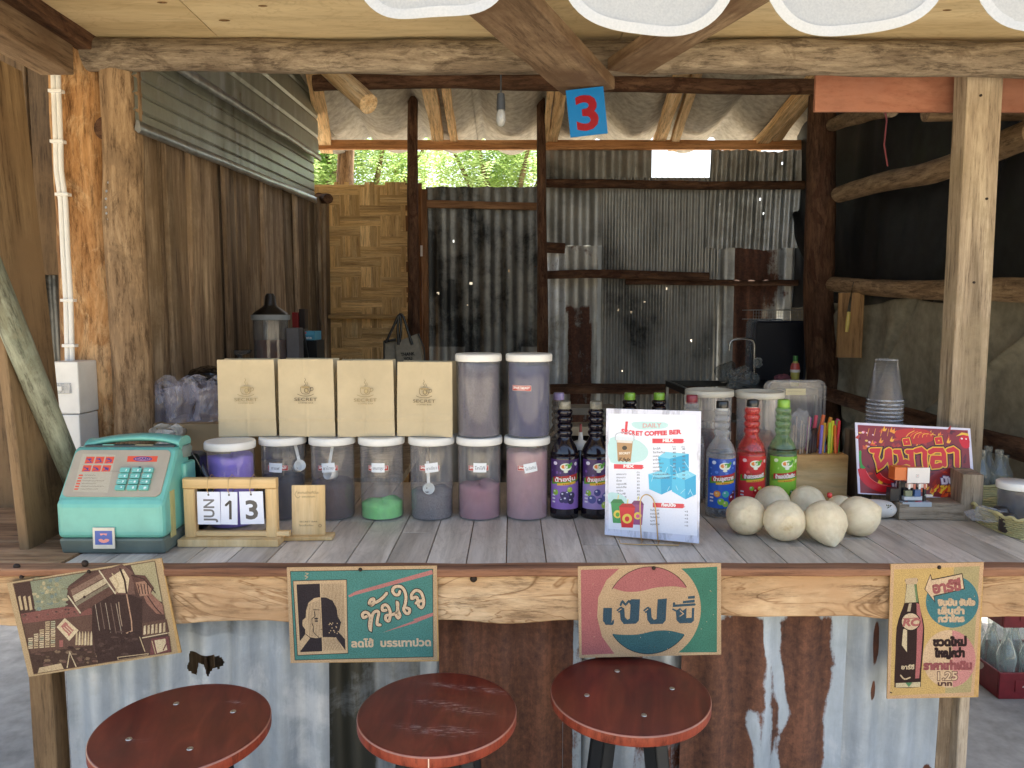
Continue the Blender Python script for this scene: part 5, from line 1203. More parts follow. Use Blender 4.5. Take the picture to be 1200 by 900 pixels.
p.poly([(128, 238), (230, 248), (216, 380), (134, 372)], '#b58f66'); p.poly([(130, 238), (228, 248), (225, 262), (131, 254)], '#e3ddd4'); p.ell(178, 290, 16, 14, '#3a3430', 14); p.text('SECRET', 178, 330, 13, '#efe8dc', w=70, anchor='c', fat=1.5)
for _ in range(30): p.ell(random.uniform(138, 212), random.uniform(350, 378), 4, 4, '#4d3626', 7)
def banner(x0, y0, x1, y1, t_):
    p.poly([(x0, y0), (x1 - 10, y0 + 8), (x1, y0 + 14), (x1 - 6, y0 + 22), (x1 + 4, y1 - 4), (x1 - 12, y1 + 6), (x0, y1)], RD); p.text(t_, (x0 + x1) / 2, y1 - 6, 17, '#f8f2f2', w=62 if len(t_) < 5 else 84, anchor='c', fat=3.5, rot=.03)
banner(350, 236, 542, 266, 'MILK'); banner(110, 392, 296, 422, 'MIX'); banner(352, 640, 544, 670, 'ท็อปปิ้ง')
IC = ['#7fd0ea', '#4fbde2', '#2ea6d4', '#9adcf0']
p.poly([(385, 352), (430, 322), (570, 338), (570, 455), (480, 485), (395, 450)], IC[1]); p.poly([(385, 352), (430, 322), (570, 338), (455, 366)], IC[0]); p.poly([(455, 366), (570, 338), (570, 455), (460, 470)], IC[2])
p.poly([(325, 460), (395, 440), (470, 470), (468, 560), (405, 590), (330, 555)], IC[1]); p.poly([(325, 460), (395, 440), (470, 470), (400, 490)], IC[0]); p.poly([(400, 490), (470, 470), (468, 560), (405, 590)], IC[2])
p.poly([(470, 470), (560, 440), (612, 470), (612, 590), (550, 620), (468, 570)], IC[1]); p.poly([(470, 470), (560, 440), (612, 470), (545, 500)], IC[0]); p.poly([(545, 500), (612, 470), (612, 590), (550, 620)], IC[2])
for _ in range(14): x = random.uniform(340, 590); y = random.uniform(350, 570); p.stroke([(x, y), (x + random.uniform(-30, 30), y + random.uniform(10, 50))], 3, '#a9e2f3')
IK = '#5a5e70'
p.text('ร้อน', 470, 295, 9, IK, w=22); p.text('เย็น', 525, 298, 9, IK, w=22)
for k, t_ in enumerate(('โกโก้', 'โอวัลติน', 'นมสด', 'ชาไทย', 'ชาเขียว', 'นมเย็น', 'นมชมพู', 'กาแฟนมสดเย็น', 'คาราเมลมัคคิอาโต้')):
    y = 306 + k * 23; p.text(t_, 354, y, 10, IK, w=min(100, 9 * len(t_)), fat=.6); p.text(str(35 + 5 * (k % 3)), 474, y + 4, 10, IK, w=18, fat=.6); p.text(str(40 + 5 * (k % 2)), 530, y + 6, 10, IK, w=18, fat=.6)
p.text('เย็น', 252, 452, 9, IK, w=20)
for k, t_ in enumerate(('แดงมะนาว', 'ชามะนาว', 'บ๊วย', 'บลูเบอร์รี่', 'แอปเปิ้ล', 'องุ่น', 'ลิ้นจี่', 'สตรอเบอร์รี่')):
    y = 462 + k * 21; p.text(t_, 126, y, 10, IK, w=min(62, 8 * len(t_)), fat=.6); p.text('35', 254, y + 6, 10, IK, w=17, fat=.6)
for k, t_ in enumerate(('ไข่มุก', 'เยลลี่', 'วิปครีม', 'บุก', 'พุดดิ้ง')): y = 693 + k * 22; p.text(t_, 336, y, 10, IK, w=min(56, 9 * len(t_)), fat=.6); p.text('+' + str(5 + 5 * (k > 2)), 544, y + 8, 10, IK, w=20, fat=.6)
p.poly([(78, 575), (160, 590), (200, 640), (130, 660), (78, 640)], AQ, 3)
def cup(cx, cy, w2, c, c2, em):
    p.poly([(cx - w2, cy - 65), (cx + w2, cy - 62), (cx + w2 * .72, cy + 70), (cx - w2 * .70, cy + 68)], c); p.poly([(cx - w2 * 1.08, cy - 62), (cx - w2 * .6, cy - 85), (cx + w2 * .6, cy - 84), (cx + w2 * 1.08, cy - 58)], c2); p.ell(cx, cy + 12, w2 * .62, w2 * .62, '#f2d45a', 20)
    p.ell(cx, cy + 14, w2 * .3, w2 * .34, em, 12); p.stroke([(cx + 2, cy - 84), (cx + 6, cy - 112)], 7, '#e8d98a', caps=False)
cup(132, 702, 42, '#3f9a5c', '#35844e', '#5aa83a'); cup(258, 712, 38, '#9a4f86', '#7f3f70', '#d85a9a'); cup(192, 730, 50, '#e0303c', '#c22430', '#e0303c')
p.build('print', INK_PAPER, mn, sc=.001)
M_GOLD = plain('gold_wire', '#c9a876', .3, .9)
ws = thing('wire_stand', 'gold wire stand with an arched bar in front of the menu', 'stand', (M @ Vector((w_ * .5, 0, -h_))))
f = lambda x, y: P(x, y, Y=1.678 + (640 - y) / 152 * .015)
arch = smooth([tuple(f(x, y)) for x, y in ((751.5, 633), (750.5, 610), (750, 592), (752, 583), (757.5, 579.5), (764, 583), (767.5, 592), (769.5, 612), (771, 634))], 4)
MB().tube(arch, .0014, 8).ob('arch_wire', M_GOLD, ws, None, True)
bz = ZT + .003
MB().tube([f(725, 632), f(727, 637), P(745, 638, Z=bz), P(795, 639, Z=bz), P(797, 632, Z=bz)], .0014, 8).ob('foot_wire', M_GOLD, ws, None, True)
MB().tube([P(751, 638, Z=bz), P(757, 622, Z=bz)], .0014, 8).ob('foot_wire', M_GOLD, ws, None, True); MB().tube([P(771, 638, Z=bz), P(777, 622, Z=bz)], .0014, 8).ob('foot_wire', M_GOLD, ws, None, True)

# ------------------------------------------------------------------ calendar
b0, b1 = base(208, 641), base(326, 641); cw = b1.x - b0.x
cal = thing('desk_calendar', 'pale wooden desk calendar frame showing JUN 1 3 on hanging cards', 'calendar', ((b0.x + b1.x) / 2, b0.y, ZT + .001), (0, 0, 0))
sc = cw / .236
mb = MB().box(-cw / 2, 0, 0, cw / 2, .062, .0165).ob('base', M_PINE, cal, bevel=.0012)
hw = cw / 2 - .008; ht = .130
for nm, A, B, wd in (('upright', (-hw + .013, .03, .017), (-hw + .013, .03, ht - .0005), .026), ('upright', (hw - .013, .03, .017), (hw - .013, .03, ht - .0005), .026)): plank(nm, A, B, wd, .02, M_PINE, cal, warp=0, rough=.0002).matrix_basis = frame(A, B)[0]
plank('top_rail', (0, 0, 0), (2 * hw, 0, 0), .024, .02, M_PINE, cal, wdir=(0, 0, 1), warp=0, rough=.0002).matrix_basis = frame((-hw, .03, ht + .012), (hw, .03, ht + .012), (0, 0, 1))[0]
plank('bottom_rail', (0, 0, 0), (2 * hw, 0, 0), .012, .018, M_PINE, cal, wdir=(0, 0, 1), warp=0, rough=.0002).matrix_basis = frame((-hw + .027, .03, .0235), (hw - .027, .03, .0235), (0, 0, 1))[0]
M_CARD = plain('card_white', '#dfe3f0', .6, var=.02)
for x0, x1, t_, rt in ((-.070, -.018, 'JUN', 1), (-.016, .022, '1', 0), (.026, .080, '3', 0)):
    wd = x1 - x0; hh = .076; Mc = T((x0, .010, ht - .004)) @ RY(R({'JUN': .5, '1': 1.5, '3': -1}[t_]))
    cd_ = MB().box(0, 0, -hh, wd, .0012, 0).ob('date_card', M_CARD, cal, Mc)
    p = Print()
    if rt: p.text('JUN', wd * 500 + 12, 70, 24, '#6a6a6e', w=52, rot=-math.pi / 2, fat=1.6)
    elif t_ == '1': p.stroke([(wd * 500 - 7, 31), (wd * 500 + 2, 22)], 5.5, '#2c2c30'); p.stroke([(wd * 500 + 3, 21), (wd * 500 + 3, 64)], 6, '#2c2c30', caps=False)
    else: p.text('3', wd * 500, 63, 42, '#48484c', w=25, fat=3.4, anchor='c')
    p.ell(wd * 500, 7, 2.4, 2.4, '#3a3a3e', 12); p.build('print', INK_PAPER, cd_)
    xm = x0 + wd / 2
    MB().tube([(xm + .0006, .012, ht - .012), (xm - .001, .006, ht), (xm - .001, .012, ht + .024), (xm + .001, .03, ht + .032), (xm + .003, .046, ht + .02), (xm + .002, .04, ht - .004), (xm, .016, ht - .012)], .0008, 6).ob('ring', M_GOLD, cal)

# ------------------------------------------------------------------ small wooden stand (its square code is left out)
b0, b1 = base(331, 634), base(389, 634); w_ = b1.x - b0.x
q = thing('wooden_stand', 'small pale wooden stand with handwriting and a bare panel beside the calendar', 'stand', ((b0.x + b1.x) / 2, b0.y, ZT + .001), (0, 0, R(2)))
MB().box(-w_ / 2, 0, 0, w_ / 2, .04, .010).ob('base', M_PINE, q, bevel=.003)
pw_ = .078; ph = .118
pan = MB().box(-pw_ / 2, 0, 0, pw_ / 2, .006, ph).ob('panel', M_PINE, q, T((0, .015, .010)) @ RX(R(-4)), bevel=.001)
p = Print(); p.text('สแกนจ่ายที่นี่นะ', 39, 20, 5.5, '#6b5638', w=50, anchor='c'); p.text('ขอบคุณค่ะ', 40, 29, 4.2, '#6b5638', w=32, anchor='c'); p.text('SECRET BAR', 39, 88, 3.6, '#6b5638', w=42, anchor='c'); p.text('โอนแล้วแจ้งนะ', 34, 97, 4, '#6b5638', w=34, anchor='c'); p.stroke([(12, 14), (8, 22), (14, 30), (20, 26)], .8, '#6b5638', sm=3)
p.ell(66, 96, 3.6, 4, '#6b5638', 14); p.ell(66, 96, 2.8, 3.2, '#c9a878', 14)
p.build('print', INK_SOFT, pan, T((-pw_ / 2, -.0002, ph)))

# ------------------------------------------------------------------ telephone
A_, B_ = base(67, 651), base(193, 651); pwid = B_.x - A_.x; yf = A_.y
ph = thing('pay_telephone', 'turquoise push button pay telephone with beige sloping keypad at the left end', 'telephone', ((A_.x + B_.x) / 2, yf, ZT + .001))
M_TQ = plain('turquoise_plastic', '#6cb4a8', .33, spec=.5, var=.10, coat=.1, nscale=9); M_PB = plain('grey_green_plastic', '#63706a', .45, var=.08); M_BEIGE = plain('beige_panel', '#a79d8b', .5, var=.04); M_DG = plain('dark_plastic', '#33383a', .45); M_BLK = gloss('black_plastic', '#101113', .35)
hwd = pwid / 2; prof = [(0.002, .036), (-.0, .116), (.010, .126), (.082, .226), (.104, .228), (.148, .196), (.158, .036)]
def sideprism(poly, x0, x1, bevel, name, mat, par):
    mb = MB(); n = len(poly); vs = [(x0, a, b) for a, b in poly] + [(x1, a, b) for a, b in poly]
    mb.add(vs, [tuple(range(n)), tuple(range(n, 2 * n))[::-1]] + [(i, n + i, n + (i + 1) % n, (i + 1) % n) for i in range(n)]); return mb.ob(name, mat, par, None, False, bevel, 4)
body = sideprism(prof, -hwd, hwd, .016, 'body', M_TQ, ph)
sideprism([(.012, 0), (.001, .037), (.155, .037), (.148, 0)], -hwd + .003, hwd - .003, .008, 'base', M_PB, ph)
pa = math.atan2(.100, .072); Mp = T((0, .0112, .1285)) @ RX(pa)          # sloping panel frame: x across, y up the slope
PL = .113; PWd = 2 * hwd - .020
def rrect(x0, y0, x1, y1, r, n=6):
    o = []
    for cx, cy, a0 in ((x1 - r, y1 - r, 0), (x0 + r, y1 - r, 90), (x0 + r, y0 + r, 180), (x1 - r, y0 + r, 270)):
        for i in range(n + 1): a = R(a0 + 90 * i / n); o.append((cx + r * math.cos(a), cy + r * math.sin(a)))
    return o
pan = MB().prism(rrect(-PWd / 2, .0, PWd / 2, PL, .013), .0025).ob('keypad_panel', M_BEIGE, ph, Mp)
# print: canvas y runs down the slope
tfp = zmap((440, 210), (965, 210), (335, 545), PWd * 1000, PL * 1000)
class Skew(ZPrint): pass
def ptf(q):      # photo zoom -> panel, widening towards the viewer
    x, y = q[:2]; f_ = (y - 212) / 333; xl = 445 - 112 * f_; xr = 966 - 78 * f_
    return ((x - xl) / (xr - xl) * PWd * 1000, PL * 1000 * f_ ** .88 if f_ > 0 else 0)
p = ZPrint(ptf)
RO = '#d8573f'; IN = '#4a4a86'
p.poly([(478, 232), (660, 238), (598, 515), (404, 505)], '#b7ae9a')
for r_ in range(2):
    for c_ in range(3):
        x = 492 + c_ * 54 - r_ * 20; y = 250 + r_ * 58; p.poly([(x + 8, y), (x + 54, y), (x + 42, y + 46), (x - 6, y + 46)], RO)
        p.stroke([(x + 10, y + 14), (x + 22 + 6 * c_, y + 22), (x + 30, y + 36)], 6, IN, sm=3); p.ell(x + 28 - 3 * c_, y + 16 + 8 * r_, 7, 6, IN, 10); p.stroke([(x + 8, y + 38), (x + 36, y + 38 - 6 * c_)], 4, IN)
for k in range(6):
    x = 450 - k * 7; y = 376 + k * 21; p.poly([(x, y), (x + 22, y), (x + 19, y + 11), (x - 3, y + 11)], RO); p.scribble(x + 30, y + 5, (60, 70, 120, 80, 130, 100)[k], 6, '#5c5850')
p.poly([(726, 246), (892, 246), (884, 284), (720, 284)], RO); p.ell(808, 265, 52, 16, IN, 24); p.ell(808, 265, 44, 11, '#c9869a', 24); p.text('CARD', 772, 270, 12, IN, w=70, fat=3, shear=.2)
p.ell(790, 323, 8, 6, '#1b1b1d', 14); p.stroke([(600, 350), (690, 352)], 2, '#7a7468')
p.build('print', INK_SOFT, pan, T((-PWd / 2, PL, .0025)), mapf=lambda x, y, o: (x, -y, o))
for r_ in range(4):
    for c_ in range(3):
        kx = PWd * (.583 + .121 * c_) - PWd / 2; ky = PL * (.54 - .123 * r_)
        kb = MB().prism(rrect(-.0105, -.0056, .0105, .0056, .0015, 3), .006).ob('key_button', M_TQ, ph, Mp @ T((kx, ky, .0025)))
        kb.data.polygons[0].use_smooth = False
        p = Print(); t_ = ['1', '2', '3', '4', '5', '6', '7', '8', '9', '*', '0', '#'][r_ * 3 + c_]; p.text(t_, 14, 11, 6, '#e8f2ee', anchor='c', fat=.9)
        if t_ not in '1*0#': p.text({'2': 'ABC', '3': 'DEF', '4': 'GHI', '5': 'JKL', '6': 'MNO', '7': 'PRS', '8': 'TUV', '9': 'WXY'}[t_], 2.5, 9, 2.4, '#e8f2ee', w=6.5)
        p.build('digit', INK_SOFT, kb, T((-.0105, .0056, .006)) @ SC(1, .75, 1), mapf=lambda x, y, o: (x, -y, o))
# slot strip behind the panel
MB().box(-hwd + .022, .088, .222, hwd - .010, .104, .2305).ob('slot_strip', M_DG, ph, bevel=.002); MB().box(.02, .087, .2307, .06, .093, .2315).ob('slot', plain('pale_slot', '#b9b08f', .5), ph); MB().box(-.055, .087, .2307, -.03, .093, .2320).ob('slot', M_TQ, ph)
# handset: long arch lying across the back
hp = smooth([(-.100, .124, .226), (-.07, .124, .235), (-.03, .124, .241), (.02, .124, .244), (.075, .124, .241), (.118, .124, .231)], 5); rings = []
for i, q_ in enumerate(hp):
    f_ = i / (len(hp) - 1); e = abs(f_ - .5) * 2; ry = .022 + .010 * e ** 4; rz = .009 + .007 * e ** 6
    rings.append([(q_[0], q_[1] + ry * math.cos(a), q_[2] + rz * math.sin(a)) for a in [6.2832 * k / 20 for k in range(20)]])
MB().loft(rings).ob('handset', M_TQ, ph)
MB().lathe([(.030, -.03), (.033, -.005), (.028, .004)], 24, T((.104, .128, .222)) @ SC(.8, .8, .8)).ob('ear_cup', M_PB, ph)
MB().box(hwd - .006, .10, .13, hwd + .010, .154, .186).ob('cradle', M_TQ, ph, bevel=.006)
# sticker with blue emblem
st = MB().box(-.024, -.0025, -.0235, .024, .0, .0235).ob('sticker', plain('cream_sticker', '#d6cfbe', .4), ph, T((-.012, -.0012, .040)) @ RX(R(-2)), bevel=.0006)
p = Print(); p.rect(5, 7, 43, 38, '#3f5ba6'); p.poly([(16, 13), (32, 13), (31, 17), (27, 17), (26, 22), (22, 22), (21, 17), (17, 17)], '#e08f86'); p.ell(24, 19, 4, 4, '#3f5ba6', 12); p.poly([(13, 26), (20, 25), (24, 28), (28, 25), (36, 26), (34, 31), (24, 34), (15, 31)], '#e08f86', 2); p.build('emblem', INK_LABEL, st, T((-.024, -.0026, .0235)))
MB().box(hwd - .002, .035, .030, hwd + .0008, .058, .135).ob('tape', clear('yellowed_tape', '#c9c48a', .5, .35), ph)
MB().tube(smooth([(.120, .13, .215), (.140, .13, .19), (.152, .14, .15), (.160, .16, .11)], 5), .0018, 6).ob('cord', M_BLK, ph)
# black holder with coiled cord
bx_ = thing('black_holder', 'black plastic holder with a coiled cord standing behind the telephone', 'holder', (P(229, 560, Y=yf + .215).x, yf + .215, ZT + .001))
MB().prism(rrect(-.032, 0, .030, .195, .012), .04, RX(R(90))).ob('case', M_BLK, bx_)
coil = [(.004 * 0 - .012 + .008 * math.cos(k * .9), -.052 + .008 * math.sin(k * .9), .02 + k * .00075) for k in range(90)]
MB().tube(coil, .0018, 6).ob('coiled_cord', M_BLK, bx_)
MB().tube([(.02, -.02, .17), (.045, -.03, .12), (.05, -.03, .03)], .010, 8).ob('strap', M_BLK, bx_)

# ------------------------------------------------------------------ coconuts
M_COCO = NT('peeled_coconut'); v = M_COCO.coords((1, 1, 1), 3); a = M_COCO.noise(v, 16, 8, .7); b = M_COCO.noise(M_COCO.coords((1, 1, .1), 3), 60, 4, .6)
M_COCO.set(Base_Color=M_COCO.mix(.35, M_COCO.ramp(a, [(.33, lin('#c9b48c')), (.42, lin('#e3d3b0')), (.6, lin('#efe0c0'))]), M_COCO.ramp(b, [(.3, (.7, .62, .5)), (.6, (1, 1, 1))]), 'MULTIPLY'), Roughness=.6, Specular_IOR_Level=.3, Subsurface_Weight=.08); M_COCO.bump(b, .2, .002); M_COCO = M_COCO.m
def coconut(px, py, z, r, rot, tip, lab):
    d = ray(px, py); zz = z + r; t_ = (zz - EYE.z) / d.z; c = EYE + d * t_
    sid[0] += 1; q_ = sid[0]; rings = []; N = 48; G = 72
    fr = random.Random(q_); PLN = []
    for _ in range(70):
        n_ = Vector([fr.gauss(0, 1) for _ in range(3)]).normalized(); PLN.append((n_, fr.uniform(.972, .996)))
    for i in range(N + 1):
        th = math.pi * i / N; ring = []
        for j in range(G):
            a_ = 2 * math.pi * j / G; u = Vector((math.sin(th) * math.cos(a_), math.sin(th) * math.sin(a_), math.cos(th)))
            k_ = min([1.0] + [d_ / u.dot(n_) for n_, d_ in PLN if u.dot(n_) > .8]) + .02 * nz(u * 2, q_)
            if th < .9: k_ += tip * (1 - th / .9) ** 1.6 + .02 * math.cos(round(6 * a_ / math.pi)) * (1 - th / .9)
            if th > 2.5: k_ -= .06 * (th - 2.5)
            ring.append(u * r * k_)
        rings.append(ring)
    o = MB().loft(rings).ob('coconut', M_COCO, None, T(c) @ Matrix.Rotation(rot[2], 4, 'Z') @ RX(rot[0]) @ RY(rot[1]))
    return tag(o, lab, 'coconut', 'peeled coconuts on the counter')
coconut(874, 604, ZT, .0465, (R(60), R(-25), 0), .12, 'leftmost peeled coconut, in front of the red syrup bottle')
coconut(919, 610, ZT, .0480, (R(65), R(-10), 0), .12, 'nearest middle peeled coconut below the green apple bottle')
coconut(967, 611, ZT, .0490, (R(128), R(0), 0), .42, 'peeled coconut with a sharp pointed tip facing the viewer')
coconut(1006, 605, ZT, .0475, (R(40), R(50), 0), .16, 'rightmost peeled coconut beside the white floral packet')
coconut(905, 590, ZT, .0450, (R(20), R(0), 0), .12, 'peeled coconut behind, between the two leftmost ones')
coconut(946, 590, ZT, .0455, (R(20), R(-30), 0), .14, 'peeled coconut behind, in front of the wooden straw block')
coconut(984, 596, ZT, .034, (R(20), R(10), 0), .1, 'hindmost small peeled coconut behind the pointed one')
tag(MB().lathe([(.004, 0), (.006, .002), (.006, .01), (.003, .012)], 10).ob('red_pin', gloss('red_bit', '#c22a2a', .4), None, T(P(972, 583, Y=1.735) + Vector((0, 0, 0)))), 'tiny red cap lying between the hindmost peeled coconuts', 'cap')
# floral packet
c = base(1036, 610); mb = MB(); rings = []
for i in range(15):
    f_ = i / 14; x = -.055 + .11 * f_; e = (1 - abs(2 * f_ - 1) ** 5); ring = []
    for j in range(20): a_ = 6.2832 * j / 20; ring.append((x, .030 * e * math.cos(a_), .024 + .023 * e * math.sin(a_) * (1 + .05 * nz((x * 50, a_, 0)))))
    rings.append(ring)
fp = tag(MB().loft(rings).ob('napkin_packet', plain('white_packet', '#ddd9d2', .6, var=.04, bump=.2), None, T((c.x - .01, c.y + .03, ZT + .001)) @ RZ(R(-12))), 'white napkin packet with a small green sprig print beside the rightmost coconut', 'packet')
p = Print()
for _ in range(7): x = random.uniform(18, 32); y = random.uniform(8, 26); p.ell(x, y, 2.6, 1.6, random.choice(['#6f7a4a', '#8a8a5a', '#4f5a3a']), 8, rot=random.random() * 3)
p.stroke([(15, 28), (22, 18), (32, 8)], .9, '#5a6040', sm=3)
p.build('print', INK_SOFT, fp, T((0, -.0, .048)), mapf=lambda x, y, o: (x, -.030 * math.cos(min(1.5, y * 30)) - .002 - o * 3, -y + .002))

# ------------------------------------------------------------------ straw block, straws, stirrers
b0, b1 = base(930, 592), base(993, 592); YW = b0.y + .04
w_ = P(993, 560, Y=YW).x - P(932, 560, Y=YW).x; xw = P(962.5, 560, Y=YW).x; zt_ = P(962, 534, Y=YW).z
wbk = thing('wooden_block', 'honey brown wooden holder block with coloured straws standing in it', 'holder', (xw, YW, ZT + .001))
hb = zt_ - ZT
Mx = frame((-w_ / 2, .045, hb / 2), (w_ / 2, .045, hb / 2), (0, 0, 1))[0]
o = plank_mesh(w_, hb, .09, warp=0, rough=.0, ch=.002).ob('block', M_PINE2, wbk, Mx)
M_STRAWS = {}
def straw(i, x, y, zb, zt_, c, r, lab, lean=0, M_=None):
    m = M_ or M_STRAWS.get(c) or plain('straw_' + c.strip('#'), c, .35, var=.04); M_STRAWS[c] = m
    p0 = Vector((x, y, zb)); p1 = p0 + Vector((lean, random.uniform(-.004, .004), zt_ - zb)); Mx, L = frame(p0, p1)
    o = MB(); o.lathe([(r, 0), (r, L), (r * .72, L), (r * .72, L - .02)], 10, cap=False); o = o.ob('straw', m, None, Mx); return tag(o, lab, 'straw', 'straws in the wooden block')
cn = {'#33201f': 'dark brown', '#8d7ad0': 'violet', '#d9a33c': 'amber yellow', '#5f9ad8': 'light blue', '#b7d63c': 'lime', '#e8df3e': 'lemon yellow', '#e8702c': 'orange', '#d93a3c': 'red', '#58c262': 'green', '#3f2620': 'brown'}
lst = [(948, '#33201f'), (953, '#3f2620'), (957, '#33201f'), (961, '#8d7ad0'), (965, '#d9a33c'), (968, '#5f9ad8'), (971, '#b7d63c'), (974, '#e8df3e'), (977, '#b7d63c'), (979, '#e8702c'), (981.5, '#d93a3c'), (984.5, '#58c262')]
seen_ = {}
for i, (px, c) in enumerate(lst):
    a_ = P(px, 533, Y=YW + .03); tp = P(px, (497 if i > 2 else 503) + random.uniform(-4, 4), Y=YW + .03); seen_[c] = seen_.get(c, 0) + 1
    names = ['leftmost', 'second', 'third', 'fourth', 'fifth', 'sixth', 'seventh', 'eighth', 'ninth', 'tenth', 'eleventh', 'rightmost']
    straw(i, a_.x, YW + .03 + (i % 3) * .008, zt_ + .001, tp.z, c, .0042 if i > 2 else .0052, f'{cn[c]} drinking straw, {names[i]} of the row in the wooden block', random.uniform(-.004, .006))
for i, (px, py, c) in enumerate(((946, 497, '#b04a9a'), (951, 494, '#d84a5a'), (957, 493, '#e8702c'), (963, 495, '#e8972c'), (969, 496, '#d84a7a'))):
    nm = ('purple', 'crimson', 'orange', 'amber', 'pink')[i]; a_ = P(px, py + 4, Y=YW + .075); 
    m = plain('bundle_straw_%d' % i, c, .35)
    o = MB().lathe([(.0052, 0), (.0052, .10)], 10).ob('straw', m, None, T((a_.x, YW + .072, a_.z - .07)) @ RY(R(8 + 4 * i)) @ RX(R(-12)))
    tag(o, f'{nm} straw tip showing behind the row of coloured straws', 'straw', 'straws behind the wooden block')
for i in range(7):
    px = 923 + i * 3.4; a_ = P(px, 533, Y=YW + .02); tp = P(px, 488 + (i % 3) * 5, Y=YW + .02)
    m = bpy.data.materials.get('stirrer_wood') or plain('stirrer_wood', '#a08e7e', .5); m.name = 'stirrer_wood'
    o = MB().box(-.0022, -.0008, 0, .0022, .0008, tp.z - ZT - .002).ob('stirrer', m, None, T((a_.x, YW + .02 + i % 2 * .008, ZT + .002)) @ RY(R(-2 + i * .7)), bevel=.0004)
    tag(o, ('leftmost', 'second', 'third', 'fourth', 'fifth', 'sixth', 'rightmost')[i] + ' thin wrapped wooden stirrer left of the wooden block', 'stirrer', 'wrapped stirrers')
# crinkled wrapper over the stirrers
def crinkle(name, c, sx, sy, sz, mat, lab, cat, seed, amp=.35, n=20, topopen=False):
    rings = []
    for i in range(n + 1):
        th = math.pi * i / n; ring = []
        for j in range(32):
            a_ = 6.2832 * j / 32; u = Vector((math.sin(th) * math.cos(a_), math.sin(th) * math.sin(a_), math.cos(th))); k_ = 1 + amp * nz(u * 1.6, seed) + amp * .5 * abs(nz(u * 5, seed + 1)) + amp * .25 * nz(u * 11, seed + 2)
            ring.append((u.x * sx * k_, u.y * sy * k_, u.z * sz * k_))
        rings.append(ring)
    return tag(MB().loft(rings, smooth=False).ob(name, mat, None, T(c)), lab, cat)
M_FILM = clear('crinkly_film', '#cfd2da', .12, .2, .4, .9, .3, .35); M_LILAC = clear('lilac_bag_film', '#c9c8da', .24, .25, .7, .9, .5, .7)
crinkle('wrapper', P(936, 505, Y=YW + .03), .032, .02, .055, M_FILM, 'crinkled clear wrapper round the stirrers', 'wrapper', 3)

# ------------------------------------------------------------------ big tubs behind the syrup bottles
def tub(px, lidpx, pytop, Y, lab, cont):
    r = lidpx / 2 / F * Y * .985; x = P(px, 470, Y=Y).x; zt_ = P(px, pytop, Y=Y - r).z; t = thing('storage_tub', lab, 'tub', (x, Y, ZT + .001), group='large clear tubs with cream lids'); h = zt_ - ZT - .001
    MB().lathe([(r * .84, 0), (r * .88, .008), (r * .92, h - .02)], 40, cap=False).ob('tub_body', M_JARCLR, t)
    MB().lathe([(.001, h - .006), (r * .90, h - .006), (r * .94, h), (r * 1.0, h - .001), (r * 1.0, h - .017), (r * .95, h - .019)], 48, cap=False).ob('lid', plain('cream_lid', '#d9d5c6', .4, var=.03), t)
    rings = []; k = 0
    MB().lathe([(.001, .004), (r * .8, .004), (r * .86, h * .5), (r * .5, h * .62), (.001, h * .6)], 28, cap=False).ob('contents', cont, t)
    return t, r, h
t, r, h = tub(831, 57, 459, 2.14, 'large clear tub with cream lid left of its twin, dark brown packets inside', plain('brown_packets', '#5d3326', .6, var=.35, nscale=40, bump=.8))
pp = Print(); pp.rect(0, 0, 16, 24, '#e6e2dc'); [pp.scribble(2, 5 + 4 * k, 11, 1.6, '#8a8680') for k in range(4)]; pp.build('paper_label', INK_PAPER, t, RZ(R(55)) @ T((0, 0, h * .62)), mapf=cylmap(r * .92), strip=5)
tub(890, 57, 461, 2.14, 'large clear tub with cream lid behind the red and green syrup bottles', plain('tan_packets', '#8f5a3c', .6, var=.35, nscale=40, bump=.8))
# clear food box
YX = 2.3; a_, b_ = P(899, 447, Y=YX), P(957, 540, Y=YX)
fb = thing('food_container', 'clear square plastic food box standing on edge behind the stirrers', 'container', ((a_.x + b_.x) / 2, YX, b_.z))
w2 = (b_.x - a_.x) / 2; hh = a_.z - b_.z
MB().prism(rrect(-w2, 0, w2, hh, .02), .055, RX(R(90))).ob('box_body', M_JARCLR, fb, T((0, .03, 0)))
MB().tube([(x, 0, z) for x, z in rrect(-w2 - .006, .004, w2 + .006, hh + .003, .022)], .0045, 8, closed=True).ob('rim', M_JARCLR, fb, T((0, -.026, 0)))
pp = Print(); pp.rect(0, 0, 62, 20, '#d9cfa8'); pp.scribble(6, 8, 45, 3, '#a89a70'); pp.build('label', INK_PAPER, fb, T((-w2 * .4, -.0265, hh - .02)))
MB().box(-w2, -.03, ZT - b_.z, w2, .06, -.001).ob('foot_block', M_DARKPLANK, fb)

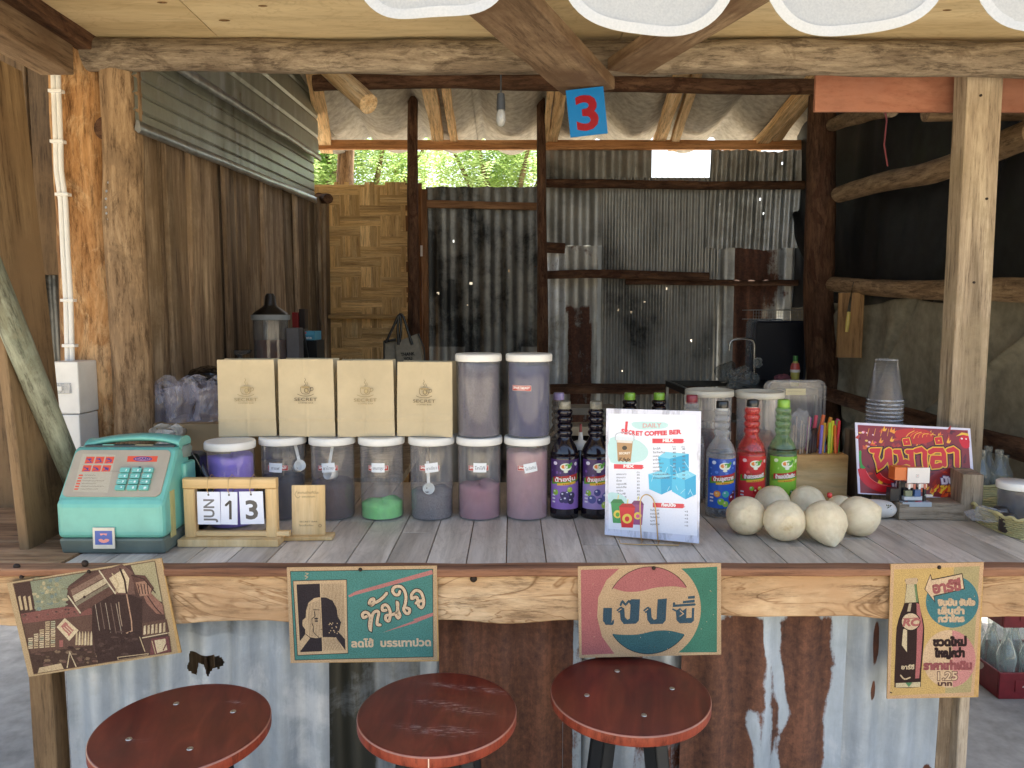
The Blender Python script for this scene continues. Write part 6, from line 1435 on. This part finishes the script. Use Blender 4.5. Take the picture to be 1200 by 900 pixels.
# ------------------------------------------------------------------ stack of plastic cups
YC = 2.11; cx_ = P(1037, 470, Y=YC).x; zt_ = P(1037, 421, Y=YC).z; zb_ = P(1037, 500, Y=YC).z
cs = thing('cup_stack_stand', 'dark wooden ledge block behind the red chilli sign carrying the cups', 'ledge', (cx_, YC, ZT))
MB().box(-.08, -.055, .0, .08, .07, zt_ - .118 - .0112 * 8 - ZT - .001).ob('ledge', M_DARKPLANK, cs, bevel=.002)
M_CUP = clear('clear_cup_plastic', '#dfe6f5', .02, .1, .10, .9, 0, .8); M_CUPRIM = clear('clear_cup_rim', '#d5def0', .25, .1, .6, .9)
hc_ = .118; n_ = 9; stp = .0112; zb_ = zt_ - hc_ - stp * (n_ - 1)
for k in range(n_):
    zz = zb_ + k * stp
    o = MB().lathe([(.047, 0), (.0495, .001), (.0495, .006), (.0465, .008), (.0300, hc_), (.001, hc_)], 36, cap=False).ob('plastic_cup', M_CUP, None, T((cx_, YC, zz)))
    MB().tube([(.0485 * math.cos(q_), .0485 * math.sin(q_), .003) for q_ in [6.2832 * i / 40 for i in range(40)]], .0022, 6, closed=True).ob('rim', M_CUPRIM, o)
    if k == n_ - 1: MB().tube([(.030 * math.cos(q_), .030 * math.sin(q_), hc_ - .001) for q_ in [6.2832 * i / 40 for i in range(40)]], .0014, 6, closed=True).ob('base_ring', M_CUPRIM, o)
    tag(o, ('topmost' if k == n_ - 1 else 'lowest' if k == 0 else ('second', 'third', 'fourth', 'fifth', 'sixth', 'seventh', 'eighth')[k - 1]) + ' upside-down clear cup' + (' of the nested stack' if k in (0, n_ - 1) else ' from the bottom of the nested stack'), 'plastic cup', 'nested plastic cups')

# ------------------------------------------------------------------ red chilli sign
tl, tr_, br, bl_ = P(1002, 495, Y=1.995), P(1137, 502, Y=1.995), P(1123, 584, Y=1.94), P(993, 577, Y=1.94)
M, w_, h_ = quad_frame(tl, tr_, bl_)
# the card is sheared in perspective only: build it as a true rectangle
cs_ = MB().box(0, 0, -h_, w_, .003, 0).ob('chilli_sign', plain('white_sign_card', '#dcd8ea', .3, var=.02), None, M)
tag(cs_, 'glossy red chilli sign with flames and big yellow edged Thai lettering', 'sign')
p = ZPrint(zmap((85, 40), (1105, 82), (-2, 672), w_ * 1000, h_ * 1000))
p.poly([(104, 62), (1080, 100), (990, 706), (18, 664)], '#8a2e30')
rnd = random.Random(5)
for _ in range(110):
    x = rnd.uniform(60, 1000); y = rnd.uniform(110, 640); c_ = rnd.choice(['#a3352c', '#8a2a2a', '#c2402c', '#5f2026', '#cf5a2c', '#b03a30', '#6b2430']); a_ = rnd.uniform(-1.5, .2); L_ = rnd.uniform(20, 70)
    p.poly([(x - 12, y), (x + L_ * math.cos(a_) * .5, y + L_ * math.sin(a_) * .5 - 12), (x + L_ * math.cos(a_), y + L_ * math.sin(a_)), (x + 14, y + 12)], c_, 2)
for _ in range(36):
    x = rnd.uniform(150, 950); y = rnd.choice([rnd.uniform(95, 250), rnd.uniform(560, 660)]); p.poly([(x, y + 16), (x + 8, y), (x + 30, y - 30), (x + 24, y + 2), (x + 44, y - 8), (x + 26, y + 22)], rnd.choice(['#f29a2c', '#f8c83c', '#ea6a2c', '#f5b032']), 2)
for _ in range(14): x = rnd.uniform(110, 240); y = rnd.uniform(120, 260); p.ell(x, y, rnd.uniform(6, 18), rnd.uniform(5, 12), rnd.choice(['#e8a03c', '#d8482c', '#f0c05a', '#e0586c', '#e8b8c4']), 9)
p.poly([(440, 110), (560, 90), (700, 100), (760, 140), (740, 200), (600, 230), (470, 210), (420, 160)], '#c2301f', 2)
for k in range(7): p.stroke([(500 + k * 40, 190 - k * 6), (540 + k * 34, 140), (600 + k * 30, 110 + k * 6)], 6, ('#f0b03c', '#e8702c')[k % 2], sm=3)
for k in range(4): p.stroke([(170 + k * 60, 160), (200 + k * 58, 95)], 5, '#e89a3c')
def chili(pts, wd, flip=1):
    sp_ = smooth(pts, 5); n2 = len(sp_); L1 = []; L2 = []
    for i, q_ in enumerate(sp_):
        a2 = sp_[max(0, i - 1)]; b2 = sp_[min(n2 - 1, i + 1)]; d = Vector((b2[0] - a2[0], b2[1] - a2[1])).normalized(); k_ = wd * (1 - (i / (n2 - 1)) ** 2.2) ** .5 * (.75 + .25 * min(1, i / 4)); L1.append((q_[0] - d.y * k_, q_[1] + d.x * k_)); L2.append((q_[0] + d.y * k_, q_[1] - d.x * k_))
    p.poly(L1 + L2[::-1], '#d41c26'); p.stroke(L2[2:-3], 5, '#f2767a', caps=False)
chili([(65, 450), (85, 540), (150, 600), (240, 625), (320, 600)], 42); chili([(195, 480), (220, 530), (270, 560), (330, 570)], 26); p.stroke([(72, 440), (70, 370), (84, 300)], 20, '#3f9a3c', sm=3); p.poly([(52, 440), (78, 415), (105, 445), (78, 455)], '#3f9a3c')
chili([(1015, 500), (1000, 555), (940, 590), (860, 600)], 36); chili([(955, 450), (930, 510), (890, 540)], 24); p.poly([(985, 180), (1030, 140), (1076, 150), (1062, 250), (1010, 260), (988, 220)], '#d41c26', 2); p.poly([(960, 155), (1020, 120), (1078, 128), (1076, 152), (1030, 140)], '#f0c03c', 1); p.ell(1010, 175, 10, 8, '#f5e9e4', 10); p.ell(1048, 178, 7, 7, '#f5e9e4', 10)
for _ in range(30): x = rnd.uniform(620, 990) ; y = rnd.uniform(600, 690); p.poly([(x, y + 14), (x + 14, y - 6), (x + 34, y - 20), (x + 30, y + 4), (x + 16, y + 18)], rnd.choice(['#f0a02c', '#e8602c', '#f5c83c', '#d8482c']), 2)
G = [ [[(185, 292), (240, 290), (215, 345), (225, 400), (225, 435), (250, 420), (300, 370), (320, 300), (345, 285)], [(345, 285), (340, 330), (330, 400), (335, 455)], [(300, 370), (330, 372)]],
      [[(392, 300), (425, 300), (430, 350), (425, 395), (405, 415), (425, 435), (480, 440)], [(425, 400), (470, 385), (510, 400)], [(500, 300), (535, 300), (525, 350), (520, 430)]],
      [[(575, 290), (630, 275), (655, 300), (640, 360), (635, 425)]],
      [[(700, 300), (740, 280), (810, 280), (820, 310), (805, 410)], [(715, 350), (780, 350), (805, 360)], [(715, 350), (700, 400), (705, 425), (750, 420), (770, 410)]],
      [[(865, 285), (915, 270), (940, 290), (930, 350), (915, 420)]],
      [[(490, 195), (528, 190), (530, 225), (492, 228), (490, 195)]], [[(778, 180), (818, 176), (818, 212), (780, 215), (778, 180)]] ]
for wd_, c_ in ((80, '#241013'), (62, '#f2b52c'), (40, '#d42a26')):
    for g_ in G:
        for s_ in g_: p.stroke(s_, wd_ if g_ is not G[-1] and g_ is not G[-2] else wd_ * .62, c_)
for x0, y0, t_ in ((312, 628, 'เผ็ด'), (752, 578, 'มัน')):
    p.text(t_, x0, y0, 56, '#e6def0', w=128 if x0 < 500 else 112, fat=12, rot=-.06, outline=('#5a4a78', 26), shear=.12)
p.build('print', INK_PAPER, cs_)

# ------------------------------------------------------------------ wooden slab and block that carry the sign and the toy
a_ = base(1056, 611); b_ = base(1137, 611); zs = P(1095, 589, Y=a_.y + .015).z
plank('wooden_slab', (a_.x, a_.y + .085, (ZT + zs) / 2 - .0), (b_.x, a_.y + .085, (ZT + zs) / 2), .15, zs - ZT - .002, M_SAWN, None, wdir=(0, 1, 0), label='rough weathered wooden slab under the red chilli sign', cat='slab', rough=.008, step=.02, ch=.003)
vb = thing('wooden_block', 'upright rough wooden block at the right edge of the red chilli sign', 'block', (0, 0, 0)); vb.location = (P(1143, 580, Y=1.87).x, 1.865, ZT + .001)
o = plank_mesh(P(1140, 556, Y=1.87).z - ZT - .001, .048, .09, rough=.004, step=.02, ch=.002).ob('block', M_SAWN, vb, T((0, .045, 0)) @ RZ(R(-12)))

# ------------------------------------------------------------------ toy coffee stall
YT = a_.y + .012; tz = zs + .0015; sx = F / YT
g = lambda px: P(px, 590, Y=YT).x
ty = thing('toy_stall', 'tiny brick toy coffee stall with white sign and orange roof on the wooden slab', 'toy', (g(1073), YT, tz))
def tb(name, x0, x1, y0, y1, d0, d1, c, rough=.3):
    X0, X1 = g(x0) - ty.location.x, g(x1) - ty.location.x; Z0, Z1 = P(1070, y1, Y=YT).z - tz, P(1070, y0, Y=YT).z - tz
    return MB().box(X0, d0, max(0, Z0), X1, d1, Z1).ob(name, gloss('toy_' + c.strip('#'), c, rough), ty, bevel=.0004)
tb('base_plate', 1058, 1092, 594, 597, 0, .05, '#aab4bc'); tb('sign_panel', 1064, 1090, 549, 567, .008, .011, '#ece6e0'); tb('roof', 1050, 1066, 549, 564, .0125, .045, '#dd6a1c'); tb('roof', 1066.3, 1089, 551, 563, .0125, .045, '#d8722a'); tb('awning', 1063, 1070.5, 567.5, 572, .003, .012, '#e8c9b8'); tb('awning', 1076, 1086, 567.5, 572, .003, .012, '#e8d0c0')
for i in range(4): tb('awning_stripe', 1064 + i * 6, 1066.4 + i * 6, 567.3, 573.5, .001, .0028, ('#f2efe9', '#c9705a')[i % 2])
tb('pillar', 1085, 1088, 573, 592, .012, .018, '#1d1f24'); tb('pillar', 1057, 1060, 566, 593, .02, .03, '#16181c'); tb('back_wall', 1060, 1085, 568, 592, .035, .042, '#20242c')
tb('counter_block', 1061, 1082, 583, 587, .006, .02, '#c5ccd2'); tb('machine', 1063, 1071, 576, 583, .01, .02, '#8a8f70'); tb('machine', 1074, 1081, 575, 583, .01, .02, '#4a6a9a'); tb('cup_block', 1062, 1065, 588, 593, .004, .008, '#8a3a34'); tb('cup_block', 1074, 1077, 588, 593, .004, .008, '#c23a3a'); tb('cup_block', 1078, 1081, 588, 593, .004, .008, '#d86a8a'); tb('parasol', 1085, 1093, 580, 582, .001, .008, '#ded8c8'); tb('cart', 1046, 1056, 574, 592, .012, .035, '#1a1a1c')
pp = Print(); pp.stroke([(0, 3), (0, -3), (7, -3), (7, 5), (0, 5)], .5, '#8a8a8a'); pp.stroke([(2, 3), (3.5, 0), (5.5, 1)], .8, '#d0604a'); pp.build('emblem', INK_SOFT, ty, T((g(1074) - ty.location.x, .0078, P(1070, 558, Y=YT).z - tz)))

# ------------------------------------------------------------------ right end: glass bottles in a wicker basket, jar, wicker tray
M_WICK = plain('pale_wicker', '#c9bd86', .75, var=.15)
def basket(loc, w_, d_, h_, lab, wave=.003):
    t = thing('wicker_basket', lab, 'basket', loc, group='pale wicker baskets at the right end'); n = 9
    per = [(w_ / 2 * math.copysign(abs(math.cos(a_)) ** .5, math.cos(a_)), d_ / 2 * math.copysign(abs(math.sin(a_)) ** .5, math.sin(a_))) for a_ in [6.2832 * k / 72 for k in range(72)]]
    mb = MB()
    for r_ in range(n):
        z = h_ * (r_ + .5) / n; fl = 1 + .08 * z / h_
        mb.tube([(x * fl * (1 + .012 * (1 if (k + r_) % 2 else -1)), y * fl * (1 + .012 * (1 if (k + r_) % 2 else -1)), z) for k, (x, y) in enumerate(per)], h_ / n * .5, 5, closed=True)
    o = mb.ob('weave', M_WICK, t); o['kind'] = 'stuff'
    MB().tube([(x * 1.10, y * 1.10, h_ + wave * math.sin(k * 1.4)) for k, (x, y) in enumerate(per)], .004, 6, closed=True).ob('rim', M_WICK, t)
    MB().box(-w_ / 2 * .9, -d_ / 2 * .9, 0, w_ / 2 * .9, d_ / 2 * .9, .003).ob('bottom', M_WICK, t)
    return t
bk0 = P(1152, 588, Y=2.08); basket((bk0.x + .0, 2.10, ZT + .001), .17, .14, P(1152, 569, Y=2.03).z - ZT, 'small wicker basket behind, holding the clear glass bottles')
for i, (px, py, yy) in enumerate(((1144, 521, 2.08), (1150, 527, 2.05), (1157, 523, 2.12), (1170, 527, 2.05), (1177, 533, 2.12))):
    z1 = P(px, py, Y=yy).z; nm = ('leftmost', 'second', 'middle', 'fourth', 'rightmost')[i]
    soda_bottle(P(px, 550, Y=yy).x, yy, ZT + .005, z1 - ZT - .005, .023, None, f'{nm} small clear glass bottle in the back wicker basket', 'small glass bottles in the wicker basket', clear('pale_bottle_glass_%d' % i, '#a9b0ae', .16, .06, .75, .9))
bt_ = P(1210, 636, Z=ZT); basket((bt_.x + .09, bt_.y + .11, ZT - .0), .23, .20, .048, 'front wicker tray holding the brown jar at the right edge')
j0 = P(1197, 600, Y=1.80); tj = thing('glass_jar', 'jar of dark brown contents with a white lid at the right edge', 'jar', (j0.x + .004, 1.83, ZT + .006))
zj = P(1197, 567, Y=1.80).z - ZT - .006
MB().lathe([(.036, 0), (.04, .006), (.04, zj - .02)], 28, cap=False).ob('jar_body', M_JARCLR, tj); MB().lathe([(.001, .003), (.037, .003), (.037, zj * .75), (.001, zj * .75)], 28, cap=False).ob('contents', plain('dark_beans', '#2c1a14', .5, var=.3, nscale=120), tj); MB().lathe([(.043, zj - .018), (.044, zj - .016), (.044, zj - .002), (.042, zj), (.001, zj)], 32, cap=False).ob('lid', M_WHITE, tj)
for k, (px, py) in enumerate(((1172, 604), (1180, 612))):
    q_ = P(px, py, Z=ZT + .03); tag(MB().lathe([(.012, 0), (.017, .003), (.018, .04), (.014, .045)], 18).ob('small_jar', plain('dark_jar_%d' % k, '#3a302a', .3, var=.2), None, T((q_.x, q_.y, ZT + .006))), ('small dark jar at the back of the front wicker tray', 'small dark jar in front of the other in the wicker tray')[k], 'jar')
crinkle('plastic_bag', P(1158, 603, Y=1.80), .045, .03, .016, M_FILM, 'crumpled clear plastic bag in front of the back wicker basket', 'plastic bag', 12, .5)

# ------------------------------------------------------------------ left back: table with bags, box, dispenser
tb_ = thing('side_table', 'plain wooden side table along the plank wall behind the paper bags', 'table', (-.75, 2.75, 0))
MB().box(-1.0, 2.36, .93, -.36, 3.3, .955).ob('table_top', M_SAWN, tb_, None, True, bevel=.002)
for x in (-.97, -.40):
    for y in (2.40, 3.26): plank('leg', (x, y, 0), (x, y, .929), .05, .05, M_SAWN, tb_)
M_CARDB = plain('brown_cardboard', '#a08b6c', .85, var=.06, nscale=8, spec=.1)
a_, b_ = P(176, 497, Y=2.03), P(262, 497, Y=2.03)
tag(MB().box(a_.x, 2.03, ZT + .001, b_.x + .03, 2.24, a_.z).ob('cardboard_box', M_CARDB, None, bevel=.002), 'brown cardboard box under the lilac plastic bags behind the telephone', 'box')
def bag(name, px, py, w_, h_, Y, lab, seed, mat):
    t = thing('plastic_bag', lab, 'plastic bag', P(px, py, Y=Y), group='lilac plastic bags on the cardboard box')
    n = 26; rings = []
    for i in range(n + 1):
        f_ = i / n; z = -h_ * .5 + h_ * f_; ww = w_ * (.5 - .18 * f_ + .1 * math.sin(f_ * 7 + seed)); ring = []
        for j in range(30):
            a_ = 6.2832 * j / 30; cr = 1 + .22 * nz((math.cos(a_) * 2, math.sin(a_) * 2, f_ * 4), seed) + .14 * abs(nz((math.cos(a_) * 6, math.sin(a_) * 6, f_ * 9), seed)); ring.append((ww * cr * math.cos(a_), .05 * cr * math.sin(a_), z + .012 * nz((a_, f_ * 3, 0), seed)))
        rings.append(ring)
    MB().loft(rings, cap=False).ob('bag_film', mat, t)
    for sx_ in (-1, 1):
        hd = smooth([(sx_ * w_ * .05, 0, h_ * .38), (sx_ * w_ * .12, -.02, h_ * .62), (sx_ * w_ * .34, -.035, h_ * .70), (sx_ * w_ * .50, -.03, h_ * .50), (sx_ * w_ * .46, -.02, h_ * .12)], 5); rr = []
        for i, q_ in enumerate(hd):
            w2_ = .009 + .007 * abs(nz((i * .3, seed, sx_))); rr.append([(q_[0] - w2_, q_[1], q_[2] - w2_ * .6), (q_[0] + w2_ * .3, q_[1] - .008, q_[2]), (q_[0] + w2_, q_[1] + .002, q_[2] + w2_ * .6)])
        MB().loft(rr, cap=False, closed=False).ob('handle', mat, t)
bag('a', 186, 480, .10, .12, 2.11, 'folded lilac film bag against the brown log post', 3, M_LILAC)
bag('b', 212, 478, .10, .13, 2.10, 'upright lilac film bag with looped handle in the middle of the heap', 8, M_LILAC)
bag('c', 246, 474, .11, .12, 2.12, 'lilac film bag leaning on the leftmost paper bag', 14, M_LILAC)
bag('d', 200, 512, .07, .05, 1.985, 'whitish crumpled film bag low in the heap above the telephone', 21, clear('white_film', '#dedad2', .55, .3, .85, .6, .5))
crinkle('black_bag', P(244, 441, Y=2.36), .075, .06, .03, gloss('black_bag_film', '#0d0d10', .25), 'shiny black plastic bag behind the lilac bags', 'plastic bag', 31, .2)
YD = 2.70; dsp = thing('drink_dispenser', 'drink dispenser with black lid, clear body and amber tea inside', 'dispenser', (P(318, 400, Y=YD).x, YD, .957)); rD = 20 / F * YD
zl = P(318, 371, Y=YD).z - .957; za = P(318, 398, Y=YD).z - .957; zk_ = P(318, 344, Y=YD).z - .957
MB().lathe([(rD, 0), (rD, zl)], 32, cap=False).ob('tank', clear('dispenser_plastic', '#8a8f96', .25, .1, .7, .8), dsp)
MB().lathe([(.001, .002), (rD * .93, .002), (rD * .93, za), (.001, za)], 28, cap=False).ob('tea', gloss('amber_tea', '#7a3d14', .2), dsp)
MB().lathe([(rD * 1.08, zl - .012), (rD * 1.1, zl - .008), (rD * 1.1, zl + .006)], 32).ob('rim', plain('grey_rim', '#8f98a0', .4), dsp); MB().lathe([(rD * 1.02, zl + .0065), (rD * .95, zl + .014), (rD * .45, zl + .036), (.022, zl + .042), (.018, zk_ - .01), (.012, zk_)], 32).ob('lid', M_BLK, dsp)
MB().lathe([(.008, .02), (.008, zl)], 12, T((-.01, -.03, 0))).ob('ice_tube', clear('tube_plastic', '#b9bfc4', .5), dsp)
o = MB().box(rD * 1.02, -.03, 0, rD * 1.75, .03, P(345, 384, Y=YD).z - .957).ob('tower', plain('grey_tower', '#55555c', .5), dsp, bevel=.004)
def simplebox(name, px0, px1, py0, Y, d, col, lab, cat, z0=.957, rough=.5):
    a_, b_ = P(px0, py0, Y=Y), P(px1, py0, Y=Y); return tag(MB().box(a_.x, Y, z0, b_.x, Y + d, a_.z).ob(name, plain(name + '_' + col.strip('#'), col, rough, var=.08), None, bevel=.002), lab, cat)
simplebox('black_case', 340, 371, 399, 2.98, .12, '#0d0e12', 'matt black case below the cyan carton beside the dispenser', 'case')
zc_ = P(350, 399, Y=2.98).z + .001
cb = simplebox('carton', 341, 369, 388, 2.985, .10, '#4f9fc4', 'cyan carton with white lettering on top of the black case', 'carton', zc_)
pp = Print(); pp.rect(0, 0, 90, 12, '#5fb0d2'); pp.text('Chocolate', 6, 28, 11, '#e9eef2', w=74, fat=1); pp.poly([(2, 4), (12, 0), (14, 16), (4, 18)], '#2e8a4a'); pp.rect(24, 0, 60, 8, '#d66a72'); pp.build('print', INK_PAPER, cb, T((P(341, 388, Y=2.984).x + .002, 2.984, P(341, 389, Y=2.984).z)))
simplebox('red_box', 342, 349, 366, 3.12, .05, '#8a1c1c', 'narrow red box standing behind the cyan carton', 'box'); simplebox('dark_box', 350, 357, 362, 3.13, .05, '#241612', 'narrow dark box right of the narrow red box', 'box')
a_ = P(374, 392, Y=2.97); tag(MB().box(-.004, 0, 0, .004, .06, a_.z - .93).ob('lid_board', M_BLK, None, T((a_.x, 2.97, .957)) @ RY(R(-8)), bevel=.001), 'thin black lid leaning beside the black case', 'lid')
q_ = P(281, 414, Y=2.7); tag(MB().lathe([(.045, 0), (.04, -.012), (.008, -.02), (.006, -.1)], 28).ob('glass_dish', clear('dish_glass', '#9a9a9c', .3, .08, .7, .9), None, T((q_.x, 2.7, P(281, 410, Y=2.7).z))), 'small glass dish just showing above the leftmost paper bag', 'dish')
tag(MB().box(-.05, -.04, 0, .05, .04, P(281, 410, Y=2.7).z - .957 - .1).ob('riser', M_SAWN, None, T((q_.x, 2.7, .956))), 'wooden riser block under the small glass dish', 'block')

# tote bag
M_CANVAS = plain('natural_canvas', '#9c9586', .9, var=.08, nscale=60, spec=.1, bump=.2)
YTB = 3.6; f = lambda px, py, dy=0: P(px, py, Y=YTB + dy)
tt = thing('tote_bag', 'natural canvas tote bag with black handles hanging at the dark frame', 'tote bag', f(475, 420))
rg_ = []
for (dy, ex) in ((0, 0), (.05, .012)):
    rg_.append([f(x, y, dy) + Vector((ex, 0, 0)) for x, y in ((463, 401), (489, 391), (498, 440), (466, 440))])
MB().loft(rg_, smooth=False).ob('bag_body', M_CANVAS, tt, None, True, bevel=.003)
rg_ = [[f(x, y, dy + .02) for x, y in ((450, 400), (464, 396), (466, 440), (450, 440))] for dy in (0, .05)]
MB().loft(rg_, smooth=False).ob('side_pocket', M_CANVAS, tt, None, True, bevel=.002)
for pts in (((467, 404), (466, 385), (468, 369), (473, 372), (478, 388), (483, 404)), ((452, 402), (460, 385), (468, 369), (470, 385), (468, 401))):
    MB().tube(smooth([tuple(f(x, y, -.008)) for x, y in pts], 4), .007, 6).ob('handle', M_BLK, tt, None, True)
MB().tube([f(490, 391, -.002), f(497, 408, -.002), f(499, 440, -.002)], .004, 6).ob('edge_binding', M_BLK, tt, None, True); MB().tube([f(450, 400, -.0), f(464, 398, -.0)], .006, 6).ob('edge_binding', M_BLK, tt, None, True); MB().tube([f(450, 400, .0), f(450, 430, .0)], .004, 6).ob('edge_binding', M_BLK, tt, None, True)
pp = Print(); pp.text('THANK', 0, 10, 16, '#2a2826', w=66, fat=1.4, rot=-.08); pp.text('YOU', 14, 32, 16, '#2a2826', w=40, fat=1.4, rot=-.08); pp.build('print', INK_SOFT, tt, T(f(470, 415, -.004)), world=True)

# ------------------------------------------------------------------ right back: sink unit
YS2 = 3.35; f = lambda px, py, dy=0: P(px, py, Y=YS2 + dy)
zs_ = f(880, 455).z; su = thing('sink_unit', 'dark steel sink unit on thin bright legs in the back corner', 'sink', (f(880, 460).x, YS2, 0))
M_DKS = plain('dark_steel', '#34373a', .3, .8, var=.15)
x0, x1 = f(802, 460).x, f(959, 460).x
mb = MB(); mb.box(x0, YS2, zs_ - .03, x1, YS2 + .02, zs_); mb.box(x0, YS2 + .4, zs_ - .03, x1, YS2 + .42, zs_ + .0); mb.box(x0, YS2 + .0205, zs_ - .03, x0 + .02, YS2 + .3995, zs_); mb.box(x1 - .30, YS2 + .0205, zs_ - .03, x1, YS2 + .3995, zs_ - .001); mb.box(x0 + .0205, YS2 + .0205, zs_ - .16, x1 - .3005, YS2 + .3995, zs_ - .15)
mb.ob('sink_top', M_DKS, su, None, True, bevel=.002)
for x in (x0 + .006, x1 - .006):
    for y in (YS2 + .01, YS2 + .40): MB().box(x - .006, y - .006, 0, x + .006, y + .006, zs_ - .031).ob('leg', M_TRIM, su, None, True)
M_CHROME = plain('chrome', '#b9bcbe', .2, 1, var=.03)
pts = smooth([tuple(P(x, y, Y=YS2 + .36)) for x, y in ((884, 445), (884, 420), (884, 404), (880, 398), (868, 397), (858, 399), (855, 405), (855, 411))], 4)
tag(MB().tube(pts, .0065, 8).ob('tap', M_CHROME, None), 'thin chrome swan neck tap over the sink', 'tap')
a_, b_ = P(884, 376, Y=YS2 + .43), P(943, 447, Y=YS2 + .43)
ty2 = thing('tray', 'large dark navy tray standing upright behind the sink', 'tray', ((a_.x + b_.x) / 2, YS2 + .43, b_.z)); w2 = (b_.x - a_.x) / 2; hh = a_.z - b_.z
MB().prism(rrect(-w2, 0, w2, hh, .02), .012, RX(R(90))).ob('tray_face', gloss('navy_tray', '#0b0f1e', .5), ty2, T((0, .012, 0))); MB().tube([(x, -.004, z) for x, z in rrect(-w2 + .004, .004, w2 - .004, hh - .004, .02)], .006, 6, closed=True).ob('rim', gloss('navy_rim', '#151b2e', .4), ty2)
t2 = thing('plastic_sheet', 'grey clear plastic edge of a second tray behind the navy one', 'tray', P(880, 380, Y=YS2 + .46)); MB().prism(rrect(-w2 - .03, 0, w2 - .1, hh + .01, .03), .004, RX(R(90))).ob('sheet', clear('grey_film', '#8f9aa0', .35), t2, T(((a_.x + b_.x) / 2 - t2.location.x, .004, b_.z - t2.location.z)))
wb = thing('wire_basket', 'grey wire basket resting on top of the navy tray', 'basket', P(910, 375, Y=YS2 + .48)); mb = MB()
wa_, wb_ = P(883, 364, Y=YS2 + .48), P(941, 375, Y=YS2 + .48); L_ = wb_.x - wa_.x; H_ = wa_.z - wb_.z
M_WIRE = plain('grey_wire', '#8d8f90', .4, .6)
for i in range(19): x = -L_ / 2 + L_ * i / 18; mb.tube([(x, 0, 0), (x, 0, H_)], .0012, 4)
for i in range(4): mb.tube([(-L_ / 2, -.002, H_ * i / 3), (L_ / 2, -.002, H_ * i / 3)], .0014, 4)
o = mb.ob('wire_mesh', M_WIRE, wb); o['kind'] = 'stuff'; wb.location = ((wa_.x + wb_.x) / 2, YS2 + .48, wb_.z + .004)
MB().tube([(x, .1 + y, H_) for x, y in rrect(-L_ / 2, -.1, L_ / 2, .1, .02)], .0025, 6, closed=True).ob('rim', M_WIRE, wb)
MB().tube([(x, .1 + y, 0) for x, y in rrect(-L_ / 2, -.1, L_ / 2, .1, .02)], .002, 6, closed=True).ob('rim', M_WIRE, wb)
q_ = P(931.5, 441, Y=YS2 + .1); jb = thing('juice_bottle', 'small yellow juice bottle with green cap standing by the sink', 'bottle', (q_.x, YS2 + .1, zs_ + .0005)); H_ = P(931, 417, Y=YS2 + .1).z - zs_
MB().lathe([(.018, 0), (.02, .004), (.019, H_ * .3), (.021, H_ * .55), (.012, H_ * .78), (.010, H_ * .82)], 20).ob('bottle_body', gloss('yellow_juice', '#b8b45a', .3), jb); MB().lathe([(.0215, H_ * .5), (.0218, H_ * .6), (.0165, H_ * .76)], 20, cap=False).ob('label', gloss('red_white_label', '#c9504a', .4), jb); MB().lathe([(.0225, H_ * .46), (.0222, H_ * .55)], 20, cap=False).ob('label', gloss('pale_label', '#dcdce0', .4), jb); MB().lathe([(.011, H_ * .82), (.011, H_)], 16).ob('cap', gloss('green_juice_cap', '#2f7a35', .4), jb)
crinkle('plastic_bag', P(870, 445, Y=YS2 + .2), .07, .05, .055, clear('sink_film', '#a9adab', .25, .3, .6, .9, .5, .3), 'knotted clear plastic bag lying in the sink', 'plastic bag', 52, .45)
crinkle('bag_knot', P(888, 425, Y=YS2 + .2), .018, .015, .022, clear('knot_film', '#b5b9b7', .4, .3, .7, .9, 0, .3), 'twisted top knot of the clear plastic bag in the sink', 'knot', 58, .5)
crinkle('plastic_bag', P(852, 437, Y=YS2 + .28), .05, .03, .05, clear('sink_film_dark', '#6f7472', .2, .3, .55, .9, 0, .2), 'dull crumpled plastic bag at the rear of the sink', 'plastic bag', 64, .4)
crinkle('cloth', P(917, 443, Y=YS2 + .08), .035, .03, .018, plain('pink_cloth', '#7d4a58', .9, var=.1), 'dull pink cloth heaped beside the juice bottle', 'cloth', 71, .3)
# chopping board and knife on the pole
XB = 1.46; Y_ = P(997, 380, X=XB).y; a_, b_ = P(984, 343, Y=Y_), P(1008, 419, Y=Y_)
cbd = thing('chopping_board', 'wooden chopping board hanging from the level pole', 'board', ((a_.x + b_.x) / 2, Y_, b_.z), (0, 0, R(-14)))
plank_mesh(a_.z - b_.z, (b_.x - a_.x) * 1.02, .022, warp=0, rough=0, ch=.003).ob('board', wood('board_wood', ['#7d5d3a', '#99764c', '#ab875b'], 8, 14, .6, .2, .05), cbd)
kn = thing('knife', 'small knife with a yellow handle hanging in front of the chopping board', 'knife', P(993, 337, Y=Y_ - .06)); hk = lambda px, py: P(px, py, Y=Y_ - .06) - kn.location
A, B, C = hk(999, 336), hk(995, 366), hk(992, 389)
MB().loft([[A + Vector((-.002, 0, 0)), A + Vector((.002, .001, 0)), A + Vector((.001, .002, 0))], [B + Vector((-.010, 0, 0)), B + Vector((.006, .001, 0)), B + Vector((.006, .002, 0))]], smooth=False).ob('blade', M_CHROME, kn)
MB().tube([B + Vector((0, .001, .002)), (B + C) / 2, C], [.007, .009, .006], 10).ob('handle', gloss('yellow_handle', '#c9b45a', .4), kn)
MB().tube([A, A + Vector((.004, 0, .02))], .0015, 6).ob('loop', M_BLK, kn)
